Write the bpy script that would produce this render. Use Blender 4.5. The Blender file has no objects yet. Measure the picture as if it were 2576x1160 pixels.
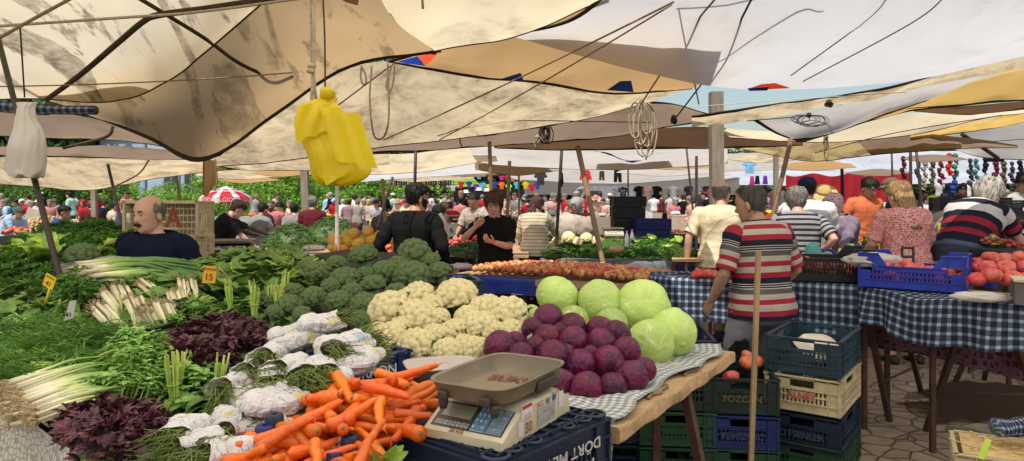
import bpy,bmesh,math,random
import numpy as np
from mathutils import Vector,Matrix,Euler,noise as mnoise
R=math.radians
rnd=random.Random(7)
SC=bpy.context.scene
COL=SC.collection
EYE,HORIZON,FOC=1.65,487.0,1800.0
def P(px,py,d):
 """point of the place that lies d metres ahead of the camera on a sight line"""
 return Vector(((px-1288)/FOC*d,d,EYE-(py-HORIZON)/FOC*d))
cam=bpy.data.cameras.new('camera');camo=bpy.data.objects.new('camera',cam);COL.objects.link(camo)
camo.location=(0,0,EYE);camo.rotation_euler=(R(90),0,0)
cam.sensor_width=36;cam.lens=36*FOC/2576;cam.shift_y=-(580-HORIZON)/2576
cam.clip_start=0.05;cam.clip_end=2000
SC.camera=camo
FP=[(0,0),(5.3,5.3),(6,7.2),(7,9.2),(8,11),(9,13),(10,15.5),(11,18),(12,20.5),(13,23),(14,25),(16,28),(18,31),(20,36),(24,42),(28,48),(42,66),(80,120)]
def F(d):
 for(a,b),(c,e)in zip(FP,FP[1:]):
  if d<=c:return b+(e-b)*(d-a)/(c-a)
 return d
def PF(px,py,d):return P(px,py,F(d))
SUN_EL,SUN_AZ=R(62),R(205)
w=bpy.data.worlds.new('World');SC.world=w;w.use_nodes=True
nt=w.node_tree;sky=nt.nodes.new('ShaderNodeTexSky');sky.sky_type='NISHITA';sky.sun_disc=False
sky.sun_elevation=SUN_EL;sky.sun_rotation=SUN_AZ;sky.air_density=1.3;sky.dust_density=2.5
bg=nt.nodes['Background'];bg.inputs[1].default_value=0.15
nt.links.new(sky.outputs[0],bg.inputs[0])
sl=bpy.data.lights.new('sun','SUN');sl.energy=5.0;sl.angle=R(0.5);sl.color=(1,.95,.87)
so=bpy.data.objects.new('sun',sl);COL.objects.link(so)
sd=Vector((math.sin(SUN_AZ)*math.cos(SUN_EL),math.cos(SUN_AZ)*math.cos(SUN_EL),math.sin(SUN_EL)))
so.rotation_euler=sd.to_track_quat('Z','Y').to_euler();so.location=(0,0,30)
SC.view_settings.view_transform='Standard';SC.view_settings.look='None';SC.view_settings.exposure=0
cy=SC.cycles
cy.use_denoising=True
cy.max_bounces=7;cy.diffuse_bounces=5;cy.glossy_bounces=2;cy.transmission_bounces=5;cy.transparent_max_bounces=6
cy.sample_clamp_indirect=6;cy.caustics_reflective=False;cy.caustics_refractive=False
MATS={}
class NT:
 def __init__(s,m):s.t=m.node_tree;s.t.nodes.clear()
 def n(s,ty,**k):
  x=s.t.nodes.new('ShaderNode'+ty)
  for a,b in k.items():
   if a.startswith('i_'):x.inputs[a[2:].replace('_',' ')].default_value=b
   elif a.startswith('n_'):x.inputs[int(a[2:])].default_value=b
   else:setattr(x,a,b)
  return x
 def l(s,a,b):s.t.links.new(a,b)
 def math(s,op,a,b=None,c=None):
  x=s.n('Math',operation=op)
  for i,q in enumerate((a,b,c)):
   if q is None:continue
   if isinstance(q,(int,float)):x.inputs[i].default_value=q
   else:s.l(q,x.inputs[i])
  return x.outputs[0]
 def mix(s,f,a,b,mode='MIX'):
  x=s.n('Mix',data_type='RGBA',blend_type=mode)
  for i,q in((0,f),(6,a),(7,b)):
   if isinstance(q,(int,float)):x.inputs[i].default_value=q
   elif isinstance(q,(tuple,list)):x.inputs[i].default_value=(*q[:3],1)
   else:s.l(q,x.inputs[i])
  return x.outputs[2]
 def ramp(s,f,stops,const=False):
  x=s.n('ValToRGB');r=x.color_ramp
  if const:r.interpolation='CONSTANT'
  while len(r.elements)<len(stops):r.elements.new(0.5)
  for e,(p,c)in zip(r.elements,stops):
   e.position=p;e.color=(*c[:3],1)if isinstance(c,(tuple,list))else(c,c,c,1)
  s.l(f,x.inputs[0]);return x.outputs[0]
 def noise(s,vec,scale,detail=4,rough=.55,dist=0):
  x=s.n('TexNoise',i_Scale=scale,i_Detail=detail,i_Roughness=rough,i_Distortion=dist)
  if vec is not None:s.l(vec,x.inputs['Vector'])
  return x.outputs[0]
 def mapping(s,vec,scale=(1,1,1),rot=(0,0,0)):
  x=s.n('Mapping');x.inputs['Scale'].default_value=scale;x.inputs['Rotation'].default_value=rot
  s.l(vec,x.inputs['Vector']);return x.outputs[0]
def newmat(name):
 m=bpy.data.materials.new(name);m.use_nodes=True;MATS[name]=m
 return m,NT(m)
def finish(N,col,rough=.6,bump=None,bstr=.3,bdist=.01,spec=.4,transl=0,tcol=None,alpha=None,sheen=0,metal=0,coat=0,sss=0):
 b=N.n('BsdfPrincipled')
 if isinstance(col,(tuple,list)):b.inputs['Base Color'].default_value=(*col[:3],1)
 else:N.l(col,b.inputs['Base Color'])
 if isinstance(rough,(int,float)):b.inputs['Roughness'].default_value=rough
 else:N.l(rough,b.inputs['Roughness'])
 b.inputs['Specular IOR Level'].default_value=spec;b.inputs['Metallic'].default_value=metal
 b.inputs['Coat Weight'].default_value=coat
 if sheen:b.inputs['Sheen Weight'].default_value=sheen
 if sss:
  b.inputs['Subsurface Weight'].default_value=sss;b.inputs['Subsurface Radius'].default_value=(.01,.004,.002)
 if alpha is not None:b.inputs['Alpha'].default_value=alpha
 if bump is not None:
  bn=N.n('Bump',i_Strength=bstr,i_Distance=bdist);N.l(bump,bn.inputs['Height']);N.l(bn.outputs[0],b.inputs['Normal'])
 out=N.n('OutputMaterial');sh=b.outputs[0]
 if transl:
  t=N.n('BsdfTranslucent')
  c=tcol if tcol is not None else col
  if isinstance(c,(tuple,list)):t.inputs[0].default_value=(*c[:3],1)
  else:N.l(c,t.inputs[0])
  mx=N.n('MixShader',n_0=transl);N.l(sh,mx.inputs[1]);N.l(t.outputs[0],mx.inputs[2]);sh=mx.outputs[0]
 N.l(sh,out.inputs[0])
def M(name,c1,c2=None,ns=6,rough=.6,island=0.,orand=0.,hue=0.,bump=0.,bs=40,spec=.35,transl=0.,stretch=(1,1,1),coat=0,metal=0,sheen=0,sss=0,detail=4,contrast=(.35,.65),bdist=.01):
 """colour mottled between c1 and c2, varied per object and per island"""
 if name in MATS:return MATS[name]
 m,N=newmat(name)
 tc=N.n('TexCoord');v=N.mapping(tc.outputs['Object'],stretch)
 oi=N.n('ObjectInfo')
 off=N.n('VectorMath',operation='ADD');N.l(v,off.inputs[0])
 sc=N.n('VectorMath',operation='SCALE');sc.inputs[0].default_value=(7.3,3.1,5.7);N.l(oi.outputs['Random'],sc.inputs['Scale'])
 N.l(sc.outputs[0],off.inputs[1]);v=off.outputs[0]
 f=N.ramp(N.noise(v,ns,detail),[(contrast[0],0.),(contrast[1],1.)])
 col=N.mix(f,c1,c2 if c2 is not None else tuple(x*.75 for x in c1))
 if island or orand or hue:
  hs=N.n('HueSaturation');N.l(col,hs.inputs['Color']);val=None
  g=N.n('NewGeometry')
  a=N.math('MULTIPLY_ADD',g.outputs['Random Per Island'],island*2,1-island)
  b_=N.math('MULTIPLY_ADD',oi.outputs['Random'],orand*2,1-orand)
  N.l(N.math('MULTIPLY',a,b_),hs.inputs['Value'])
  if hue:
   src=g.outputs['Random Per Island']if island else oi.outputs['Random']
   r2=N.math('FRACT',N.math('MULTIPLY',src,17.37))
   N.l(N.math('MULTIPLY_ADD',r2,hue*2,.5-hue),hs.inputs['Hue'])
  col=hs.outputs[0]
 bp=N.noise(v,bs,5)if bump else None
 finish(N,col,rough,bp,bump,bdist,spec,transl,None,None,sheen,metal,coat,sss)
 return m
def clothmat(name,c,c2=None,rough=.85):
 return M('cloth '+name,c,c2 or tuple(x*.82 for x in c),ns=9,rough=rough,bump=.4,bs=14,spec=.06,bdist=.03)
def stripemat(name,period,stops,noise_c=.12):
 """stripes along the cloth, v of the UV map in metres"""
 if name in MATS:return MATS[name]
 m,N=newmat(name)
 uv=N.n('UVMap');sp=N.n('SeparateXYZ');N.l(uv.outputs[0],sp.inputs[0])
 f=N.math('FRACT',N.math('MULTIPLY',sp.outputs[1],1/period))
 col=N.ramp(f,stops,True)
 tc=N.n('TexCoord');nz=N.noise(tc.outputs['Object'],10)
 col=N.mix(N.math('MULTIPLY',nz,noise_c*2),col,(.02,.02,.02))
 finish(N,col,.85,N.noise(tc.outputs['Object'],14,5),.35,.02,.15)
 return m
def checkmat(name,pu,pv,base,bar,cross,wu=.4,wv=.4,alt=None,soft=0,transl=0):
 if name in MATS:return MATS[name]
 m,N=newmat(name)
 uv=N.n('UVMap');sp=N.n('SeparateXYZ');N.l(uv.outputs[0],sp.inputs[0])
 U=N.math('MULTIPLY',sp.outputs[0],1/pu);V=N.math('MULTIPLY',sp.outputs[1],1/pv)
 fu=N.math('LESS_THAN',N.math('FRACT',U),wu);fv=N.math('LESS_THAN',N.math('FRACT',V),wv)
 one=N.math('MAXIMUM',fu,fv);both=N.math('MULTIPLY',fu,fv)
 b=base
 if alt:
  ck=N.math('MODULO',N.math('ADD',N.math('FLOOR',U),N.math('FLOOR',V)),2.)
  b=N.mix(ck,base,alt)
 col=N.mix(both,N.mix(one,b,bar),cross)
 tc=N.n('TexCoord');nz=N.noise(tc.outputs['Object'],25)
 col=N.mix(N.math('MULTIPLY',nz,.25),col,(.03,.03,.03))
 finish(N,col,.8,N.noise(tc.outputs['Object'],18,5),.3,.02,.2,transl)
 return m
def dotmat(name,base,spot,scale=40,size=.35,coords='UV',edge=False):
 if name in MATS:return MATS[name]
 m,N=newmat(name)
 tc=N.n('TexCoord')
 vo=N.n('TexVoronoi',feature='DISTANCE_TO_EDGE' if edge else 'F1');vo.inputs['Scale'].default_value=scale;vo.inputs['Randomness'].default_value=.6
 N.l(tc.outputs['UV' if coords=='UV' else 'Object'],vo.inputs['Vector'])
 f=N.math('LESS_THAN',vo.outputs['Distance'],size)
 col=N.mix(f,base,spot)
 finish(N,col,.85,N.noise(tc.outputs['Object'],14,5),.35,.02,.15)
 return m
class MB:
 def __init__(s):s.v=[];s.f=[];s.uv=[];s.mi=[]
 def add(s,vs,fs,uvs=None,mi=0):
  o=len(s.v);s.v+=[tuple(p)for p in vs]
  s.uv+=[tuple(u)for u in uvs]if uvs is not None else[(0.,0.)]*len(vs)
  for f in fs:s.f.append(tuple(i+o for i in f));s.mi.append(mi)
  return s
 def addmb(s,o,mat=None,mi=None):
  vs=[mat@Vector(p)for p in o.v]if mat is not None else o.v
  b=len(s.v);s.v+=[tuple(p)for p in vs];s.uv+=o.uv
  for f,m_ in zip(o.f,o.mi):s.f.append(tuple(i+b for i in f));s.mi.append(m_ if mi is None else mi)
  return s
 def box(s,c,size,rot=None,mi=0,taper=1.0,bev=0.0):
  hx,hy,hz=[q/2 for q in size]
  if bev:
   b=min(bev,hx*.9,hy*.9,hz*.9);vs=[];fs=[]
   bm=bmesh.new();bmesh.ops.create_cube(bm,size=1)
   for v in bm.verts:v.co=Vector((v.co.x*size[0],v.co.y*size[1],v.co.z*size[2]))
   bmesh.ops.bevel(bm,geom=bm.edges[:],offset=b,segments=2,profile=.6,affect='EDGES')
   bm.verts.index_update();vs=[v.co.copy()for v in bm.verts];fs=[[v.index for v in f.verts]for f in bm.faces];bm.free()
  else:
   vs=[Vector((x*(taper if z>0 else 1),y*(taper if z>0 else 1),z))for z in(-hz,hz)for x,y in((-hx,-hy),(hx,-hy),(hx,hy),(-hx,hy))]
   fs=[(3,2,1,0),(4,5,6,7),(0,1,5,4),(1,2,6,5),(2,3,7,6),(3,0,4,7)]
  if rot is not None:vs=[rot@p for p in vs]
  c=Vector(c);return s.add([p+c for p in vs],fs,[(p.x+p.z*.0,p.z)for p in vs],mi)
 def bar(s,a,b,wx,wy=None,mi=0,up=(0,0,1)):
  a=Vector(a);b=Vector(b);d=(b-a);L=d.length;d.normalize();up=Vector(up)
  if abs(d.dot(up))>.98:up=Vector((1,0,0))
  x=d.cross(up).normalized();y=x.cross(d).normalized();wy=wy or wx
  vs=[]
  for p in(a,b):
   for sx,sy in((-1,-1),(1,-1),(1,1),(-1,1)):vs.append(p+x*sx*wx/2+y*sy*wy/2)
  return s.add(vs,[(3,2,1,0),(4,5,6,7),(0,1,5,4),(1,2,6,5),(2,3,7,6),(3,0,4,7)],None,mi)
 def tube(s,pts,rad,n=8,cap=True,mi=0,flat=1.0,upv=None,vlen=None):
  pts=[Vector(p)for p in pts];k=len(pts)
  if isinstance(rad,(int,float)):rad=[rad]*k
  vs=[];uvs=[];up=Vector(upv)if upv is not None else Vector((0.13,0.37,1));L=0;px=None
  for i,p in enumerate(pts):
   t=(pts[min(i+1,k-1)]-pts[max(i-1,0)])
   if t.length<1e-9:t=Vector((0,0,1))
   t.normalize()
   x=t.cross(up)if px is None or upv is not None else(px-t*px.dot(t))
   if x.length<1e-4:x=t.cross(Vector((1,0,0)))
   x.normalize();px=x;y=x.cross(t)
   if i:L+=(p-pts[i-1]).length
   for j in range(n):
    a=2*math.pi*j/n
    vs.append(p+x*math.cos(a)*rad[i]+y*math.sin(a)*rad[i]*flat);uvs.append((a*.1,L if vlen is None else vlen[i]))
  fs=[(i*n+j,i*n+(j+1)%n,(i+1)*n+(j+1)%n,(i+1)*n+j)for i in range(k-1)for j in range(n)]
  if cap:fs+=[tuple(range(n-1,-1,-1)),tuple(range((k-1)*n,k*n))]
  return s.add(vs,fs,uvs,mi)
 def rings(s,rings,cap=True,mi=0,uvs=None,closed=True):
  """rings: list of equal-length point lists"""
  n=len(rings[0]);k=len(rings);vs=[p for r in rings for p in r]
  fs=[(i*n+j,i*n+(j+1)%n,(i+1)*n+(j+1)%n,(i+1)*n+j)for i in range(k-1)for j in range(n if closed else n-1)]
  if cap and closed:fs+=[tuple(range(n-1,-1,-1)),tuple(range((k-1)*n,k*n))]
  return s.add(vs,fs,uvs,mi)
 def lathe(s,prof,n=16,c=(0,0,0),mi=0,cap=True):
  c=Vector(c)
  rs=[[c+Vector((r*math.cos(2*math.pi*j/n),r*math.sin(2*math.pi*j/n),z))for j in range(n)]for r,z in prof]
  return s.rings(rs,cap,mi)
 def ellipsoid(s,c,r,n=12,m=8,rot=None,mi=0,f=None):
  vs=[];c=Vector(c)
  for i in range(m+1):
   th=math.pi*i/m
   for j in range(n):
    ph=2*math.pi*j/n
    p=Vector((math.sin(th)*math.cos(ph),math.sin(th)*math.sin(ph),math.cos(th)))
    k=f(p)if f else 1.
    q=Vector((p.x*r[0]*k,p.y*r[1]*k,p.z*r[2]*k))
    vs.append(c+(rot@q if rot is not None else q))
  fs=[(i*n+j,(i+1)*n+j,(i+1)*n+(j+1)%n,i*n+(j+1)%n)for i in range(m)for j in range(n)]
  return s.add(vs,fs,None,mi)
 def sheet(s,grid,mi=0,uvscale=None):
  """grid[row][col] of points"""
  r=len(grid);c=len(grid[0]);vs=[p for row in grid for p in row]
  uvs=[]
  for i in range(r):
   for j in range(c):uvs.append((j/(c-1),i/(r-1)))
  if uvscale:
   U=[0.]
   mid=r//2
   for j in range(1,c):U.append(U[-1]+(Vector(grid[mid][j])-Vector(grid[mid][j-1])).length)
   V=[0.]
   for i in range(1,r):V.append(V[-1]+(Vector(grid[i][c//2])-Vector(grid[i-1][c//2])).length)
   uvs=[(U[j],V[i])for i in range(r)for j in range(c)]
  fs=[(i*c+j,i*c+j+1,(i+1)*c+j+1,(i+1)*c+j)for i in range(r-1)for j in range(c-1)]
  return s.add(vs,fs,uvs,mi)
 def mesh(s,name,mats,smooth=True):
  me=bpy.data.meshes.new(name);me.from_pydata(s.v,[],s.f)
  ul=me.uv_layers.new(name='UVMap')
  li=np.zeros(len(me.loops),dtype=np.int32);me.loops.foreach_get('vertex_index',li)
  ul.data.foreach_set('uv',np.array(s.uv,dtype=np.float32)[li].ravel()if len(li)else np.zeros(0,dtype=np.float32))
  for m in(mats if isinstance(mats,(list,tuple))else[mats]):me.materials.append(m)
  me.polygons.foreach_set('material_index',np.array(s.mi,dtype=np.int32))
  me.polygons.foreach_set('use_smooth',np.full(len(me.polygons),bool(smooth)))
  me.update();return me
 def build(s,name,mats,parent=None,smooth=True,loc=None,sharp=None):
  me=s.mesh(name,mats,smooth)
  if sharp:me.set_sharp_from_angle(angle=R(sharp))
  return link(name,me,parent,loc)
def link(name,me,parent=None,loc=None):
 o=bpy.data.objects.new(name,me);COL.objects.link(o)
 if loc is not None:o.location=loc
 if parent is not None:o.parent=parent
 return o
def tag(o,label=None,cat=None,group=None,kind=None):
 if label:o['label']=label
 if cat:o['category']=cat
 if group:o['group']=group
 if kind:o['kind']=kind
 return o
def thing(name,label,cat,loc=(0,0,0),rz=0,group=None):
 o=bpy.data.objects.new(name,None);COL.objects.link(o);o.location=loc;o.rotation_euler=(0,0,rz)
 o.empty_display_size=.1
 return tag(o,label,cat,group)
def dup(root,loc=None,rot=None,scale=None,label=None,group=None):
 r=root.copy();COL.objects.link(r)
 for ch in list(root.children):
  c=ch.copy();COL.objects.link(c);c.parent=r;c.matrix_parent_inverse=ch.matrix_parent_inverse.copy()
  for g in list(ch.children):
   d=g.copy();COL.objects.link(d);d.parent=c;d.matrix_parent_inverse=g.matrix_parent_inverse.copy()
 if loc is not None:r.location=loc
 if rot is not None:r.rotation_euler=rot
 if scale is not None:r.scale=scale if isinstance(scale,(tuple,list))else(scale,)*3
 if label:r['label']=label
 if group:r['group']=group
 return r
def setmat(o,m):
 for sl_ in o.material_slots:sl_.link='OBJECT';sl_.material=m
FONTC={}
def textmesh(s,size=1,extrude=.0,bold=False):
 cu=bpy.data.curves.new('t','FONT');cu.body=s;cu.size=size;cu.align_x='CENTER';cu.align_y='CENTER';cu.extrude=extrude
 cu.resolution_u=3
 if bold:cu.offset=size*.02
 ob=bpy.data.objects.new('t',cu);COL.objects.link(ob)
 dg=bpy.context.evaluated_depsgraph_get();me=bpy.data.meshes.new_from_object(ob.evaluated_get(dg))
 bpy.data.objects.remove(ob);bpy.data.curves.remove(cu);return me
def lettering(s,size,mat_,parent,origin,right,up,bold=False,name='lettering',sx=1.0):
 me=textmesh(s,size,0,bold);me.materials.clear();me.materials.append(mat_)
 r=Vector(right).normalized();u=Vector(up);u=(u-r*u.dot(r)).normalized();n=r.cross(u)
 mm=Matrix((r*sx,u,n)).transposed().to_4x4();mm.translation=Vector(origin)+n*.002
 me.transform(mm);return link(name,me,parent)
def fbm(p,s=1.,o=3):
 return mnoise.fractal(Vector(p)*s,1.0,2.0,o)
def catmull(pts,t):
 """pts list, t in 0..len-1"""
 n=len(pts);i=min(int(t),n-2);u=t-i
 p0=pts[i-1]if i>0 else pts[0]*2-pts[1];p1,p2=pts[i],pts[i+1];p3=pts[i+2]if i+2<n else pts[-1]*2-pts[-2]
 return.5*((2*p1)+(p2-p0)*u+(2*p0-5*p1+4*p2-p3)*u*u+(3*p1-p0-3*p2+p3)*u**3)
def curve(pts,k=24):
 pts=[Vector(p)for p in pts];return[catmull(pts,(len(pts)-1)*i/k)for i in range(k+1)]
def mat_ground():
 m,N=newmat('paving stones')
 tc=N.n('TexCoord');v=tc.outputs['Object']
 dn=N.n('TexNoise',i_Scale=1.7);N.l(v,dn.inputs['Vector'])
 mixv=N.n('VectorMath',operation='MULTIPLY_ADD');N.l(dn.outputs['Color'],mixv.inputs[0]);mixv.inputs[1].default_value=(.12,.12,0);N.l(v,mixv.inputs[2])
 vo=N.n('TexVoronoi',feature='DISTANCE_TO_EDGE');vo.inputs['Scale'].default_value=5.4;vo.inputs['Randomness'].default_value=.8;N.l(mixv.outputs[0],vo.inputs['Vector'])
 v2=N.n('TexVoronoi');v2.inputs['Scale'].default_value=5.4;v2.inputs['Randomness'].default_value=.8;N.l(mixv.outputs[0],v2.inputs['Vector'])
 edge=N.ramp(vo.outputs['Distance'],[(.0,0.),(.02,.3),(.05,1.)])
 sep=N.n('SeparateColor');N.l(v2.outputs['Color'],sep.inputs[0])
 stone=N.mix(sep.outputs[0],(.52,.385,.255),(.40,.295,.195))
 nz=N.noise(v,9,8,.7);stone=N.mix(N.ramp(nz,[(.35,0.),(.7,.8)]),stone,(.22,.16,.11))
 big=N.noise(v,.7,3);stone=N.mix(N.ramp(big,[(.35,0.),(.7,.55)]),stone,(.17,.12,.08))
 col=N.mix(edge,(.19,.135,.09),stone)
 h=N.math('ADD',edge,N.math('MULTIPLY',nz,.9))
 finish(N,col,.85,h,.9,.03,.25)
 return m
g=MB();S_=400
g.sheet([[Vector((x,y,0))for x in(-S_,-30,0,30,S_)]for y in(-S_,-30,0,30,S_)])
tag(g.build('ground',mat_ground(),smooth=False),kind='structure')
def canvas(name,tc_,dc,dirt=(.09,.06,.035),amt=.6,sc=1.6,lo=.52,hi=.66,streak=(1,1,1),rot=(0,0,0),w_=.82,fine=.35):
 m,N=newmat('canvas '+name)
 t=N.n('TexCoord');v=N.mapping(t.outputs['Object'],streak,rot)
 n1=N.noise(v,sc,9,.62,.8);f=N.ramp(n1,[(lo,0.),(hi,1.)])
 n2=N.noise(N.mapping(t.outputs['Object'],(1,1,1),(0,0,.5)),sc*5,6,.7)
 f2=N.math('MULTIPLY',f,N.ramp(n2,[(.3,.2),(.62,1.)]))
 n3=N.noise(t.outputs['Object'],.55,3)
 tcol=N.mix(N.math('MULTIPLY',f2,amt),tc_,dirt)  # dirt streaks; on the white canvas they paint in fold shading
 tcol=N.mix(N.math('MULTIPLY',N.ramp(n3,[(.3,0.),(.7,1.)]),.28),tcol,tuple(q*.62 for q in tc_))
 scr=N.noise(N.mapping(t.outputs['Object'],(3,14,3),(0,0,.9)),4,8,.75)
 tcol=N.mix(N.math('MULTIPLY',N.ramp(scr,[(.58,0.),(.72,1.)]),fine),tcol,tuple(q*.45 for q in tc_))
 wr=N.noise(N.mapping(t.outputs['Object'],(1,3,1),(0,0,.4)),2.2,6,.6)
 finish(N,dc,.9,wr,.5,.06,.1,w_,tcol)
 return m
CV=dict(cream=canvas('cream',(.66,.56,.39),(.40,.34,.23),amt=.85,sc=1.5,lo=.53,hi=.58,streak=(2.4,.5,1),rot=(0,0,-.6)),creamy=canvas('warm cream',(.70,.585,.385),(.42,.35,.22),amt=.5,sc=1.2),tan=canvas('tan',(.46,.31,.155),(.29,.205,.115),amt=.7,sc=1.6,lo=.53,hi=.58,streak=(2.2,.5,1),rot=(0,0,.6)),tan2=canvas('plain tan',(.46,.28,.12),(.26,.18,.095),amt=.3),dirty=canvas('dirty cream',(.62,.49,.30),(.38,.30,.19),amt=.8,sc=2.2,lo=.42,hi=.62),white=canvas('white',(.57,.55,.525),(.55,.53,.5),(.42,.39,.35),amt=.5,w_=.85,fine=.3),grey=canvas('grey white',(.52,.47,.41),(.45,.42,.38),(.3,.27,.22),amt=.35),bright=canvas('light-boost',(.97,.92,.80),(.6,.56,.48),amt=.1,w_=.95,fine=.1),far=canvas('far white',(.60,.62,.66),(.45,.46,.5),(.4,.42,.47),amt=.6,sc=.8),ochre=canvas('ochre',(.68,.43,.13),(.38,.25,.1),amt=.35),brown=canvas('brown',(.12,.065,.035),(.10,.06,.035),amt=.3),mauve=canvas('mauve brown',(.27,.19,.13),(.2,.15,.11),amt=.35),dirt2=canvas('stained',(.50,.36,.16),(.3,.22,.12),amt=.95,sc=2.5,lo=.45,hi=.58),blue=canvas('blue',(.02,.06,.35),(.02,.05,.3),amt=.1),red=canvas('red',(.75,.10,.03),(.6,.08,.02),amt=.1),)  # bright sheet tuned to pass extra light down onto the stall
HEM=M('hem',(.075,.055,.035),(.05,.035,.022),rough=.95,ns=20,spec=.1)
TARPS={}
def tarp(key,label,rows,hem=('b',),hw=.035,nu=36,nv=22,wr=.035,seed=0,bow=0.,thick=None,mat=None):
 g=[[P(*q)for q in row]for row in rows]
 nr,nc=len(g),len(g[0]);out=[]
 for i in range(nv+1):
  t=(nr-1)*i/nv
  row=[catmull([g[r][c]for r in range(nr)],t)for c in range(nc)]
  out.append([catmull(row,(nc-1)*j/nu)for j in range(nu+1)])
 for i in range(nv+1):
  for j in range(nu+1):
   p=out[i][j];a,b=i/nv,j/nu;ed=min(1,6*min(a,1-a,b,1-b)+.25)
   p.z+=(fbm((p.x*1.3+seed*5.1,p.y*.7,seed),1.0)*wr*1.5+fbm((p.x*4+seed,p.y*2.2,seed*3),1.)*wr*.35)*ed
   p.z-=bow*math.sin(math.pi*a)*math.sin(math.pi*b)
 m=MB();m.sheet(out)
 root=thing('market_canopy',label,'canopy',tuple(out[nv][nu//2]))
 inv=-Vector(root.location)
 o=m.build('canvas_sheet',mat or CV[key],root);o.location=inv
 k=MB()
 E=dict(t=out[0],b=out[-1],l=[r[0]for r in out],r=[r[-1]for r in out])
 for e in hem:
  ln=E[e];inner=dict(t=out[1],b=out[-2],l=[r[1]for r in out],r=[r[-2]for r in out])[e]
  A=[];B=[]
  for p,q in zip(ln,inner):
   dd=(q-p);dd=dd.normalized()if dd.length>1e-6 else Vector((0,0,1))
   A.append(p-dd*hw*.15+Vector((0,0,-.006)));B.append(p+dd*hw+Vector((0,0,-.006)))
  k.sheet([A,B])
  k.tube(ln,.007,5)
 if hem:
  h=k.build('hem',HEM,root);h.location=inv
 TARPS[label]=out
 return out
tarp('cream','dirt-smeared cream canopy at the top left of the market',[[(-700,-330,3.4),(0,-320,3.5),(300,-320,3.5),(500,-320,3.6),(650,-320,3.6),(800,-320,3.7)],[(-500,20,4.8),(0,20,4.8),(250,5,4.8),(430,-20,4.7),(580,-80,4.5),(735,-160,4.2)],[(-300,262,6.2),(60,248,6.1),(290,254,6.0),(420,208,5.6),(525,125,5.2),(680,-10,4.7)]],hem=('r','b'),hw=.012,seed=1)
tarp('tan','canopy coloured tan for doubled-layer shade, with sooty stains, hanging down to a roped corner at left',[[(60,180,5.95),(280,160,5.7),(460,60,5.4),(640,-90,4.7),(780,-160,4.5),(930,-160,4.5)],[(110,245,6.15),(330,262,6.1),(525,215,5.75),(700,95,5.25),(850,25,5.0),(1010,30,5.0)],[(160,262,6.3),(370,345,6.25),(510,403,6.2),(690,292,6.0),(875,172,5.8),(1110,127,5.6)]],hem=('b',),hw=.05,seed=2)  # tan colour holds the darkening of doubled canvas layers
tarp('creamy','pale yellow canopy at the top centre above the rope of yellow bags',[[(880,-320,3.7),(1100,-320,3.8),(1300,-320,3.8),(1650,-320,3.8)],[(965,10,4.6),(1130,5,4.75),(1330,-10,4.75),(1580,-60,4.6)],[(1090,130,5.5),(1190,113,5.5),(1330,80,5.3),(1530,-8,4.9)]],hem=('b',),hw=.014,seed=3)
tarp('tan2','plain tan canopy band with blue patches along its drooping lower edge',[[(1095,112,5.75),(1240,80,5.7),(1420,15,5.4),(1640,-60,5.2),(1800,-60,5.2)],[(1040,138,6.1),(1230,140,6.0),(1430,150,6.1),(1600,170,6.3),(1760,200,6.6)],[(973,155,6.4),(1173,193,6.4),(1330,206,6.5),(1543,235,6.7),(1740,222,6.9)]],hem=('b','l'),hw=.04,seed=4)
tarp('white','large bright white canopy filling the top right',[[(1640,-150,4.4),(1850,-320,3.9),(2050,-320,3.9),(2300,-320,3.9),(2600,-320,3.9),(3100,-320,3.9)],[(1450,42,5.1),(1720,60,5.1),(1950,60,5.1),(2200,50,5.1),(2480,30,5.1),(2900,-40,5.1)],[(1272,87,5.6),(1600,178,5.9),(1850,224,6.2),(2130,219,6.4),(2370,188,6.4),(2750,100,6.2)]],hem=('l',),hw=.03,seed=5,wr=.02)
tarp('dirty','grimy cream canopy stretching behind the hanging yellow bags',[[(790,190,6.7),(920,160,6.7),(1050,155,6.7),(1200,180,6.8),(1400,195,6.9),(1600,215,7.1),(1770,212,7.3)],[(640,320,7.4),(820,275,7.4),(1000,255,7.4),(1200,268,7.4),(1380,266,7.5),(1520,262,7.6),(1670,246,7.7)],[(520,422,8.2),(740,402,8.2),(950,372,8.2),(1130,350,8.2),(1300,330,8.2),(1480,297,8.2),(1640,258,8.2)]],hem=('b',),hw=.02,seed=6)
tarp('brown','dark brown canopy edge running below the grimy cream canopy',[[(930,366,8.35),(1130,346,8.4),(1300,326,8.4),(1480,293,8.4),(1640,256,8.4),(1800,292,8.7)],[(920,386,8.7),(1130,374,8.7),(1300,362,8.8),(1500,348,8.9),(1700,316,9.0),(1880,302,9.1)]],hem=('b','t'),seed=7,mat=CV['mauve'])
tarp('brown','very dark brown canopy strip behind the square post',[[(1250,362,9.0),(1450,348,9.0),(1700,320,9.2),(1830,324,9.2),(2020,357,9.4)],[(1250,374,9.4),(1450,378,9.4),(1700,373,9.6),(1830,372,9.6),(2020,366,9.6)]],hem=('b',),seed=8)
tarp('dirty','cracked beige canopy band with a rope knot, right of the square post',[[(1740,291,7.3),(1880,272,7.2),(2117,240,7.0),(2300,203,6.9),(2513,148,6.7),(2800,70,6.4)],[(1740,318,7.6),(1884,303,7.5),(2117,262,7.3),(2300,224,7.2),(2513,184,7.0),(2800,120,6.7)]],hem=('t',),hw=.03,seed=9)
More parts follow.
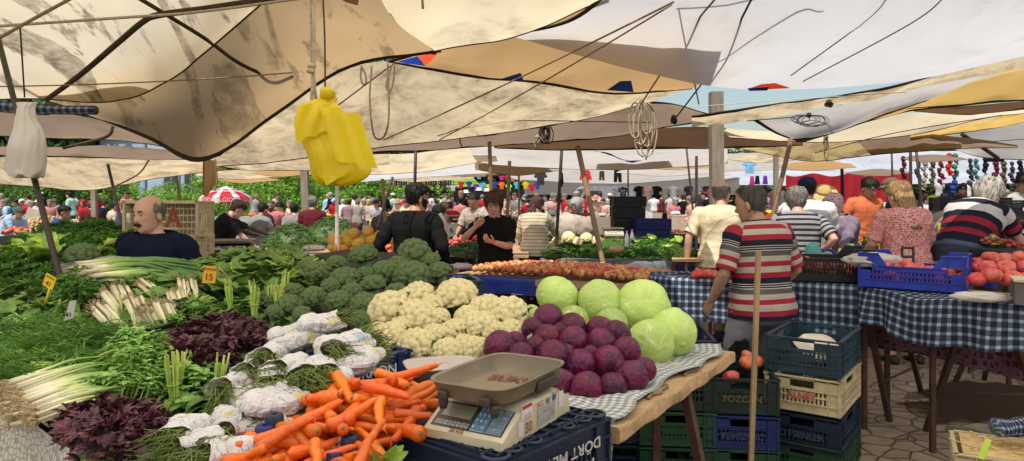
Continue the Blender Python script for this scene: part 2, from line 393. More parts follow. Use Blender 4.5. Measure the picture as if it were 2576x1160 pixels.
tarp('white','white canopy panel sagging to a low point beside the leaning brown pole',[[(1890,300,7.7),(2030,282,7.6),(2150,258,7.6),(2300,222,7.5),(2480,185,7.4)],[(1945,330,7.9),(2030,322,7.9),(2130,300,7.9),(2270,258,7.8),(2470,195,7.7)],[(1990,350,8.0),(2018,355,8.0),(2060,345,8.0),(2170,310,8.0),(2330,255,7.9)]],hem=('l','b'),hw=.05,seed=10,mat=CV['grey'])
tarp('ochre','mustard canopy panel at the right edge above the brown flap',[[(2180,290,8.0),(2330,240,8.0),(2480,196,7.9),(2620,165,7.8),(2850,130,7.8)],[(2060,345,8.3),(2260,285,8.3),(2420,266,8.3),(2600,250,8.3),(2850,228,8.3)]],hem=('b',),hw=.03,seed=11)
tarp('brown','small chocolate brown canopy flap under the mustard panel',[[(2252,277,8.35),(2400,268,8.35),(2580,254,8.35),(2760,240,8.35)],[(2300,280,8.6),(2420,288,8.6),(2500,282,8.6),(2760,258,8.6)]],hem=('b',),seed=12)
tarp('creamy','sunlit cream canopy strip behind the sagging white panel',[[(1800,318,8.7),(1990,330,8.7),(2250,288,8.7),(2480,280,8.7),(2800,262,8.7)],[(1840,346,9.3),(2060,358,9.3),(2310,338,9.3),(2500,294,9.3),(2800,266,9.3)]],hem=('b',),hw=.02,seed=13)
tarp('ochre','narrow orange-tan canopy strip at the far right',[[(2290,326,9.5),(2440,308,9.5),(2600,275,9.5),(2800,250,9.5)],[(2290,350,9.9),(2440,332,9.9),(2600,304,9.9),(2800,282,9.9)]],hem=('b',),hw=.02,seed=14)
tarp('dirt2','heavily stained yellow-brown canopy sagging above the red curtain',[[(1850,366,10.0),(2040,356,10.0),(2200,346,10.0),(2420,350,10.0)],[(1880,378,10.5),(2040,405,10.5),(2200,390,10.5),(2420,372,10.5)]],hem=('b',),hw=.02,seed=15)
tarp('mauve','brown wedge sheet standing for overlap shade between the stained and the pale grey canopies',[[(2150,350,9.8),(2280,336,9.8),(2420,345,9.8),(2560,365,9.8)],[(2190,388,10.2),(2290,382,10.2),(2420,374,10.2),(2560,372,10.2)]],hem=('b',),hw=.02,seed=16)  # dark sheet painted in for the shade where two canopies overlap
tarp('grey','pale grey canopy with black strap at the right edge above the hanging caps',[[(2290,338,10.6),(2450,318,10.5),(2620,312,10.4),(2850,305,10.2)],[(2400,374,11),(2480,398,11),(2620,402,11),(2850,405,11)]],hem=('b',),hw=.02,seed=17)
tarp('mauve','mauve brown canopy at left behind the white plastic bag',[[(-200,272,7.0),(110,280,7.0),(333,318,7.0),(470,372,7.2)],[(-200,332,7.6),(110,345,7.6),(300,352,7.6),(470,380,7.6)]],hem=('b',),hw=.02,seed=18)
tarp('mauve','low brown canopy strip with black loops left of the roped corner',[[(-200,366,9),(110,370,9),(280,366,9),(500,382,9)],[(-200,387,9.5),(110,392,9.5),(240,397,9.5),(520,402,9.5)]],hem=('b',),hw=.02,seed=19)
tarp('dirty','cream canopy bellying down low in front of the dark trees at left',[[(-200,394,9.8),(100,396,9.8),(240,398,9.8),(380,400,9.8),(560,402,10)],[(-200,430,10.5),(90,440,10.5),(225,445,10.5),(360,432,10.5),(550,418,10.5)],[(-200,452,11),(80,468,11),(225,477,11),(355,454,11),(560,428,11)]],hem=('b',),hw=.02,seed=20)
tarp('dirty','wrinkled beige canopy strip between the wooden post and the folded cloth corner',[[(500,398,10.5),(650,385,10.5),(800,392,10.5),(980,388,10.5)],[(510,412,11.5),(650,428,11.5),(800,428,11.5),(980,412,11.5)]],hem=('b',),hw=.02,seed=21)
tarp('ochre','ochre canopy just right of the yellow bags, small in the distance',[[(880,392,12),(1050,385,12),(1240,358,12)],[(890,440,13),(1060,432,13),(1250,398,13)]],hem=('b',),hw=.02,seed=22,mat=CV['creamy'])
tarp('grey','faded grey canopy above the rail of far bags',[[(860,424,15),(1060,420,15),(1300,396,15)],[(870,462,16.5),(1080,445,16.5),(1320,430,16.5)]],hem=('b',),hw=.02,seed=23,mat=CV['white'])
tarp('mauve','small brown canopy peak behind the black pole in the centre',[[(1200,412,14),(1270,402,14),(1370,420,14)],[(1195,426,14.4),(1290,441,14.4),(1390,432,14.4)]],hem=('b',),hw=.02,seed=24)
tarp('white','broad white canopy with a blue centre patch in the middle distance',[[(1180,372,11),(1400,376,11),(1600,376,11),(1830,372,11)],[(1200,405,13),(1400,410,13),(1600,410,13),(1830,400,13)],[(1250,415,14),(1400,424,14),(1600,426,14),(1830,412,14)]],hem=('b',),hw=.03,seed=25,mat=CV['grey'])
tarp('white','far white canopy hanging low over the shirt stall',[[(1230,425,28),(1500,425,28),(1820,415,28)],[(1300,452,30),(1560,462,30),(1840,440,30)]],hem=('b',),seed=26,mat=CV['grey'])
tarp('grey','grey-white cloth wall behind the hanging jackets',[[(1310,415,33),(1500,420,33),(1700,432,33),(1860,425,33)],[(1320,490,33),(1500,490,33),(1700,490,33),(1860,490,33)]],hem=(),seed=27,wr=.1)
tarp('white','bluish white striped awning in the far right distance',[[(1800,392,30),(2100,388,30),(2400,380,30),(2800,380,30)],[(1800,466,34),(2100,466,34),(2400,462,34),(2800,462,34)]],hem=('b',),seed=28,wr=.12,mat=CV['far'])
tarp('grey','dull grey far awning behind the light blue hanging shirt',[[(1790,388,22),(1950,384,22),(2120,396,22)],[(1800,432,24),(1950,428,24),(2100,430,24)]],hem=('b',),hw=.03,seed=29)
tarp('tan2','folded tan cloth corner hanging beside the cream crate stack',[[(512,404,7.2),(525,402,7.2),(541,404,7.2)],[(512,460,7.2),(525,462,7.15),(545,452,7.2)],[(514,492,7.2),(520,495,7.15),(530,480,7.2)]],hem=('l',),hw=.01,nu=8,nv=10,wr=.01,seed=30)
FARC=[('mauve','low brown canopy layer right of the black pole in the far middle',1080,1330,428,440,17),('dirty','dull beige canopy layer over the far straps',940,1180,436,452,19),('tan2','tan canopy layer above the hanging red jacket',1390,1560,408,420,16),('grey','grey canopy layer above the shirt mannequins',1560,1800,424,438,19),('mauve','brown canopy corner left of the square post',1690,1800,400,416,15),('dirty','dull canopy layer over the parasol',500,720,430,446,17),('tan2','tan canopy layer left of the yellow bags',650,800,424,440,15),('tan2','tan far canopy strip above the red screen',1960,2140,408,424,16),('mauve','dark far canopy strip above the hanging caps',2280,2420,392,404,15),('dirty','dull far canopy in the middle behind the dark coil',1200,1420,396,408,14),('mauve','brown canopy sliver between the pale pole and the crates',1500,1680,386,397,13),('tan2','tan canopy sliver right of the leaning pale pole',1620,1790,412,422,17),('dirty','grimy canopy layer over the light blue hanging shirt',1830,2010,392,404,13),('mauve','brown canopy layer left of the hanging caps',2130,2290,428,438,19),('dirty','grimy canopy layer behind the black pole',930,1090,404,416,13),('mauve','dark canopy sliver above the colourful tops',1220,1400,424,432,18),('tan2','tan canopy sliver over the parasol, lower layer',560,690,446,456,20),('grey','pale canopy layer far right of the yellow bags',830,960,440,452,19)]
for i,(ky,lb,x0,x1,y0,y1,d)in enumerate(FARC):
 xm=(x0+x1)/2;tarp(ky,lb,[[(x0,y0+5,d),(xm,y0-3,d),(x1,y0+4,d)],[(x0-10,y1-4,d+1.5),(xm-20,y1+5,d+1.5),(x1+15,y1-3,d+1.5)]],hem=('b',),hw=.03,nu=20,nv=8,seed=60+i)
m_=MB()
def overhead(label,key,x0,x1,y0,y1,z,seed):  # unseen sheets added to keep direct sun off the stall and brighten it
 nu,nv=24,20;gr=[]
 for i in range(nv+1):
  gr.append([Vector((x0+(x1-x0)*j/nu,y0+(y1-y0)*i/nv,z+fbm((x0+(x1-x0)*j/nu*1.0,y0+(y1-y0)*i/nv,seed),.6)*.15-.12*math.sin(math.pi*j/nu)))for j in range(nu+1)])
 r=thing('market_canopy',label,'canopy',((x0+x1)/2,(y0+y1)/2,z))
 o=MB().sheet(gr).build('canvas_sheet',CV[key],r);o.location=-Vector(r.location)
overhead('added unseen canopy overhead shaping the stall light, behind the viewer on the left','bright',-7,0,-.7,3.75,3.18,41)
overhead('added unseen canopy overhead shaping the stall light, behind the viewer on the right','bright',-.2,8,-.7,4.1,3.22,42)
def patch(label,mat_,pts,cat='patch'):
 m=MB();v=[P(*p)for p in pts];c=sum(v,Vector())/len(v)
 m.add([c]+v,[(0,i+1,(i+1)%len(v)+1)for i in range(len(v))])
 tag(m.build('canopy_patch',mat_,smooth=False),label,cat)
PB,PR=CV['blue'],CV['red']
patch('orange-red cloth scrap at the tip of the tan canopy',PR,[(1050,143,5.75),(1102,130,5.55),(1092,146,5.7),(1072,165,5.9)])
patch('navy cloth scrap beside the orange-red scrap',PB,[(1000,155,6.2),(1052,141,5.9),(1070,166,6.0),(1020,160,6.2)])
patch('flat blue patch on the edge of the tan canopy near its middle',PB,[(1262,198,6.3),(1310,183,6.3),(1318,205,6.35),(1275,200,6.35)])
patch('taller blue patch with a black strap on the tan canopy edge',PB,[(1526,227,6.5),(1560,204,6.4),(1588,203,6.4),(1594,232,6.55)])
patch('orange and blue cloth bundle tucked on the white canopy edge',PR,[(1880,224,6.1),(1915,212,6.05),(1950,209,6.05),(1990,222,6.1),(1930,225,6.1)])
patch('blue cloth strip under the orange bundle',PB,[(1880,222,6.08),(1935,219,6.05),(1930,228,6.1),(1885,229,6.1)])
patch('blue square centre patch of the distant white canopy',PB,[(1565,404,12.5),(1590,398,12.4),(1616,404,12.5),(1590,410,12.6)])
patch('faded red patch at the top of the tan canopy',M('faded red cloth',(.42,.2,.13),(.35,.18,.12),rough=.9,transl=.5),[(845,-10,4.72),(905,-14,4.72),(900,14,4.78),(870,6,4.78)])
ROPE=M('rope',(.30,.22,.13),(.2,.14,.08),ns=60,rough=.95,bump=.6,bs=180)
ROPEL=M('pale rope',(.48,.40,.28),(.34,.27,.18),ns=60,rough=.95,bump=.6,bs=180)
ROPED=M('dark rope',(.05,.035,.022),(.03,.022,.015),ns=60,rough=.95)
WIRE=M('white cord',(.6,.58,.54),(.5,.48,.44),rough=.7)
def rope(label,pts,r=.006,mat_=None,sag=0.,k=None,cat='rope',twist=False):
 v=[P(*p)for p in pts]
 if len(v)==2:
  n=14;vv=[]
  for i in range(n+1):
   t=i/n;q=v[0].lerp(v[1],t);q.z-=sag*4*t*(1-t);vv.append(q)
  v=vv
 else:v=curve(v,k or 10*len(v))
 m=MB();m.tube(v,r,6)
 return tag(m.build('rope',mat_ or ROPE),label,cat)
rope('thick pale rope crossing the top left corner under the cream canopy',[(-20,67,4.4),(300,45,4.4),(500,30,4.4),(800,-10,4.35)],.009,ROPEL)
rope('dark seam band running from the left tarp edge up over the cream canopy',[(118,250,5.9),(200,190,5.5),(300,105,5.05),(360,55,4.85),(400,38,4.7),(520,22,4.6),(720,-8,4.45)],.022,HEM)
rope('dark seam strap slanting down the tan canopy to its inner corner',[(340,-10,4.6),(420,38,4.75),(520,100,5.1),(600,158,5.35),(670,187,5.6),(735,183,5.6)],.014,HEM)
rope('long cord from the left edge to the corner of the tan canopy',[(-20,218,5.3),(735,183,5.5)],.005,ROPE,.02)
rope('brown cord slanting across the extreme top left corner',[(-10,100,4.3),(80,50,4.3),(190,-10,4.3)],.011,ROPE)
rope('thin cord dangling from the pale rope beside the black pole',[(50,72,4.4),(52,90,4.4),(62,245,4.6)],.005,ROPED)
rope('knotted double rope holding the yellow bags',[(788,-20,3.2),(790,100,3.2),(789,165,3.2),(783,262,3.2)],.008,ROPEL)
rope('second strand of the knotted rope holding the yellow bags',[(782,-20,3.22),(784,100,3.22),(786,165,3.22),(795,250,3.22)],.008,ROPEL)
rope('thin dark cord right of the knotted rope',[(812,-20,3.3),(817,100,3.3),(818,225,3.3)],.004,ROPED)
for i,(cx,cy_)in enumerate(((784,166),(782,178))):
 m=MB();m.ellipsoid(P(cx,cy_,3.19),(.021,.018,.014),10,8)
 tag(m.build('rope_knot',ROPEL),['upper knot on the rope above the yellow bags','lower knot on the rope above the yellow bags'][i],'knot')
rope('long hanging rope loop beside the yellow bags',[(935,165,6.0),(930,250,6),(938,330,6),(950,350,6),(968,340,6),(978,290,6),(975,155,6)],.008,ROPE)
rope('short rope loop left of the long loop',[(910,165,6),(907,190,6),(913,212,6),(921,205,6),(918,185,6),(908,166,6)],.008,ROPE)
rope('short rope loop right of the long loop',[(992,162,6),(990,200,6),(982,228,6),(972,220,6),(975,195,6),(986,163,6)],.008,ROPE)
rope('cord slanting left from the tip of the tan canopy',[(990,160,6.1),(850,265,6.6)],.008,ROPE)
rope('upper of the two long ropes rising to the ring under the white canopy',[(965,352,7.5),(1695,5,4.5)],.007,ROPE,.02)
rope('lower of the two long ropes rising to the ring under the white canopy',[(1105,352,7.9),(1690,12,4.5)],.006,ROPE,.02)
rope('rope from the ring under the white canopy leading to the right',[(1700,3,4.9),(2100,-80,4.7)],.006,ROPE)
rope('straight rope down from the ring to the beige canopy',[(1705,0,4.9),(1758,262,6.6)],.006,ROPE)
rope('knobbly rope from the top edge to the roped canopy tip with coils',[(1805,-10,4.7),(1730,85,5.3),(1612,262,7.2)],.008,ROPE)
rope('dark rope slanting from the top edge down to the post',[(1895,-10,4.7),(1805,155,5.8),(1690,310,7.4)],.008,ROPED)
rope('faint rope across the white canopy, left of three',[(2070,-30,4.9),(1985,30,5.0),(1745,152,5.8)],.007,ROPEL)
rope('faint cord across the white canopy, middle of three',[(2240,-20,4.8),(2180,50,5.1),(1990,190,5.9)],.005,ROPE)
rope('faint cord across the white canopy, right of three',[(2390,-20,4.8),(2290,60,5.1),(2020,205,6.0)],.005,ROPE)
rope('black cord stretched across the cream canopy strip',[(2050,385,8.2),(2250,335,8.2),(2520,290,8.2)],.005,ROPED)
rope('horizontal cord from the sagging panel to the brown flap',[(1880,304,7.4),(2252,275,8.2),(2620,250,8.2)],.005,ROPED)
rope('pale cord stretched below the grimy canopy',[(1100,342,7.9),(1250,306,7.9),(1640,308,7.9)],.005,ROPED)
rope('white cord tied across the open sky by the square post',[(1745,300,7.5),(1850,288,7.5),(2120,262,7.6)],.004,WIRE)
rope('upper white cord across the open sky gap',[(1730,270,7.0),(2000,250,7),(2280,232,7)],.003,WIRE)
for i,(x,y0,y1,d)in enumerate([(1062,-10,22,3.6)]):
 m=MB();m.bar(P(x,y0,d),P(x+2,y1,d),.012);tag(m.build('peg',M('old wood',(.3,.2,.1),(.2,.13,.06),ns=20,stretch=(1,1,6))),'small wooden peg poking down at the top centre','peg')
def coil(label,cx,cy_,d,wpx,hpx,n,mat_,r=.006,seed=1):
 rr=random.Random(seed);m=MB()
 for i in range(n):
  a=rr.uniform(.5,1);o=rr.uniform(-.25,.25)*wpx;pts=[]
  for k in range(15):
   t=2*math.pi*k/14
   pts.append(P(cx+o+math.sin(t)*wpx*.35*a,cy_+hpx*.5*a-math.cos(t)*hpx*.5*a,d+rr.uniform(-.03,.03)))
  m.tube(pts,r,5)
 m.ellipsoid(P(cx,cy_,d),(.03,.03,.03),8,6)
 tag(m.build('rope_coil',mat_),label,'rope')
coil('loose pale rope coil hanging from the roped canopy tip',1615,258,7.2,70,140,6,ROPEL,.008,1)
coil('black rope coil under the brown canopy edge',1372,318,8.3,36,45,9,ROPED,.007,2)
coil('small pale rope coil beside the black coil',1352,345,8.3,24,30,4,ROPEL,.006,3)
coil('tangled black cord drawn against the white sagging panel',2035,290,7.6,110,30,6,ROPED,.004,4)
coil('rope bundle tied to the cracked beige canopy',2085,258,6.95,24,14,8,ROPED,.006,5)
coil('black cord tangle on the dark brown canopy strip',2255-560,296,7.4,16,18,7,ROPED,.006,6)
coil('cord loops hanging below the stained canopy',2078,345,8.2,16,60,4,ROPE,.006,7)
coil('dark cord loop at the brown flap',2185,280,8.3,14,20,3,ROPED,.006,8)
rope('short cord tail hanging under the brown edge',[(1160,335,8.3),(1157,355,8.3),(1164,372,8.3)],.009,ROPED)
rope('hanging end of the pale rope coil',[(1628,330,7.2),(1632,360,7.2),(1625,402,7.2)],.010,ROPEL)
rope('black strap slanting on the pale grey canopy',[(2420,366-28,10.3),(2470,370,10.5),(2510,398,10.8)],.03,ROPED)
rope('curved black strap at the left canopy opening',[(285,318,6.9),(265,345,6.9),(160,372,7.2)],.016,HEM)
rope('clothes line under the grey canopy at right',[(2180,384,9.5),(2350,368,9.5),(2640,345,9.5)],.005,ROPED)
rope('blue strap lying on the distant white canopy',[(1495,375,11.3),(1580,402,12.4)],.02,CV['blue'])
rope('cord hanging by the cream crate stack',[(541,400,6.8),(546,450,6.8),(541,480,6.8)],.008,ROPE)
rope('curved seam cord on the low bellied canopy',[(375,402,9.6),(345,440,10.1),(270,478,10.6)],.012,ROPE)
IRON=M('dark iron',(.035,.028,.024),(.06,.038,.025),ns=14,rough=.6,bump=.2,bs=60,spec=.4)
WOOD=M('grey wood',(.27,.19,.11),(.16,.11,.065),ns=9,rough=.85,stretch=(5,5,.6),bump=.4,bs=30)
WOODL=M('pale wood',(.42,.29,.16),(.32,.21,.11),ns=9,rough=.8,stretch=(5,5,.6),bump=.4,bs=30)
CONC=M('weathered post',(.30,.25,.19),(.2,.165,.12),ns=7,rough=.9,stretch=(4,4,.5),bump=.5,bs=25)
def pole(label,a,b,r,mat_,square=False,ext=True,name='tent_pole'):
 A,B=P(*a),P(*b)
 if ext and B.z>0:B=A+(B-A)*(A.z/(A.z-B.z))
 m=MB()
 if square:m.bar(A,B,r*2)
 else:m.tube([A+(B-A)*i/6 for i in range(7)],r,10)
 return tag(m.build(name,mat_,smooth=not square),label,'pole')
pole('leaning black iron pole rising from the greens at the far left',(-8,85,4.75),(163,745,4.0),.0175,IRON)
pole('thin pole slanting in front of the blue house at left',(268,400,10),(302,545,10),.02,IRON)
pole('thin pale pole by the ice cream parasol',(437,395,11),(458,540,11),.018,WOOD)
pole('black pole right of the yellow bags',(1046,375,9),(1041,560,9),.02,IRON)
pole('grey wooden pole behind the woman in black',(1231,350,8.6),(1239,560,8.6),.024,WOOD)
pole('black pole behind the headscarf seller',(1414,360,9.6),(1400,600,9.6),.022,IRON)
pole('leaning pale wooden pole stuck in the greens of the middle stall',(1448,345,9.3),(1512,640,9.2),.034,WOODL)
pole('thick weathered square post in the middle of the right half',(1801,232,8.6),(1803,470,8.6),.072,CONC,True)
pole('leaning brown pole behind the man in the striped polo',(1990,350,7.6),(1944,545,7.4),.024,M('brown pole',(.2,.11,.06),(.13,.07,.04),ns=12))
pole('square wooden post by the man in the maroon shirt',(765,412,13),(771,545,13),.065,CONC,True)
pole('pale square post at the edge of the dark trees',(236,468,14),(238,545,14),.045,CONC,True)
pole('dark pole leaning under the yellow bags',(988,445,12),(958,545,12),.022,IRON)
pole('pale twin post left of the hoodie man',(962,450,13),(968,545,13),.03,WOOD)
pole('thin pole among the far hats',(1305,395,15),(1306,545,15),.022,WOOD)
pole('wooden post behind the pole of the woman in black',(1282,405,12),(1276,545,12),.03,WOOD)
pole('thin black pole beside the blue crates',(1727,375,11),(1745,545,11),.016,IRON)
pole('thin wooden pole right of the blue crates',(1702+50,372,12),(1752,560,12),.024,WOOD)
pole('grey metal post right of the red curtain',(2290,340,11),(2292,545,11),.022,IRON)
pole('slanting metal post right of the red curtain',(2305,380,12),(2322,545,12),.022,IRON)
pole('thin metal post above the red curtain',(2243,385,15),(2246,480,15),.02,IRON)
pole('post holding the far light blue shirt line',(1952,385,12),(1952,540,12),.035,CONC,True)
pole('thin pole between the hanging jackets',(1580,425,16),(1580,545,16),.02,IRON)
YEL=M('yellow plastic',(.84,.68,.01),(.75,.58,.01),ns=5,rough=.32,transl=.35,spec=.5,bump=.2,bs=9,bdist=.015)
WHP=M('white plastic film',(.78,.74,.68),(.68,.63,.56),ns=5,rough=.4,transl=.35,spec=.5,bump=.4,bs=12,bdist=.02)
def hungbag(label,prof,d,mat_,depth,seed,name,pleats=7,knot=None):
 """prof: (py, left px, right px) from the top down"""
 n=64;rs=[];kk=50;pr=[Vector(p)for p in prof]
 for i in range(kk+1):
  y,l,r_=catmull(pr,(len(pr)-1)*i/kk)
  c=(l+r_)/2;w_=(r_-l)/2;ring=[]
  t=i/kk
  for j in range(n):
   a=2*math.pi*j/n
   f=1+.04*math.sin(a*pleats+seed+2.2*t)*min(1,.3+t)+.03*math.sin(a*(pleats*2+3)+seed*2+5*t)
   q=P(c,y,d);q.x+=math.cos(a)*w_/FOC*d*(.95+.05*f);q.y+=math.sin(a)*depth*(.25+.75*min(1,t*1.6))*f
   q.z+=.012*math.sin(a*5+seed)*t
   q.x+=fbm((math.cos(a)*2,t*4,seed+math.sin(a)*2))*.008
   ring.append(q)
  rs.append(ring)
 m=MB();m.rings(rs);root=thing(name,label,'plastic bag',tuple(P((prof[0][1]+prof[0][2])/2,prof[0][0],d)))
 o=m.build('bag_sheet',mat_,root);o.location=-Vector(root.location);return root
b=hungbag('bundle of yellow plastic carrier bags hanging from a knotted rope',[(225,812,832),(245,806,845),(258,778,845),(275,750,858),(320,742,872),(360,762,895),(400,778,915),(430,784,934),(450,795,915),(462,815,865)],3.2,YEL,.085,1.3,'yellow_bag_bundle',6)
fl=MB();nn=16
fl.sheet([[P(752+(850-752)*j/nn*(1-.12*i/10)-10*math.sin(i/10*2.4),262+i/10*(95-30*j/nn)+3*math.sin(j*.9),3.2-.09-.007*math.sin(j*.8+i*.3))for j in range(nn+1)]for i in range(11)])
o=fl.build('folded_flap',YEL,b);o.location=-Vector(b.location)
fl=MB();fl.sheet([[P(800+(905-800)*j/nn+i*4.5,262+i*14+3*math.sin(j*.7)+j*1.6,3.2-.105-.006*math.sin(j*.9+.5))for j in range(nn+1)]for i in range(11)])
o=fl.build('folded_flap',YEL,b);o.location=-Vector(b.location)
kn=MB();kn.ellipsoid(P(824,234,3.17),(.035,.03,.03),14,10,f=lambda p:1+.15*math.sin(p.x*9+p.z*7));o=kn.build('knot',YEL,b);o.location=-Vector(b.location)
b=hungbag('crumpled white plastic bag tied to the black iron pole',[(258,42,92),(275,46,84),(300,44,90),(330,38,105),(360,28,110),(400,22,108),(430,20,105),(444,50,98)],4.2,WHP,.10,2.1,'white_bag',5)
ck=MB();rs=[]
for i in range(25):
 t=i/24;x=-60+300*t;y=262+14*t*t+9*math.sin(t*3)
 rs.append([P(x,y,5.4)+Vector((0,math.cos(a)*.05,math.sin(a)*(.045 if t<.6 else.035)))for a in[2*math.pi*j/10 for j in range(10)]])
uv=[(i*.04,j*.03)for i in range(25)for j in range(10)]
ck.rings(rs,uvs=uv)
tag(ck.build('rolled_cloth',checkmat('rolled check',.06,.06,(.02,.022,.04),(.1,.12,.2),(.3,.3,.35),.4,.4)),'rolled dark checked cloth tied up behind the black iron pole','cloth')
def skinmat(name,c):
 return M('skin '+name,c,tuple(x*.8 for x in c),ns=5,rough=.5,spec=.35,bump=.12,bs=60,bdist=.005)
SK=dict(light=skinmat('light',(0.6,0.36,0.25)),tan=skinmat('tan',(0.52,0.29,0.18)),dark=skinmat('dark',(0.09,0.045,0.028)),pink=skinmat('pink',(0.66,0.37,0.27)),olive=skinmat('olive',(0.46,0.26,0.165)))
def hairmat(name,c):
 return M('hair '+name,c,tuple(x*.45 for x in c),ns=30,rough=.55,stretch=(2.5,2.5,.35),bump=.6,bs=60,spec=.3,bdist=.01)
HR=dict(black=hairmat('black',(.012,.009,.007)),brown=hairmat('brown',(.06,.028,.014)),auburn=hairmat('auburn',(.10,.04,.02)),grey=hairmat('grey',(.25,.23,.21)),white=hairmat('white',(.48,.44,.38)),blond=hairmat('blond',(.42,.26,.11)),dgrey=hairmat('dark grey',(.10,.085,.075)))
EYEW=M('eye white',(.55,.5,.46),rough=.2);EYED=M('eye iris',(.02,.012,.008),rough=.15);LIP=M('lip',(.36,.13,.10),rough=.5)
LEATHER=M('dark leather',(.03,.022,.018),rough=.5)
def headpt(ph,h,s=1.0,off=0.):
 """surface point of a head standing at its chin; ph 0 = front, h 0..0.235"""
 H=[(-.012,.012,.020,.030),(.0,.030,.042,.030),(.02,.048,.062,.022),(.045,.058,.074,.013),(.075,.066,.084,.006),(.105,.072,.092,.001),(.135,.076,.097,-.003),(.165,.0755,.097,-.006),(.19,.069,.089,-.008),(.212,.055,.071,-.009),(.228,.034,.045,-.009),(.236,.006,.008,-.009)]
 h=max(H[0][0],min(H[-1][0],h))
 for a,b in zip(H,H[1:]):
  if h<=b[0]:break
 t=(h-a[0])/(b[0]-a[0]);rx,ry,cy_=[a[i]+(b[i]-a[i])*t for i in(1,2,3)]
 sx,cx=math.sin(ph),math.cos(ph)
 k=(abs(sx)**2.3+abs(cx)**2.3)**(-1/2.3)
 x,y=sx*rx*k,cx*ry*k+cy_
 f=0.
 if cx>0:
  g=lambda p0,h0,wp,wh:math.exp(-((ph-p0)/wp)**2-((h-h0)/wh)**2)
  f+=.024*g(0,.088,.15,.013)+.012*g(0,.108,.12,.018)+.006*g(0,.128,.13,.014)
  f-=.008*(g(.40,.122,.17,.011)+g(-.40,.122,.17,.011))
  f+=.006*(g(.38,.142,.28,.008)+g(-.38,.142,.28,.008))+.004*(g(.6,.098,.25,.016)+g(-.6,.098,.25,.016))
  f+=.007*g(0,.056,.24,.006)+.006*g(0,.045,.22,.006)-.003*g(0,.0505,.3,.0025)+.006*g(0,.016,.3,.014)
 y+=f*cx;x+=f*sx*.5
 return Vector((x*(1+off/.075),y*(1+off/.09)+(0),h+off*(h/.235)*1.1))*s
def make_head(m,mi=0,s=1.0,T=None):
 hs=[-.012,0,.012,.022,.032,.040,.046,.051,.056,.062,.070,.078,.085,.092,.10,.108,.115,.122,.129,.136,.143,.152,.165,.18,.195,.208,.219,.229,.236];n=44
 phs=[]
 for j in range(n):
  a=2*math.pi*j/n;phs.append(a-math.pi)
 phs=[math.copysign(abs(p/math.pi)**1.35*math.pi,p)for p in phs]
 m.rings([[T@headpt(-p,h,s)for p in phs]for h in hs],True,mi)
 for sx in(-1,1):
  e=MB();e.ellipsoid((0,0,0),(.010,.019,.032),10,8,f=lambda p:1-.25*max(0,p.y)*(p.z<0))
  m.addmb(e,T@Matrix.Scale(s,4)@Matrix.Translation((sx*.079,-.006,.103))@Matrix.Rotation(sx*.35,4,'Z')@Matrix.Rotation(-.15,4,'X'),mi)
def make_hand(m,W,D,Nn,side,curl=.5,s=1.0,spread=.12,mi=0):
 """W wrist, D along forearm, Nn palm normal, side +1 thumb along S"""
 D=D.normalized();Nn=(Nn-D*Nn.dot(D)).normalized();S=D.cross(Nn)*side
 pl,pw,pt=.092*s,.043*s,.015*s
 rs=[]
 for t,wk,tk in((-.25,.62,1.25),(0,.66,1.2),(.3,.92,1.15),(.65,1.0,1.0),(.95,.95,.8),(1.03,.7,.5)):
  c=W+D*pl*t
  rs.append([c+S*math.cos(a)*pw*wk+Nn*math.sin(a)*pt*tk for a in[2*math.pi*j/12 for j in range(12)]])
 m.rings(rs,True,mi)
 for i,(o,L)in enumerate(((.033,.070),(.011,.079),(-.011,.074),(-.032,.058))):
  b=W+D*pl*.93+S*o*s;d=(D+S*o*spread*20*s).normalized();p=b;pts=[b-d*.012];c=curl*(1+.15*i)
  for seg in(.45,.32,.25):
   d=(d*math.cos(c*.75)+Nn*math.sin(c*.75)).normalized();pts.append(p);p=p+d*L*s*seg;c=curl*(1.1+.12*i)
  pts.append(p);m.tube(pts,[.0085*s,.0088*s,.0085*s,.0078*s,.005*s],8,True,mi)
 b=W+D*pl*.25+S*pw*.8;d=(D*.75+S*.75+Nn*.35).normalized();pts=[b-d*.015*s,b,b+d*.032*s];d2=(D*.95+S*.25+Nn*.5*min(1.5,curl+.4)).normalized();pts+=[b+d*.032*s+d2*.03*s,b+d*.032*s+d2*.05*s]
 m.tube(pts,[.013*s,.0125*s,.0105*s,.0095*s,.006*s],8,True,mi)
def ik(a,c,l1,l2,hint):
 d=c-a;L=min(d.length,(l1+l2)*.999);d=d.normalized()if d.length>1e-6 else Vector((0,0,-1));c=a+d*L
 x=(l1*l1-l2*l2+L*L)/(2*L);h=math.sqrt(max(0,l1*l1-x*x));hv=hint-d*hint.dot(d)
 hv=hv.normalized()if hv.length>1e-6 else Vector((0,-1,0));return a+d*x+hv*h,c
TORSO=[(-.10,.165,.115,.0),(-.02,.172,.125,-.005),(.06,.165,.118,0),(.14,.150,.108,.004),(.22,.155,.112,.006),(.30,.170,.122,.006),(.38,.186,.126,0),(.45,.190,.116,-.006),(.495,.172,.096,-.012),(.525,.128,.080,-.016),(.552,.082,.070,-.012)]
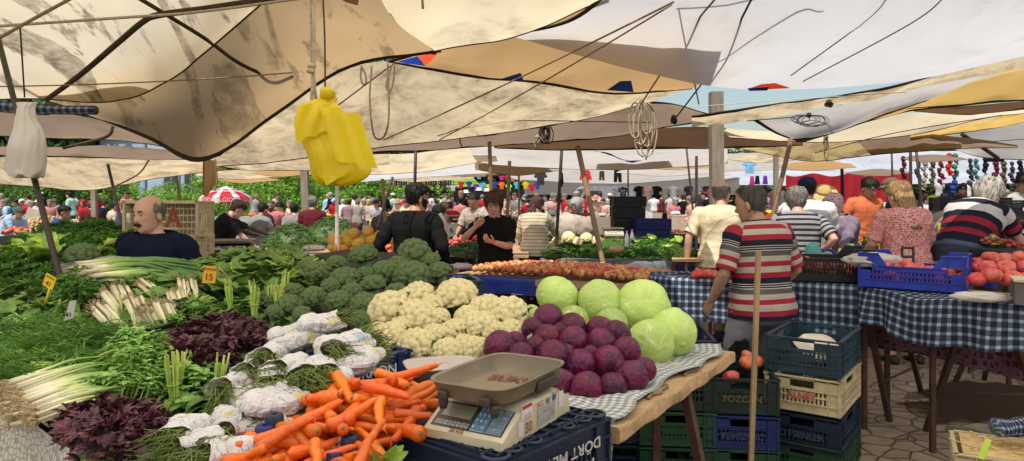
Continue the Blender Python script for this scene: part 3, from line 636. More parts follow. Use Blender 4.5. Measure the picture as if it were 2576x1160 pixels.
def person(label,x,y,rz=0.,h=1.72,lean=.04,lean2=.08,head=(0,0,0),hands=None,shirt=None,pants=None,skirt=None,hair=None,skin='light',girth=1.,belly=0.,shoulder=1.,face=False,vox=.02,group=None,shoes=None,hs=1.0,z=0.,sit=False,extra=None,stride=.0,sleeve=.26,hem=-.09,name='person',collar=None,moustache=None,beard=None,curl=.45,palms=None,legfit=1.0,top=None):
 root=thing(name,label,'person',(x,y,z),rz,group);k=h/1.72
 root.scale=(k,k,k)
 zp=.93 if not sit else.48
 py0=-.16*math.sin(max(0,lean))
 def ang(s):return lean+(lean2)*max(0,min(1,(s-.1)/.35))if s>-.03 else lean*.3
 tab=[Vector((0,py0,zp))];ds=.01
 for i in range(75):
  a=ang(i*ds);tab.append(tab[-1]+Vector((0,math.sin(a),math.cos(a)))*ds)
 def sp(s):
  if s<=0:return Vector((0,py0,zp+s))
  q=s/ds;i=min(int(q),74);return tab[i].lerp(tab[i+1],q-i)
 def fr(s):
  a=ang(s);return Vector((0,math.sin(a),math.cos(a))),Vector((0,math.cos(a),-math.sin(a)))
 def ring(s,rx,ry,cy_,off=0.,n=28,wob=0.,sd=0.):
  T,F=fr(s);c=sp(s)+F*cy_;out=[]
  for j in range(n):
   a=2*math.pi*j/n;cx,sy=math.sin(a),math.cos(a)
   kk=(abs(cx)**2.4+abs(sy)**2.4)**(-1/2.4)
   b=belly*math.exp(-((s-.1)/.13)**2)*max(0,sy)
   o=off
   if wob:o+=wob*(1.0*fbm((cx*1.6+sd,sy*1.6,s*6+sd),1.,3)+.35*math.sin(a*7+s*22+sd)+.4*max(0,1-abs(s-.08)/.2)*math.sin(s*85+3*math.sin(a*2+sd))+.5*fbm((cx*5+sd,sy*5,s*16),1.,2))
   out.append(c+Vector((1,0,0))*cx*(rx*girth+o)*kk+F*(sy*(ry*girth+o)*kk+b))
  return out
 SHW=.178*shoulder*(.5+.5*girth)
 J={}
 hands=hands or{}
 for sd,nm in((-1,'L'),(1,'R')):
  T,F=fr(.46);sh=sp(.468)+Vector((sd*SHW,0,0))-F*.012
  tgt=hands.get(nm)
  if tgt is None:tgt=Vector((sd*(SHW+.06),py0+math.sin(lean)*.2+.05,sh.z-.53))
  else:tgt=Vector(tgt)
  el,wr=ik(sh,tgt,.285,.255,Vector((sd*.55,-.8,-.35)))
  J[nm]=(sh,el,wr)
 hipw=.088
 legs={}
 for sd,nm in((-1,'L'),(1,'R')):
  hp=Vector((sd*hipw*girth,py0,zp-.02))
  if sit:kn=hp+Vector((sd*.05,.42,0));an=Vector((kn.x,kn.y,.07))
  else:
   an=Vector((sd*(.10+.02*girth),.02+sd*stride,.075));kn,an=ik(hp,an,.43,.46,Vector((0,1,0)))
  legs[nm]=(hp,kn,an)
 m=MB()
 m.rings([ring(s,rx-.008,ry-.008,c)for s,rx,ry,c in TORSO[:-1]])
 nb=sp(.50);T,F=fr(.52)
 aa=ang(.5)*.45
 hd=(sp(.545)+T*.004+Vector((0,.020,0)))
 Th=Matrix.Translation(hd)@Matrix.Rotation(head[0],4,'Z')@Matrix.Rotation(-aa+head[1],4,'X')@Matrix.Rotation(head[2],4,'Y')
 if top is not None:
  zt=max((Th@Vector((0,-.01,.245*hs))).z,(Th@Vector((0,-.09,.19*hs))).z);k=max(.84,min(1.14,(EYE-(top-HORIZON)/FOC*y)/zt));root.scale=(k,k,k)
 base=Th@Vector((0,-.018,.055))
 m.tube([sp(.47)-F*.012,sp(.53)-F*.012,(sp(.54)-F*.01).lerp(base,.55),base],[.07,.064,.057,.054],16)
 for nm in 'LR':
  sh,el,wr=J[nm];sdd=-1 if nm=='L' else 1
  m.tube([sp(.44)+Vector((sdd*.08,0,0)),sh+Vector((-sdd*.01,0,0)),sh.lerp(el,.3),sh.lerp(el,.7),el,el.lerp(wr,.25),el.lerp(wr,.65),wr,wr+(wr-el).normalized()*.012],[.06*girth,.057*girth,.052*girth,.044*girth,.040,.042,.035,.027,.026],12)
  hp,kn,an=legs[nm]
  m.tube([hp+Vector((0,0,.03)),hp.lerp(kn,.15),hp.lerp(kn,.6),kn,kn.lerp(an,.3),kn.lerp(an,.75),an,an-Vector((0,0,.03))],[.095*girth,.092*girth,.068*girth,.055,.056,.040,.036,.036],12)
 me=m.mesh('body',SK[skin]);ob=bpy.data.objects.new('tmp',me);COL.objects.link(ob)
 md=ob.modifiers.new('r','REMESH');md.mode='VOXEL';md.voxel_size=vox
 sm=ob.modifiers.new('s','SMOOTH');sm.factor=.5;sm.iterations=2
 dg=bpy.context.evaluated_depsgraph_get();me2=bpy.data.meshes.new_from_object(ob.evaluated_get(dg));bpy.data.objects.remove(ob)
 b=MB();nv=len(me2.vertices);co=np.zeros(nv*3,dtype=np.float32);me2.vertices.foreach_get('co',co)
 b.v=[tuple(p)for p in co.reshape(-1,3)];b.uv=[(0,0)]*nv;b.f=[tuple(p.vertices)for p in me2.polygons];b.mi=[0]*len(b.f)
 bpy.data.meshes.remove(me2)
 make_head(b,0,hs,Th)
 for nm in 'LR':
  sh,el,wr=J[nm];sdd=-1 if nm=='L' else 1;D=(wr-el).normalized()
  Nn=Vector((-sdd,0,0))if abs(D.z)>.7 else Vector((-sdd*.5,0,-.8))
  if palms and nm in palms:Nn=Vector(palms[nm])
  thumb=Vector((0,1,.3));S=D.cross(Nn);side=1 if S.dot(thumb)>0 else-1
  make_hand(b,wr+D*.008,D,Nn,side,curl)
 b.build('body',SK[skin],root)
 sd=rnd.uniform(0,20)
 if shirt is not None:
  c=MB();n=28
  prof=[(hem,.178+.004,.13,0)]+[(s,rx+.004,ry,cy_)for s,rx,ry,cy_ in TORSO if s>hem+.02]
  S2=[]
  for i in range(33):
   s=hem+(.548-hem)*i/32
   for a,bb in zip(prof,prof[1:]):
    if s<=bb[0]+1e-6:break
   t=max(0,min(1,(s-a[0])/(bb[0]-a[0])));S2.append((s,)+tuple(a[q]+(bb[q]-a[q])*t for q in(1,2,3)))
  rs=[ring(s,rx,ry,cy_,.016+.02*max(0,1-(s-hem)/.35)*(1-.5*belly/.05 if belly<.05 else.5),n,.014*(1 if s<.46 else.3),sd)for s,rx,ry,cy_ in S2]
  uv=[(j/n*1.05,s)for s,*_ in S2 for j in range(n)]
  c.rings(rs,False,0,uv)
  for nm in 'LR':
   sh,el,wr=J[nm];sdd=-1 if nm=='L' else 1
   path=[sp(.44)+Vector((sdd*.09,0,0)),sh+Vector((-sdd*.012,0,-.002)),sh.lerp(el,.25),sh.lerp(el,.55),sh.lerp(el,.82),el,el.lerp(wr,.3),el.lerp(wr,.65),el.lerp(wr,.96)]
   gs=.55+.45*girth
   rad=[.074*gs,.072*gs,.071*gs,.067*gs,.062*gs,.055,.052,.046,.04]
   L=[-.1,-.01]+[.07,.155,.235,.285,.36,.45,.53]
   pts=[];rr=[];ll=[]
   for i in range(29):
    t=(len(path)-1)*i/28;q=int(min(t,len(path)-2));u=t-q;lv=L[q]+(L[q+1]-L[q])*u
    if lv>sleeve:break
    pts.append(catmull(path,t));rr.append(rad[q]+(rad[q+1]-rad[q])*u+.005*math.sin(lv*60+sd+sdd)+.004*math.sin(lv*23+sd));ll.append(.44-lv)
   if len(pts)>2:rr[-1]*=1.05;c.tube(pts,rr,16,False,0,vlen=ll)
  c.build('shirt',shirt,root)
 if collar is not None:
  c=MB();T,F=fr(.53)
  c.rings([[p+T*o for p in ring(.53,rx,ry,-.014,0,24)]for rx,ry,o in((.098/girth,.088/girth,-.018),(.08/girth,.076/girth,.008),(.073/girth,.069/girth,.03),(.082/girth,.079/girth,.014))],False)
  c.build('collar',collar,root)
 if pants is not None:
  pm,pl=pants if isinstance(pants,tuple)else(pants,1.0);c=MB()
  c.rings([ring(s,rx,ry,0,.010,24,.004,sd)for s,rx,ry in((.06,.168,.122),(.0,.175,.13),(-.06,.178,.132),(-.1,.170,.125),(-.15,.12,.10))],True)
  for nm in 'LR':
   hp,kn,an=legs[nm];path=[hp+Vector((0,0,.0)),hp.lerp(kn,.3),hp.lerp(kn,.7),kn,kn.lerp(an,.4),kn.lerp(an,.8),an-Vector((0,0,.02))]
   rad=[.112*girth,.105*girth,.086*girth,.074,.072,.068,.07];pts=[];rr=[]
   for i in range(25):
    t=(len(path)-1)*i/24
    if t/(len(path)-1)>pl:break
    q=int(min(t,len(path)-2));pts.append(catmull(path,t));rr.append((rad[q]+(rad[q+1]-rad[q])*(t-q))*legfit+.004*math.sin(t*9+sd))
   c.tube(pts,rr,16,False)
  c.build('trousers',pm,root)
 if skirt is not None:
  c=MB();rs=[];n=36
  for i in range(15):
   t=i/14;s=.05-t*(.46 if not sit else.3);wd=.17*girth+.012+t*.075;dd=.125*girth+.012+t*.075
   rs.append([Vector((math.sin(a)*wd*(1+.07*t*math.sin(a*9+sd)),py0+(.25*t if sit else 0)+math.cos(a)*dd*(1+.07*t*math.sin(a*9+sd)),zp+s))for a in[2*math.pi*j/n for j in range(n)]])
  c.rings(rs,False,uvs=[(j/n*1.1,.05-i*.06)for i in range(15)for j in range(n)]);c.build('skirt',skirt,root)
 for nm in 'LR':
  hp,kn,an=legs[nm];c=MB()
  o=Vector((an.x,an.y,0));rs=[]
  for yy,wd,hh in((-.085,.02,.035),(-.07,.036,.075),(0,.041,.095),(.06,.046,.07),(.12,.048,.05),(.165,.036,.035),(.18,.012,.02)):
   rs.append([o+Vector((math.cos(a)*wd,yy,.002+hh/2+math.sin(a)*hh/2))for a in[2*math.pi*j/12 for j in range(12)]])
  c.rings(rs);c.build('shoe',shoes or LEATHER,root)
 if hair:make_hair(root,hair[0],hair[1],Th,hs,sp,fr,sd,extra)
 if face:
  for sx in(-1,1):
   e=MB();e.ellipsoid((0,0,0),(.0112,.0112,.0085),14,10)
   for i,f in enumerate(e.f):
    cc=sum((Vector(e.v[q])for q in f),Vector())/len(f)
    if cc.normalized().y>.80:e.mi[i]=1
   T2=MB();T2.addmb(e,Th@Matrix.Scale(hs,4)@Matrix.Translation((sx*.031,.0785,.1215)));T2.build('eye',[EYEW,EYED],root)
   e=MB();pts=[]
   for q in range(7):
    ph=sx*(.16+.07*q);pts.append(Th@headpt(ph,.143+.004*math.sin(q/6*3.1),hs,.003))
   e.tube(pts,[.003,.0045,.005,.005,.0045,.004,.002],6);e.build('eyebrow',hair[1]if hair and not isinstance(face,bpy.types.Material)else(face if isinstance(face,bpy.types.Material)else HR['brown']),root)
  e=MB();up=[Th@headpt(-.30+.05*q,.054+.002*math.cos(q-6),hs,.0015)for q in range(13)];e.tube(up,[.001]+[.0032]*11+[.001],6)
  lo=[Th@headpt(-.26+.0433*q,.0465-.001*math.cos((q-6)/6*1.5),hs,.0015)for q in range(13)];e.tube(lo,[.001]+[.0036]*11+[.001],6);e.build('mouth',LIP,root)
 if moustache:
  e=MB();pts=[Th@headpt(-.42+.06*q,.061-.006*abs(q-7)/7,hs,.006)for q in range(15)]
  e.tube(pts,[.003+.008*math.sin(math.pi*min(1,max(0,q/14)))**.6*(.8 if q==7 else 1)for q in range(15)],8,flat=1.0);e.build('moustache',moustache,root)
 if beard:
  e=MB();rs=[]
  for hh in(-.008,.006,.02,.035,.05,.064):
   rs.append([Th@headpt(-1.45+2.9*q/20,hh+(.055*abs(q-10)/10),hs,.004)for q in range(21)])
  e.sheet(rs);e.build('beard',beard,root)
 root['_dummy']=0;del root['_dummy']
 return root,Th,sp,fr,J
def make_hair(root,style,mat_,Th,hs,sp,fr,sd,extra):
 def cap(name,mt,low,top=None,th=.012,n=40,rows=10,rough=.0):
  m=MB();rs=[];
  for i in range(rows+1):
   t=i/rows;r_=[]
   for j in range(n):
    ph=-math.pi+2*math.pi*j/n;l=low(ph);u=top(ph)if top else.236
    hh=l+(u-l)*t;off=th*min(1,.35+2.5*t)if not top else th*(.3+math.sin(math.pi*t)*.8)
    off*=1+rough*fbm((math.sin(ph)*3+sd,math.cos(ph)*3,hh*20))
    if hh<.236 or True:p=headpt(ph,min(hh,.2359),hs,off)
    r_.append(Th@p)
   rs.append(r_)
  m.rings(rs,False)
  if top:
   kp=[q for q,f in enumerate(m.f)if all(abs(-math.pi+2*math.pi*(i_%n)/n)>1.2 for i_ in f)];m.f=[m.f[q]for q in kp];m.mi=[0]*len(kp)
  if not top:m.f.append(tuple(range(rows*n,rows*n+n)));m.mi.append(0)
  if name=='hair':
   rr=random.Random(int(sd*100));sc_=1 if rough<.9 else 1.6
   for q in range(240 if root.location.y<12 else 70):
    ph=rr.uniform(-math.pi,math.pi);l=low(ph);u=top(ph)if top else.232
    if top and abs(ph)<1.25:continue
    h0=l+(u-l)*rr.random()**.7;L=rr.uniform(.022,.042)*sc_;dp_=rr.uniform(-.22,.22);o_=th*min(1,.35+2.5*(h0-l)/(u-l+1e-6))+.001
    A=[Th@headpt(ph+dp_*k_,min(.2355,h0-L*k_+.0),hs,o_+.004*sc_*math.sin(k_*2.6)+.002)for k_ in(0,.5,1)]
    w_=Vector((math.cos(ph),-math.sin(ph),0))*.0045
    w_=Th.to_3x3()@w_
    m.add([A[0]-w_,A[0]+w_,A[1]-w_*.8,A[1]+w_*.8,A[2]],[(0,1,3,2),(2,3,4)])
  return m.build(name,mt,root)
 def prof(front,temple,ear,back):
  def f(ph):
   a=abs(ph)/math.pi
   ks=[(0,front),(.2,front),(.33,temple),(.46,ear+.03),(.54,ear),(.62,back+.02),(1,back)]
   for(a0,v0),(a1,v1)in zip(ks,ks[1:]):
    if a<=a1:return v0+(v1-v0)*(a-a0)/(a1-a0)
   return back
  return f
 if style=='short':cap('hair',mat_,prof(.185,.165,.115,.045),th=.015,rough=1.0)
 elif style=='buzz':cap('hair',mat_,prof(.188,.168,.11,.05),th=.005)
 elif style=='full':cap('hair',mat_,prof(.178,.14,.09,.035),th=.03,rough=1.3)
 elif style=='receding':cap('hair',mat_,prof(.222,.19,.105,.05),th=.007,rough=.3)
 elif style=='bald':
  cap('hair',mat_,prof(.16,.15,.095,.05),prof(.161,.155,.165,.172),th=.006,rough=.3)
 elif style=='bob':
  cap('hair',mat_,prof(.172,.10,.035,.005),th=.024,rough=1.1)
 elif style in('long','pony'):
  cap('hair',mat_,prof(.18,.14,.08,.03),th=.022,rough=.5)
  m=MB();rs=[];L=.34 if style=='long' else.30;n=20;wd=.088 if style=='long' else.035
  for i in range(13):
   t=i/12;c=Th@Vector((0,-.075 if style=='long' else-.10,.16))
   T,F=fr(.45);down=c+(sp(.34)-F*.155-c)*t*(L/.34);ww=wd*(1+.25*math.sin(t*2.4)-.35*t)if style=='long' else(.03+.035*math.sin(min(1,t*1.3)*2.6))
   rs.append([down+Vector((math.cos(a)*ww*(1+.12*math.sin(a*7+t*4)),math.sin(a)*(.045 if style=='long' else.035)*(1-.5*t),.01*math.sin(a*5)))for a in[2*math.pi*j/n for j in range(n)]])
  m.rings(rs);m.build('hair_length' if style=='long' else 'ponytail',mat_,root)
 elif style=='scarf':
  def low(ph):
   a=abs(ph)/math.pi
   return.178 if a<.14 else(.178-(a-.14)/.12*.19 if a<.26 else-.012)
  cap('headscarf',mat_,low,th=.017,rough=.6,rows=12)
  m=MB();rs=[];n=28
  for i in range(10):
   t=i/9;c=(Th@Vector((0,-.02,.03))).lerp(sp(.40),t);T,F=fr(.5)
   rs.append([c+Vector((math.sin(a)*(.078+.10*t**1.2),0,0))+F*(math.cos(a)*(.088+.05*t)-.012*(1-t))+Vector((0,0,.008*math.sin(a*6+sd+t*5)-(.09*t*max(0,-math.cos(a)))))for a in[2*math.pi*j/n for j in range(n)]])
  m.rings(rs,False);m.build('scarf_drape',mat_,root)
 elif style=='kerchief':
  cap('headscarf',mat_,prof(.178,.12,.05,.02),th=.02,rough=.8)
  m=MB();c=Th@Vector((0,-.115,.06));
  m.ellipsoid(c,(.035,.03,.03),10,8)
  for sx in(-1,1):
   pts=[c,c+Vector((sx*.03,-.03,-.04)),c+Vector((sx*.035,-.03,-.14)),c+Vector((sx*.05,-.01,-.26))];m.tube(curve(pts,8),[.02+.012*math.sin(q/8*3)for q in range(9)],8,flat=.4)
  m.build('scarf_tail',mat_,root)
 elif style in('cap','hat','bucket'):
  hm=extra or HR['black']
  cap('hair',hm,prof(.16,.15,.10,.045),th=.010)
  if style=='cap':
   cap('cap',mat_,prof(.165,.16,.15,.125),th=.021)
   m=MB();g1=[]
   for i in range(6):
    t=i/5;g1.append([Th@(headpt(-.85+1.7*q/12,.166,hs,.02)+Vector((0,.075*t*math.cos((-.85+1.7*q/12)*.9),-.02*t-.012*t*abs(q-6)/6)))for q in range(13)])
   m.sheet(g1);g2=[[p+Vector((0,0,.006))for p in r]for r in g1];m.sheet(g2);m.build('cap_visor',mat_,root)
  else:
   cap('hat_crown',mat_,lambda ph:.155,th=.024)
   m=MB();n=32;bw=.085 if style=='hat' else.045;dr=.02 if style=='hat' else.045
   rs=[]
   for t in(0,.33,.66,1.):
    rs.append([Th@(headpt(-math.pi+2*math.pi*j/n,.158,hs,.022)+Vector((math.sin(-math.pi+2*math.pi*j/n)*bw*t,math.cos(-math.pi+2*math.pi*j/n)*bw*t,-dr*t*t+.012*math.sin(j*.6)*t)))for j in range(n)])
   m.rings(rs,False);m.build('hat_brim',mat_,root)
def at(px,d):return(px-1288)/FOC*d,d
def atF(px,d):return at(px,F(d))
C=clothmat
BLK=C('black',(.012,.012,.013));NAVY=C('navy',(.010,.014,.032));JEAN=C('grey jeans',(.36,.35,.37));DPANT=C('dark trousers',(.03,.028,.028));KHAKI=C('khaki',(.26,.21,.13));BLUEJ=C('blue jeans',(.06,.09,.17));BRN=C('brown trousers',(.11,.085,.05))
WHT=C('white',(.74,.72,.69));GRY=C('grey',(.28,.27,.25));LGRY=C('light grey',(.48,.47,.46));PINKP=C('coral pink',(.55,.19,.17));MAR=C('maroon',(.13,.022,.03));RED=C('red',(.48,.025,.035));LBLUE=C('light blue',(.36,.50,.66));BLUE=C('blue',(.035,.07,.27));ORNG=C('orange',(.62,.17,.075));CREAM=C('cream',(.70,.60,.40));BEIGE=C('beige',(.52,.42,.31));GREEN=C('green',(.05,.17,.1));PINKT=C('dusty pink',(.46,.22,.19));TEAL=C('teal',(.04,.16,.18));PURP=C('purple',(.17,.13,.2));PEACH=C('peach',(.68,.42,.33));MINT=C('mint',(.38,.62,.53));TAUPE=C('taupe',(.30,.26,.21))
person('moustached man in navy long-sleeved top standing among the greens',*at(392,4.7),R(162),1.70,.03,.05,(R(-4),R(-4),0),{'L':(-.30,.18,1.0),'R':(.30,.12,.98)},NAVY,DPANT,None,('bald',HR['grey']),'pink',1.30,.06,1.14,HR['dgrey'],.014,moustache=HR['black'],sleeve=.52,hs=1.05,top=490)
person('bearded man in black long-sleeved top seen from behind by the broccoli',*at(1042,6.7),R(-20),1.80,.03,.06,(R(-38),R(-3),0),{'R':(.27,.14,.98),'L':(-.30,.05,.95)},BLK,DPANT,None,('short',HR['black']),'tan',1.10,.0,1.08,False,.016,beard=HR['black'],sleeve=.52,hs=1.03,top=463)
taster=person('woman in black sports T-shirt tasting fruit behind the apples',*at(1247,7.95),R(165),1.70,.05,.08,(R(12),R(-12),0),{'R':(.17,.24,1.36),'L':(-.06,.30,1.19)},BLK,DPANT,None,('bob',HR['auburn']),'pink',1.08,.02,.98,HR['brown'],.014,sleeve=.24,curl=.95,palms={'R':(.1,-.6,.4),'L':(.2,-.4,.8)},hs=1.1,top=487)
person('woman in cream striped blouse and brown kerchief, back turned',*at(1345,10.0),R(-12),1.66,.10,.12,(R(-15),R(-18),0),{'R':(.36,.40,1.0),'L':(-.24,.32,1.0)},stripemat('cream stripes',.05,[(0,(.68,.58,.42)),(.72,(.40,.27,.16))]),None,dotmat('black print skirt',(.012,.012,.014),(.12,.11,.1),60,.12),('kerchief',C('brown scarf',(.10,.05,.045))),'tan',1.08,.02,.95,False,.016,sleeve=.50,hs=1.03,top=497)
person('seller in grey headscarf and maroon top sitting behind her crates',*at(1462,11.2),R(140),1.60,.12,.15,(R(10),R(-20),0),{'R':(.22,.35,.95),'L':(-.22,.35,.95)},C('dark maroon',(.075,.014,.022)),None,DPANT,('scarf',C('grey scarf',(.36,.34,.35))),'tan',1.15,.03,1.0,False,.016,sleeve=.52,z=.02,hs=1.05,top=502)
person('balding man in cream T-shirt and khaki shorts, back turned',*at(1812,7.7),R(-22),1.80,.04,.06,(R(-25),R(-4),0),{'L':(-.34,-.02,.90),'R':(.30,.10,.92)},CREAM,(KHAKI,.55),None,('bald',HR['grey']),'pink',1.18,.04,1.06,False,.014,sleeve=.25,curl=.3,hs=1.06,top=455)
POLO=stripemat('polo stripes',.245,[(0,(.36,.025,.045)),(.13,(.50,.43,.35)),(.27,(.11,.10,.10)),(.41,(.55,.5,.45)),(.43,(.02,.02,.03)),(.47,(.55,.5,.45)),(.49,(.02,.02,.03)),(.53,(.55,.5,.45)),(.55,(.015,.016,.035)),(.70,(.36,.025,.045)),(.84,(.50,.43,.35))])
person('man in red, cream and navy striped polo with his back turned',*at(1915,4.85),R(22),1.73,.05,.10,(R(28),R(-8),0),{'L':(-.30,.16,.92),'R':(.27,.20,.98)},POLO,JEAN,None,('receding',HR['dgrey']),'olive',1.16,.04,1.04,False,.013,collar=BLK,sleeve=.27,hem=-.10,hs=1.08,top=464)
TEES=stripemat('grey tee stripes',.052,[(0,(.30,.29,.30)),(.55,(.02,.02,.025))])
person('grey-haired woman in black and grey striped T-shirt, hand on hip',*at(2008,7.3),R(-12),1.66,.06,.12,(R(6),R(-10),0),{'R':(.20,.02,1.06),'L':(-.25,.25,1.0)},TEES,DPANT,None,('bob',HR['grey']),'pink',1.22,.03,1.0,False,.014,sleeve=.24,hs=1.03,top=475)
person('man in navy cap and white T-shirt leaning on the herb stall',*at(2033,8.0),R(-15),1.82,.06,.10,(R(-10),R(-8),0),{'R':(.32,.25,.92),'L':(-.25,.25,1.0)},WHT,BLUEJ,None,('cap',C('navy cap',(.025,.035,.07))),'tan',1.18,.03,1.05,False,.016,sleeve=.24,hs=1.03,top=447)
FLOR=dotmat('floral scarf',(.55,.42,.4),(.32,.08,.16),26,.32,'OBJ')
person('herb seller in flowered headscarf and lilac blouse looking left',*at(2117,8.3),R(118),1.60,.14,.14,(R(0),R(-8),0),{'R':(.28,.30,.93),'L':(-.24,.42,.93)},dotmat('lilac print',(.20,.155,.21),(.36,.30,.36),45,.22),None,DPANT,('scarf',FLOR),'pink',1.22,.04,1.0,HR['brown'],.014,sleeve=.50,hs=1.1,top=488)
person('man in orange shirt looking down in front of the red curtain',*at(2172,10.2),R(190),1.74,.04,.10,(R(5),R(-20),0),{'R':(.28,.15,.95),'L':(-.30,.12,.93)},ORNG,DPANT,None,('short',HR['black']),'olive',1.05,0,1.0,HR['black'],.016,collar=ORNG,sleeve=.36,hs=1.05,top=450)
person('blonde woman in pink patterned dress, back turned',*at(2278,6.95),R(4),1.68,.06,.10,(R(8),R(-12),0),{'R':(.22,.30,1.02),'L':(-.24,.28,1.02)},dotmat('pink scale print',(.60,.10,.12),(.70,.42,.36),46,.13,'UV',True),None,dotmat('pink scale print',(.60,.10,.12),(.70,.42,.36),46,.13,'UV',True),('long',HR['blond']),'pink',1.22,.03,1.02,False,.014,sleeve=.25,hs=1.04,top=459)
NAVS=stripemat('navy stripes',.62,[(0,(.03,.05,.10)),(.05,(.09,.12,.19)),(.12,(.012,.014,.03)),(.24,(.33,.02,.045)),(.31,(.012,.014,.03)),(.39,(.33,.02,.045)),(.47,(.012,.014,.03)),(.56,(.60,.57,.54)),(.68,(.012,.014,.03)),(.80,(.60,.57,.54)),(.88,(.05,.05,.07))])
person('white-haired man in navy, red and white striped polo bending over the stall',*at(2425,7.0),R(-62),1.74,.50,.38,(R(0),R(-18),0),{'R':(.24,.70,.82),'L':(-.22,.74,.84)},NAVS,BRN,None,('full',HR['white']),'pink',1.22,.03,1.0,False,.014,sleeve=.24,hem=-.12,hs=1.06,top=460)
person('man in camouflage-print T-shirt bending over tomatoes behind the tasting woman',*at(1203,11.5),R(150),1.72,.12,.16,(R(10),R(-25),0),{'R':(.2,.38,1.0),'L':(-.26,.34,1.0)},dotmat('grey floral print',(.42,.34,.29),(.17,.12,.11),30,.3),DPANT,None,('receding',HR['black']),'olive',1.15,.02,1.02,False,.018,sleeve=.25,hs=1.03,top=488)
person('dark-haired woman in dusty pink T-shirt right of the hoodie man',*at(1092,11.0),R(-35),1.58,.08,.12,(R(-15),R(-10),0),{'R':(.25,.2,.95)},PINKT,DPANT,None,('bob',HR['black']),'tan',1.12,.02,1.0,False,.018,sleeve=.25,hs=1.03,top=518)
person('man in grey T-shirt with a black shoulder strap, back turned',*at(648,12.0),R(-25),1.70,.14,.12,(R(-5),R(-10),0),{'R':(.26,.30,.98),'L':(-.30,.16,.95)},GRY,C('olive trousers',(.14,.13,.10)),None,('buzz',HR['black']),'olive',1.05,0,1.02,False,.018,sleeve=.27,hs=1.03,top=512)
person('bald bearded man in coral pink polo facing the viewer',*at(684,14.5),R(175),1.76,.03,.06,(R(15),R(-8),0),{'R':(.30,.14,.95),'L':(-.3,.1,.93)},PINKP,DPANT,None,('buzz',HR['dgrey']),'tan',1.18,.04,1.05,HR['black'],.018,beard=HR['dgrey'],collar=PINKP,sleeve=.28,hs=1.03,top=503)
person('grey-haired man in maroon T-shirt, back turned, by the bean stall',*at(786,12.6),R(8),1.74,.02,.05,(R(-12),R(2),0),None,MAR,DPANT,None,('short',HR['grey']),'tan',1.02,0,1.02,False,.018,sleeve=.27,hs=1.03,top=494)
person('man in black T-shirt bending behind the cream crate stack',*at(545,9.8),R(-70),1.72,.35,.25,(R(10),R(-20),0),{'R':(.2,.55,.95),'L':(-.2,.5,.95)},BLK,DPANT,None,('short',HR['brown']),'pink',1.1,0,1.0,False,.018,sleeve=.25,hs=1.03,top=508)
person('dark-skinned man in black reaching across beside the red parasol',*at(572,11.5),R(-60),1.76,.18,.12,(R(0),R(-10),0),{'R':(.2,.6,1.15),'L':(-.2,.5,1.1)},C('charcoal',(.025,.022,.022)),DPANT,None,('buzz',HR['black']),'dark',1.05,0,1.02,False,.018,sleeve=.27,hs=1.03,top=512)
person('young man in royal blue T-shirt in profile behind the parsley',*at(148,11.8),R(-75),1.66,.06,.10,(R(-5),R(-8),0),{'R':(.2,.3,.95),'L':(-.2,.3,.95)},BLUE,DPANT,None,('short',HR['black']),'olive',1.05,0,1.0,False,.018,sleeve=.25,hs=1.03,top=518)
person('woman in pale tank top and white cap by the potato heap',*at(98,24),R(185),1.66,.02,.05,(R(-20),0,0),None,C('pale pink tank',(.62,.47,.40)),DPANT,None,('cap',WHT),'pink',1.15,.02,1.0,False,.02,sleeve=-.02,hs=1.03,top=520)
person('person in baggy light blue shirt stooping at the left edge',*at(22,16),R(-105),1.62,.55,.35,(0,R(-10),0),{'R':(.2,.5,.85),'L':(-.2,.5,.8)},LBLUE,BLUEJ,None,('short',HR['dgrey']),'tan',1.25,.03,1.0,False,.02,sleeve=.34,hs=1.03,top=560)
person('man in taupe shirt crouching beside the blue crate wall',*at(2368,9.0),R(-70),1.62,.35,.25,(0,R(-25),0),{'R':(.18,.5,.92),'L':(-.2,.48,.9)},TAUPE,DPANT,None,('short',HR['black']),'pink',1.15,0,1.0,False,.018,sleeve=.3,hs=1.03,top=500)
person('young man in light grey T-shirt with dark lettering at the far right',*at(2562,11.0),R(165),1.72,.06,.12,(R(15),R(-25),0),{'R':(.25,.3,.98),'L':(-.22,.3,1.0)},LGRY,DPANT,None,('short',HR['black']),'olive',1.0,0,1.0,True,.018,sleeve=.25,hs=1.03,top=436)
person('person in salmon top cut off at the right edge',*at(2592,9.0),R(120),1.55,.2,.15,(0,R(-15),0),None,C('salmon',(.60,.20,.13)),DPANT,None,('scarf',C('salmon scarf',(.5,.2,.15))),'pink',1.15,0,1.0,False,.02,sleeve=.4,hs=1.03,top=520)
person('man with dark red face scarf and red shirt behind the striped polo',*at(1912,10.5),R(170),1.68,.05,.1,(0,R(-15),0),None,C('rust',(.32,.07,.04)),DPANT,None,('buzz',HR['dgrey']),'tan',1.1,0,1.0,False,.02,sleeve=.3,hs=1.03,top=497)
person('woman in straw sun hat behind the flowered headscarf',*at(2070,10.5),R(160),1.66,.12,.1,(0,R(-25),0),None,C('dark green',(.03,.04,.025)),DPANT,None,('hat',C('straw',(.55,.38,.15))),'tan',1.1,0,1.0,False,.02,sleeve=.4,hs=1.03,top=470)
person('man in brown bucket hat in front of the red curtain',*at(2258,11.5),R(60),1.70,.04,.1,(0,R(-10),0),None,C('black tee',(.02,.02,.02)),DPANT,None,('bucket',C('brown hat',(.15,.11,.075))),'olive',1.0,0,1.0,False,.02,sleeve=.25,hs=1.03,top=450)
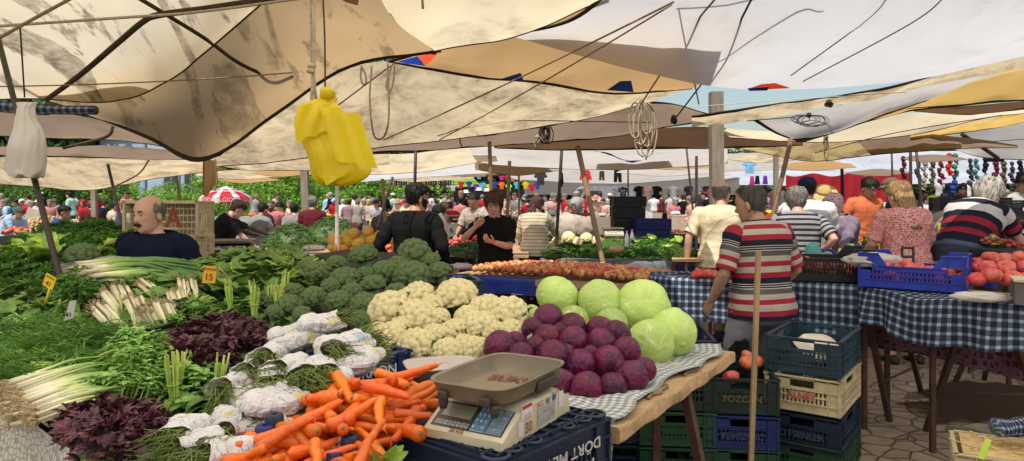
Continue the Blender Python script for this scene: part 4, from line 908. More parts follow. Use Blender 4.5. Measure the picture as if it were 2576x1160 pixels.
CROWD=[(20,527,13,120,'short','grey',LBLUE,'tan','man in pale blue shirt at the far left edge of the crowd'),(46,530,13,150,'short','black',TEAL,'tan','person in dark teal shirt behind the potato heap'),(62,533,14,160,'cap',WHT,RED,'tan','person in red shirt and white cap behind the cardboard box'),(128,533,13,190,'short','grey',PINKT,'tan','grey-haired person in pink at the pole near the blue T-shirt man'),(143,528,14,170,'bob','dgrey',MINT,'pink','woman in mint top half hidden by the black iron pole'),(208,520,16,185,'short','black',MAR,'tan','man in dark top under the round white lamp'),(214,535,13,170,'scarf',RED,RED,'pink','woman in bright red headscarf and red top'),(228,552,11,20,'bob','dgrey',MAR,'tan','short grey-haired woman in dark red behind the parsley top'),(256,518,12,-20,'short','brown',NAVY,'tan','tall man in dark navy jacket by the pale square post'),(280,530,10.5,-50,'receding','black',BEIGE,'olive','man in cream shirt looking down right of the pale post'),(305,545,10,-60,'short','black',C('slate',(.07,.09,.12)),'tan','person in slate blue shirt bending behind the parsley'),(338,540,10,180,'buzz','grey',GRY,'pink','man in grey polo facing the viewer, left of the moustached man'),(353,518,14,170,'short','black',C('steel',(.18,.22,.26)),'olive','bearded man in steel grey shirt before the hedge'),(364,532,13,30,'long','black',WHT,'tan','dark-haired girl in white top before the hedge'),(384,540,11,120,'short','brown',TAUPE,'tan','person in brown shirt directly left of the cream crates'),(668,512,9.5,150,'short','black',DPANT,'tan','dark-haired man peeking between grey and pink shirts'),(712,517,10,160,'short','black',PINKT,'pink','boy in pink behind the coral polo man'),(742,522,9.2,30,'short','black',GRY,'pink','young seller with black hair left of the maroon T-shirt man'),(735,540,12,140,'short','grey',CREAM,'pink','pale figure with raised hand between the stall shoppers'),(843,512,16,160,'cap',LBLUE,RED,'tan','person in pale blue cap and red top under the yellow bags'),(862,520,14,10,'short','white',WHT,'pink','white-haired man in white shirt by the far tomatoes'),(876,518,13,-10,'short','brown',checkmat('plaid shirt',.03,.03,(.5,.42,.42),(.24,.08,.1),(.05,.03,.05),.45,.45),'tan','man in red and white plaid shirt seen from behind'),(898,524,13,-5,'short','grey',stripemat('stripe dress',.045,[(0,(.55,.5,.42)),(.5,(.03,.03,.03))]),'pink','grey-haired woman in black and cream striped top'),(918,535,15,170,'bob','white',BEIGE,'pink','white-haired woman in beige behind the striped woman'),(932,528,14,150,'scarf',C('mustard',(.5,.36,.18)),BEIGE,'pink','woman in mustard headscarf left of the braided girl'),(957,515,15,150,'short','black',BLK,'tan','man in black behind the braided girl'),(948,524,12.5,170,'cap',BLK,LGRY,'pink','man in dark cap beside the braided girl'),(975,515,16,20,'short','grey',GREEN,'pink','grey-haired person in dark green before the hedge'),(1004,505,15,160,'hat',C('tan hat',(.45,.3,.15)),PEACH,'pink','woman in tan straw hat and peach top left of the hoodie man'),(1024,512,12.5,165,'short','black',CREAM,'pink','young man in cream T-shirt looking down left of the hoodie man'),(1090,508,16,150,'bob','white',LGRY,'pink','fair-haired person in pale grey right of the hoodie man'),(1107,512,9.5,-40,'bob','blond',GRY,'pink','woman with curly fair hair behind the dusty pink T-shirt'),(1118,520,15,10,'bob','white',MINT,'pink','white-haired woman in mint green by the oranges'),(1135,512,10.5,25,'short','auburn',RED,'pink','person in red T-shirt leaning over the oranges'),(1158,508,14,10,'cap',BLK,PINKP,'tan','person in pink with a black cap beyond the oranges'),(1172,512,15,170,'scarf',LGRY,GRY,'pink','woman in pale grey headscarf beyond the oranges'),(1312,516,15,160,'bob','brown',RED,'pink','woman in red in front of the far hat shelves'),(1290,530,17,160,'short','brown',WHT,'pink','person in white behind the tasting woman'),(1355,525,12,140,'short','black',BLK,'tan','dark-haired person right of the brown kerchief'),(1372,490,15,170,'short','black',LGRY,'tan','young man in grey behind the pink-shirted old man'),(1390,488,13.5,195,'full','grey',C('faded pink shirt',(.52,.32,.28)),'pink','old man with grey beard in faded pink shirt at the hat stall'),(1438,512,13,150,'cap',C('olive cap',(.14,.16,.09)),PINKT,'tan','person in olive cap left of the grey headscarf seller'),(1498,492,14,180,'hat',C('red straw',(.55,.25,.18)),PEACH,'pink','woman in reddish sun hat behind the leaning pale pole'),(1520,500,14,150,'short','brown',PEACH,'pink','person in peach left of the dark crate tower'),(1697,498,13,190,'bob','white',PINKP,'pink','pink-haired elderly woman in coral top right of the crates'),(1722,488,13,10,'short','auburn',BLK,'tan','man in black shirt seen from behind by the shirt racks'),(1742,494,12.5,100,'bob','grey',PEACH,'pink','woman in peach blouse with face mask by the thin pole'),(1782,482,13,70,'short','black',BLK,'pink','dark man bending left of the square post'),(1800,475,12.5,100,'cap',RED,NAVY,'tan','man in red baseball cap beside the square post'),(2052,500,11,160,'bob','auburn',MAR,'tan','woman with auburn hair beyond the navy cap man'),(2100,487,12,150,'short','brown',TAUPE,'tan','person in taupe before the red curtain'),(2316,492,11,-70,'pony','black',C('white tank',(.6,.54,.5)),'pink','young woman with dark ponytail in white tank top'),(2345,495,12,170,'bob','grey',TAUPE,'pink','person in taupe blouse right of the white tank top'),(2358,492,10.5,60,'scarf',C('yellow scarf',(.7,.6,.03)),dotmat('pink floral',(.60,.22,.28),(.66,.55,.52),28,.3),'pink','woman in yellow headscarf and pink flowered top'),(2372,488,12.5,170,'bob','black',C('magenta',(.52,.04,.26)),'tan','woman in magenta left of the blue crate wall'),(2430,480,12,10,'bob','auburn',BRN,'tan','auburn-haired woman behind the blue crate wall'),(2480,480,13,160,'short','black',C('dark brown top',(.06,.04,.03)),'tan','dark-haired person behind the blue crate wall, right end'),]
for px,py,d,fz,st,hc,sh_,sk,lb in CROWD:
 x,y=atF(px,d);top=EYE-(py-HORIZON)/FOC*d
 person(lb,x,y,R(fz),max(1.35,min(1.85,top/1.0)),.06+.05*rnd.random(),.1,(rnd.uniform(-.3,.3),-rnd.uniform(.05,.3),0),{'R':(.22,.28,.98),'L':(-.22,.25,1.0)}if rnd.random()<.6 else None,sh_,rnd.choice((DPANT,BLUEJ,KHAKI,BRN)),None,(st,HR[hc]if isinstance(hc,str)else hc),sk,rnd.uniform(1.0,1.2),0,1.0,False,.026,sleeve=rnd.choice((.25,.27,.5)),hs=1.06,top=py)
FARW=[(PEACH,'peach'),(WHT,'white'),(RED,'red'),(LBLUE,'light blue'),(BLK,'black'),(GRY,'grey'),(CREAM,'cream'),(PINKP,'coral'),(NAVY,'navy'),(MINT,'mint'),(BEIGE,'beige'),(PURP,'purple')]
HM=[HR['black'],HR['brown'],HR['grey'],HR['blond'],HR['dgrey'],HR['white'],HR['auburn']]
srcs=[o for o in bpy.data.objects if o.type=='EMPTY' and o.name.startswith('person')and o.location.y>20 and any(c.name.startswith('hair')for c in o.children)][:9]
spots=[(x,'before the hedge, right of the parasol')for x in(595,640,690,820,835,885,912)]+[(x,'near the far strap rail')for x in(940,965,990,1015,1060,1075,1120)]+[(x,'in front of the far hat shelves')for x in(1140,1160,1185,1215,1250,1275,1300)]+[(x,'among the hat and shirt stalls')for x in(1325,1345,1410,1425,1455,1510,1535)]+[(x,'under the shirt mannequins right of the crates')for x in(1680,1710,1760,1775)]+[(x,'beyond the herb stall before the red screen')for x in(1880,1950,2010,2045,2140,2200,2225,2290)]+[(x,'under the strings of caps')for x in(2330,2385,2410,2450,2520,2545)]+[(x,'by the dark shrubs at far left')for x in(10,75,110,180,240,320)]
for i,(x,pl)in enumerate(spots):
 cl,nm=FARW[(i*5+i//12)%12];d=15.2+rnd.uniform(-.6,2.6);q=atF(x,d);r=dup(srcs[i%len(srcs)],(q[0],q[1],0),(0,0,rnd.uniform(0,6.28)),None,'far shopper in '+nm+' top '+pl,'far shoppers '+pl)
 k=(1.58+rnd.uniform(0,.16))/1.72;r.scale=(k,k,k)
 for c in r.children:
  if c.name.startswith('shirt'):setmat(c,cl)
  elif c.name.startswith('hair'):setmat(c,HM[(i*3)%7])
def pz(px,py,z):
 d=(EYE-z)*FOC/(py-HORIZON);return P(px,py,d)
KD=.13
def deckz(y):return.95+KD*(y-2.3)
def DP(px,py,up=0.):
 """point on the sloping display deck (up metres above it)"""
 q=(py-HORIZON)/FOC;d=(EYE-.95-up+KD*2.3)/(q+KD);return P(px,py,d)
def heap(px,py,z0,d0,k):
 q=(py-HORIZON)/FOC;d=(EYE-z0+k*d0)/(q+k);return P(px,py,d)
def inpoly(x,y,po):
 c=False;j=len(po)-1
 for i in range(len(po)):
  if(po[i][1]>y)!=(po[j][1]>y)and x<(po[j][0]-po[i][0])*(y-po[i][1])/(po[j][1]-po[i][1])+po[i][0]:c=not c
  j=i
 return c
def slab(m,poly,z0,z1,zf=None):
 n=len(poly);f=zf or(lambda y:0)
 vs=[(x,y,z0+f(y))for x,y in poly]+[(x,y,z1+f(y))for x,y in poly]
 m.add(vs,[tuple(range(n-1,-1,-1)),tuple(range(n,2*n))]+[(i,(i+1)%n,(i+1)%n+n,i+n)for i in range(n)])
DKW=M('dark board',(.05,.04,.03),(.03,.025,.02),rough=.9,ns=8)
PLANK=M('raw plank',(.50,.33,.17),(.36,.22,.10),ns=5,rough=.75,stretch=(1,9,9),bump=.4,bs=25)
BARK=M('bark edge',(.30,.19,.09),(.16,.10,.05),ns=22,rough=.95,bump=.8,bs=60)
RUST=M('rusty leg',(.10,.045,.03),(.06,.03,.02),ns=12,rough=.75,bump=.3)
dk=[(-.42,1.78),(-.33,2.62),(-.28,3.3),(-.36,4.1),(-.55,4.75),(-1.15,4.95),(-1.72,4.36),(-2.5,4.36),(-2.62,5.35),(-3.6,5.7),(-4.0,5.2),(-3.5,4.0),(-2.55,3.0),(-1.62,2.36),(-1.16,2.04)]
dk=dk[::-1];dk=dk[::-1]
t=thing('produce_stall','long sloping market stall covered in green vegetables at left','stall',(-1.5,3.2,0))
m=MB();slab(m,[(x,y)for x,y in dk],-.07,-.03,deckz);o=m.build('display_board',DKW,t,smooth=False);o.location=-Vector(t.location)
for x,y in((-1.2,2.2),(-3.2,4.2),(-.5,2.3),(-1.9,4.3),(-3.5,5.2),(-.4,4.6)):
 m=MB();m.bar((x,y,0),(x,y,deckz(y)-.06),.04);o=m.build('leg',RUST,t,smooth=False);o.location=-Vector(t.location)
m=MB();fr_=[(-4.0,5.2),(-3.5,4.0),(-2.55,3.0),(-1.62,2.34),(-1.16,2.02),(-.42,1.76),(.05,1.72)]
pts=curve([Vector((x,y,0))for x,y in fr_],60);gr=[]
for i in range(11):
 row=[]
 for j,p in enumerate(pts):
  zz=deckz(p.y)-.02-i*.055;w_=i/10
  row.append(Vector((p.x-.03*math.sin(j*.9)*w_-.03*w_,p.y-.05*w_*(1+math.sin(j*.7+.5)),zz)))
 gr.append(row)
m.sheet(gr,uvscale=True)
PCLOTH=dotmat('pale print cloth',(.62,.56,.47),(.36,.32,.28),45,.10,'UV',True)
tag(m.build('stall_cloth',PCLOTH),'pale printed cloth hanging off the front edge of the greens stall','tablecloth')
E0,E1=pz(1535,1060,.95),pz(1826,878,.95)
ed=(E1-E0).normalized();pn=Vector((ed.y,-ed.x,0))
t=thing('plank_table','rough wooden table with bark-edged plank under the cabbages','table',(E0.x,E0.y,0))
m=MB();slab(m,[(E0.x-.02,E0.y),(E1.x-.02,E1.y),(E1.x-.75,E1.y+.65),(-.25,4.0),(-.28,2.5),(-.05,2.28)],.90,.935);o=m.build('tabletop',DKW,t,smooth=False);o.location=-Vector(t.location)
m=MB();a,b=E0-ed*.02,E1+ed*.0;rs=[]
for i in range(25):
 c=a.lerp(b,i/24);hh=.058+.004*math.sin(i*1.3);wv=.006*math.sin(i*.8)
 rs.append([c+pn*x+Vector((0,0,z))for x,z in((-.10,-.012),(-.06+wv,-.006),(.035+wv,-.008),(.04+wv,-.014),(.042,-hh+.006),(.036,-hh),(-.10,-hh))])
m.rings(rs);o=m.build('edge_plank',PLANK,t,sharp=40);o.location=-Vector(t.location)
for i,(s0,L)in enumerate(((.0,.16),(.26,.2),(.56,.26))):
 m=MB();rs=[]
 for k in range(9):
  c=a.lerp(b,s0)+ed*L*k/8+pn*(-.005+.006*math.sin(k*2+i));r_=.015*math.sin(math.pi*(k+.6)/9.2)**.5+.003*math.sin(k*5)
  rs.append([c+pn*math.cos(q)*r_*1.1+Vector((0,0,-.002+math.sin(q)*r_*.6))for q in[2*math.pi*j/10 for j in range(10)]])
 m.rings(rs);o=m.build('bark_strip',BARK,t);o.location=-Vector(t.location)
for A_,B_ in(((1655,945),(1650,1160)),((1722,975),(1762,1170))):
 tp=pz(A_[0],A_[1],.89);q=P(B_[0],B_[1],tp.y*.985);q2=tp+(q-tp)*(tp.z/(tp.z-q.z));m=MB();m.bar(tp,q2,.032);o=m.build('leg',RUST,t,smooth=False);o.location=-Vector(t.location)
for x,y in((-.1,2.5),(-.1,3.9),(.3,3.9)):
 m=MB();m.bar((x,y,0),(x,y,.9),.032);o=m.build('leg',RUST,t,smooth=False);o.location=-Vector(t.location)
def gingham():
 m,N=newmat('pale gingham')
 uv=N.n('UVMap');sp=N.n('SeparateXYZ');N.l(uv.outputs[0],sp.inputs[0])
 U=N.math('MULTIPLY',sp.outputs[0],1/.030);V=N.math('MULTIPLY',sp.outputs[1],1/.030)
 fu=N.math('LESS_THAN',N.math('FRACT',U),.5);fv=N.math('LESS_THAN',N.math('FRACT',V),.5)
 s=N.math('ADD',fu,fv)
 col=N.ramp(N.math('MULTIPLY',s,.5),[(0,(.66,.64,.58)),(.4,(.36,.38,.38)),(.9,(.17,.20,.22))],True)
 vo=N.n('TexVoronoi');vo.inputs['Scale'].default_value=7;N.l(uv.outputs[0],vo.inputs['Vector'])
 ringf=N.ramp(vo.outputs['Distance'],[(0,.0),(.10,1.),(.13,0.),(.19,1.),(.23,0.)],True)
 col=N.mix(N.math('MULTIPLY',N.math('LESS_THAN',vo.outputs['Distance'],.24),.85),col,N.mix(ringf,(.66,.64,.58),(.16,.20,.25)))
 tc=N.n('TexCoord');nz=N.noise(tc.outputs['Object'],6)
 col=N.mix(N.math('MULTIPLY',nz,.4),col,(.25,.22,.17));finish(N,col,.85,N.noise(tc.outputs['Object'],30,5),.4,.01,.15);return m
m=MB();gr=[]
for i in range(31):
 t_=i/30;c=E0.lerp(E1,t_);row=[]
 for j in range(41):
  s_=j/40;u=.01-s_*.9
  hang=0
  x=c+pn*(.02*math.sin(t_*9+1)+.015*math.sin(t_*23)-s_*.95)
  lump=.010*fbm((x.x*9,x.y*9,1))+.012*max(0,math.sin(t_*14))*max(0,1-s_*6)
  row.append(Vector((x.x,x.y,.952+lump+.004)))
 gr.append(row)
m.sheet(gr,uvscale=True)
for e_,dr,L in((0,-1,.38),(30,1,.07)):
 g2=[]
 for i in range(12):
  tt=i/11;row=[]
  for j in range(41):
   p=gr[e_][j]+ed*dr*(.03*min(1,tt*3)+.03*tt*math.sin(j*.8))+Vector((0,0,-L*tt-.01*(tt>0)));row.append(p)
  g2.append(row)
 m.sheet(g2,uvscale=True)
tag(m.build('gingham_cloth',gingham()),'pale gingham cloth with blue rings under the cabbages','tablecloth')
def leafm(name,c1,c2,rough=.45,transl=.25,island=.3,hue=.015):
 return M(name,c1,c2,ns=14,rough=rough,island=island,hue=hue,transl=transl,spec=.4,orand=.12)
LF=dict(parsley=leafm('parsley leaf',(0.146,0.322,0.040),(0.067,0.177,0.024)),spinach=leafm('spinach leaf',(0.190,0.322,0.060),(0.090,0.177,0.036),.4,.15),purslane=leafm('purslane leaf',(0.336,0.562,0.120),(0.190,0.374,0.080)),dill=leafm('dill leaf',(0.224,0.416,0.060),(0.112,0.250,0.040)),purple=leafm('purple leaf',(0.168,0.046,0.064),(0.063,0.025,0.027),.5,.1,.5,.03),stem=leafm('green stem',(0.672,0.700,0.180),(0.448,0.624,0.120)),lettuce=leafm('lettuce leaf',(0.493,0.686,0.100),(0.291,0.499,0.060)),bean=leafm('green bean',(0.269,0.458,0.080),(0.157,0.312,0.050)),aspara=leafm('wild asparagus',(0.258,0.322,0.080),(0.134,0.177,0.040)))
def onionmat():
 m,N=newmat('onion stalk');uv=N.n('UVMap');sp=N.n('SeparateXYZ');N.l(uv.outputs[0],sp.inputs[0])
 col=N.ramp(sp.outputs[1],[(0,(.62,.52,.32)),(.06,(.72,.66,.45)),(.12,(.58,.60,.26)),(.20,(.25,.38,.08)),(.34,(.10,.21,.045)),(.9,(.06,.145,.05))])
 hs=N.n('HueSaturation');N.l(col,hs.inputs['Color']);g_=N.n('NewGeometry');N.l(N.math('MULTIPLY_ADD',g_.outputs['Random Per Island'],.5,.75),hs.inputs['Value'])
 finish(N,hs.outputs[0],.4,None,.3,.01,.4);return m
ONION=onionmat();ROOT=M('onion root',(.62,.48,.28),(.46,.33,.17),ns=20,island=.3,rough=.9)
def leaf(m,b,d,up,L,W,prof='ovate',droop=.3,fold=.25,curl=.0,seg=4,mi=0):
 d=Vector(d).normalized();s=d.cross(Vector(up));s=s.normalized()if s.length>1e-4 else Vector((1,0,0));u=s.cross(d)
 vs=[]
 for i in range(seg+1):
  t=i/seg;p=Vector(b)+d*(L*t)-u*(droop*L*t*t)
  if prof=='ovate':w_=W*math.sin(math.pi*min(1,(t*.92+.06)))**.7*(1-.35*t)
  elif prof=='round':w_=W*math.sin(math.pi*(t*.9+.07))**.5
  else:w_=W*(.25+.9*t*(1-t)*3)*(1 if i%2 else.62)*(1 if i<seg else.05)
  wav=curl*W*math.sin(i*2.3)
  vs+=[p-s*w_/2+u*(fold*w_/2+wav),p,p+s*w_/2+u*(fold*w_/2-wav)]
 fs=[]
 for i in range(seg):
  a=i*3;fs+=[(a,a+1,a+4,a+3),(a+1,a+2,a+5,a+4)]
 m.add(vs,fs,None,mi)
def rdir(r,up=.3):
 a=r.uniform(0,2*math.pi);z=r.uniform(-.2,1)*.8+up;return Vector((math.cos(a),math.sin(a),z)).normalized()
def bunch(kind,seed):
 r=random.Random(seed);m=MB()
 if kind=='parsley':
  for i in range(46):
   a=r.uniform(0,6.283);rr=.115*math.sqrt(r.random());h=.10*(1-(rr/.125)**2)+r.uniform(-.015,.025);c=Vector((rr*math.cos(a),rr*math.sin(a),h))
   for k in range(9):
    d=rdir(r,.35);leaf(m,c+rdir(r,0)*.012,d,(r.uniform(-1,1),r.uniform(-1,1),1),r.uniform(.018,.034),r.uniform(.014,.024),'lobed',.5,.5,.3,3)
  for i in range(14):
   a=r.uniform(0,6.283);m.tube([(0,0,-.05),(.05*math.cos(a),.05*math.sin(a),.02),(.1*math.cos(a),.1*math.sin(a),.06)],.0018,4,False,1)
 elif kind=='spinach':
  for i in range(46):
   a=r.uniform(0,6.283);rr=.02+.10*math.sqrt(r.random());b=Vector((rr*math.cos(a),rr*math.sin(a),.085*(1-(rr/.14)**2)+r.uniform(-.02,.015)))
   d=Vector((math.cos(a)*r.uniform(.3,1),math.sin(a)*r.uniform(.3,1),r.uniform(-.25,.4)));leaf(m,b,d,(r.uniform(-.4,.4),r.uniform(-.4,.4),1),r.uniform(.085,.13),r.uniform(.065,.095),'round',r.uniform(.2,.6),r.uniform(.1,.4),.08,5)
  for i in range(12):
   a=r.uniform(0,6.283);m.tube(curve([(0,0,0),(.05*math.cos(a),.05*math.sin(a),.07),(.12*math.cos(a),.12*math.sin(a),.075+r.uniform(-.02,.03))],5),.003,5,False,1)
 elif kind=='purslane':
  for i in range(52):
   a=r.uniform(0,6.283);rr=.115*math.sqrt(r.random());h=.085*(1-(rr/.13)**2)+r.uniform(-.015,.02);c=Vector((rr*math.cos(a),rr*math.sin(a),h));t0=r.uniform(0,6.28)
   for k in range(7):
    b=t0+k*2.4;d=Vector((math.cos(b),math.sin(b),r.uniform(.0,.7)));leaf(m,c-Vector((0,0,.01*(k//3))),d,(0,0,1),r.uniform(.020,.034),r.uniform(.013,.021),'round',.3,.25,0,3)
   m.tube([c-Vector((0,0,.06)),c],.0022,4,False,1)
 elif kind=='purple':
  for i in range(95):
   a=r.uniform(0,6.283);rr=.12*math.sqrt(r.random());h=.09*(1-(rr/.14)**2)+r.uniform(-.02,.025);c=Vector((rr*math.cos(a),rr*math.sin(a),h));d0=rdir(r,.2);uu=Vector((r.uniform(-.7,.7),r.uniform(-.7,.7),1))
   s=d0.cross(uu).normalized();L=r.uniform(.034,.058)
   for k in range(-2,3):
    d=d0*math.cos(k*.62)+s*math.sin(k*.62);leaf(m,c,d,uu,L*(1-.13*abs(k)),L*.42,'ovate',.25,.25,.1,3)
  for i in range(9):
   a=r.uniform(0,6.283);leaf(m,(.06*math.cos(a),.06*math.sin(a),.03),(math.cos(a),math.sin(a),.1),(0,0,1),.08,.05,'ovate',.3,.2,.1,4,1)
 elif kind=='dill':
  for i in range(60):
   a=r.gauss(0,.45);b=Vector((r.uniform(-.05,.05),r.uniform(-.06,.06),r.uniform(0,.05)));d=Vector((math.cos(a),math.sin(a),r.uniform(.0,.45)));p1=b+d*.08;p2=p1+(d+Vector((0,0,-.5)))*.07
   m.tube([b,p1,p2],[.002,.0016,.0008],3,False,0)
   for k in range(8):
    c=b.lerp(p2,r.uniform(.3,1));e=rdir(r,.1)*r.uniform(.02,.04);m.tube([c,c+e],[.0012,.0006],3,False,0)
  for i in range(18):m.tube([(-.10,r.uniform(-.03,.03),r.uniform(0,.04)),(.0,r.uniform(-.04,.04),.03)],.0025,4,False,1)
 elif kind=='lettuce':
  for i in range(22):
   a=r.gauss(0,.5);d=Vector((math.cos(a),math.sin(a)*.8,r.uniform(.15,.7)));leaf(m,(0,0,.01),d,(0,0,1),r.uniform(.16,.24),r.uniform(.06,.10),'ovate',r.uniform(.1,.4),.35,.12,6)
  for i in range(9):
   a=r.gauss(0,.4);m.tube([(-.02,0,.02),(.12*math.cos(a),.10*math.sin(a),.05+r.random()*.05)],[.011,.004],6,True,1)
 elif kind=='young':
  for i in range(26):
   a=r.uniform(0,6.283);d=Vector((math.cos(a),math.sin(a),r.uniform(-.15,.4)));leaf(m,d*.03,d,(0,0,1),r.uniform(.09,.16),r.uniform(.03,.05),'ovate',.35,.3,.1,5)
  for i in range(16):
   a=r.uniform(0,6.283);m.tube([(.008*math.cos(a),.008*math.sin(a),0),(.018*math.cos(a),.018*math.sin(a),r.uniform(.09,.14))],.003,5,True,1)
  m.tube([(.017*math.cos(q),.017*math.sin(q),.05)for q in[6.283*j/12 for j in range(13)]],.002,4,False,1)
 return m
BMAT=dict(parsley=('parsley','stem'),spinach=('spinach','stem'),purslane=('purslane','stem'),purple=('purple','spinach'),dill=('dill','stem'),lettuce=('lettuce','stem'),young=('spinach','stem'))
BM={}
def bmesh_of(kind,v):
 if(kind,v)not in BM:BM[(kind,v)]=bunch(kind,10*v+len(kind)).mesh(kind+'_bunch',[LF[q]for q in BMAT[kind]],smooth=False)
 return BM[(kind,v)]
def put_bunch(kind,loc,label,group,sc=1.,rz=None,tilt=.3,name=None):
 o=link(name or kind+'_bunch',bmesh_of(kind,rnd.randrange(3)),None,loc)
 o.rotation_euler=(rnd.uniform(-tilt,tilt),rnd.uniform(-tilt,tilt),rnd.uniform(0,6.28)if rz is None else rz+rnd.uniform(-.3,.3));s=sc*rnd.uniform(.85,1.15);o.scale=(s,s,s*rnd.uniform(.9,1.2))
 return tag(o,label,'vegetable bunch',group)
def fill(kind,poly,label,group,step=.15,sc=1.,up=0.,pf=None,rz=None,tilt=.3,name=None):
 pf=pf or DP;pts=[];xs=[p[0]for p in poly];ys=[p[1]for p in poly]
 y=min(ys)
 while y<=max(ys):
  w0=pf(sum(xs)/len(xs),y);w1=pf(sum(xs)/len(xs),y+1);dpx=step*FOC/w0.y;dpy=step/max(.002,(w0-w1).length)
  x=min(xs)+rnd.uniform(0,dpx)
  while x<=max(xs):
   jx,jy=x+rnd.uniform(-.3,.3)*dpx,y+rnd.uniform(-.3,.3)*dpy
   if inpoly(jx,jy,poly):pts.append((jx,jy))
   x+=dpx
  y+=dpy*.85
 for a,b in pts:
  p=pf(a,b);p.z+=up;put_bunch(kind,p,label,group,sc,rz,tilt,name)
 return len(pts)
fill('parsley',[(-60,640),(60,590),(130,555),(240,545),(335,565),(345,628),(262,652),(170,640),(150,690),(-60,740)],'bunch of curly parsley in the heap around the black iron pole','parsley bunches heaped at the left',.14,1.0,-.13)
fill('parsley',[(165,720),(232,705),(250,760),(160,790)],'dark parsley bunch tucked beside the spring onion roots','parsley bunches beside the roots',.13,.9,.0)
fill('spinach',[(-60,735),(150,735),(160,800),(80,850),(-60,850)],'leafy green bunch below the yellow price tag at left','leafy bunches below the left price tag',.14,.8,-.05)
fill('purslane',[(-60,800),(140,790),(235,800),(225,880),(100,890),(-60,880)],'small-leaved herb bunch behind the white tag at left','small-leaved herb bunches at left',.15,.9,-.05)
fill('dill',[(-60,850),(235,840),(235,950),(120,985),(-60,985)],'feathery dill bunch above the white spring onions','dill bunches at the left edge',.12,1.0,.02)
fill('purslane',[(255,910),(420,880),(520,945),(505,1005),(400,1035),(265,1030)],'watercress bunch between the two purple-leaf heaps','watercress bunches in front',.115,.9,.01)
fill('purslane',[(370,830),(500,810),(720,790),(745,850),(640,880),(450,880),(350,900)],'green purslane bunch behind the purple leaves','purslane bunches in the middle of the stall',.14,1.0,-.04)
fill('purple',[(445,895),(530,845),(640,870),(605,950),(490,985)],'deep purple leaf bunch in the back purple heap','purple leaf bunches, back heap',.12,.85,.02)
fill('purple',[(225,1075),(370,1060),(420,1085),(370,1190),(240,1185)],'deep purple leaf bunch in the front purple heap','purple leaf bunches, front heap',.11,.85,.0)
fill('spinach',[(530,650),(640,635),(755,650),(780,690),(740,740),(640,790),(520,790),(500,720)],'large-leaved spinach bunch left of the broccoli','spinach bunches left of the broccoli',.14,1.15,-.10)
fill('spinach',[(330,730),(500,690),(520,790),(480,810),(360,800)],'dark chard bunch between the spring onions','chard bunches between the spring onions',.15,.95,-.01)
fill('young',[(430,965),(540,970),(560,1040),(440,1060)],'tied bunch of young greens with upright stems in front','young green bunches in front',.13,1.0,.02,tilt=.15)
fill('young',[(560,800),(720,790),(750,830),(640,850)],'tied bunch of young greens with stems up, behind the paper bundles','young green bunches behind the paper bundles',.13,1.0,.05,tilt=.15)
fill('lettuce',[(60,655),(135,610),(150,660),(90,690)],'pale celery bunch at the left edge of the parsley','pale celery bunches at left',.16,1.0,.05,rz=2.6)
for q in((268,622),(240,640)):
 p=DP(*q,.03);put_bunch('lettuce',p,'yellow-green celery stalks left of the moustached man' if q[0]==268 else 'pale stalk cluster beside the single broccoli at left','celery by the seller',.8,1.6)
def onion_bunch(L,n,seed,roots=True,spread=.05,fan=.25,rad=.006):
 r=random.Random(seed);m=MB();rt=MB()
 for i in range(n):
  o=Vector((r.uniform(-.01,.02),r.uniform(-spread,spread),r.uniform(0,spread)));a=r.gauss(0,fan);l_=L*r.uniform(.8,1.1)
  pts=[o,o+Vector((.07,0,.004))];d=Vector((math.cos(a),math.sin(a),r.uniform(.0,.25))).normalized()
  for k in range(1,6):pts.append(o+Vector((.07,0,0))+d*(l_-.07)*k/5+Vector((0,r.uniform(-.01,.01),-.10*(k/5)**2*l_/.4)))
  R_=rad*r.uniform(.8,1.3)
  m.tube(pts,[R_*1.15,R_,R_,R_,R_*.9,R_*.7,R_*.3],6,True,0,vlen=[0,.07]+[.07+(l_-.07)*k/5 for k in range(1,6)])
  if roots:
   for k in range(9):
    e=Vector((-r.uniform(.01,.035),r.uniform(-.02,.02),r.uniform(-.025,.02)));rt.tube([o,o+e*.6+Vector((0,0,r.uniform(-.008,.008))),o+e],.0011,3,False)
 return m,rt
def put_onion(p0,p1,n,seed,label,group,roots=True,spread=.05,fan=.2,rad=.006):
 d=p1-p0;L=d.length;m,rt=onion_bunch(L,n,seed,roots,spread,fan,rad)
 r=thing('spring_onion_bunch',label,'spring onions',tuple(p0));x=d.normalized();up=Vector((0,0,1));y=up.cross(x).normalized();z=x.cross(y)
 r.rotation_euler=Matrix((x,y,z)).transposed().to_euler();r['group']=group
 m.build('stalks',ONION,r)
 if roots:rt.build('roots',ROOT,r)
for i in range(9):
 t_=i/8;a=DP(22+75*t_,985+75*t_,.03);b=DP(290+60*t_-20*(i%2),905+70*t_,.05)
 put_onion(a,b,16,i,'bunch of white spring onions at the bottom left corner','spring onions at bottom left',True,.035,.10,.0055)
for i in range(7):
 t_=i/6;a=DP(10+35*t_,1005+60*t_,.0);b=DP(120,1020+30*t_,.0);put_onion(a,a+Vector((.12,.02,.02)),10,30+i,'short rooty spring onion bunch spilling over the left front edge','rooty onions over the front edge',True,.04,.2)
for i in range(8):
 t_=i/7;a=DP(185+60*t_,700+22*t_-10*(i%3),.05+.01*(i%3));b=DP(500+25*(i%2),655+45*t_,.09)
 put_onion(a,b,9,50+i,'bunch of long leeks lying in front of the moustached man','leeks in front of the seller',True,.05,.14,.011)
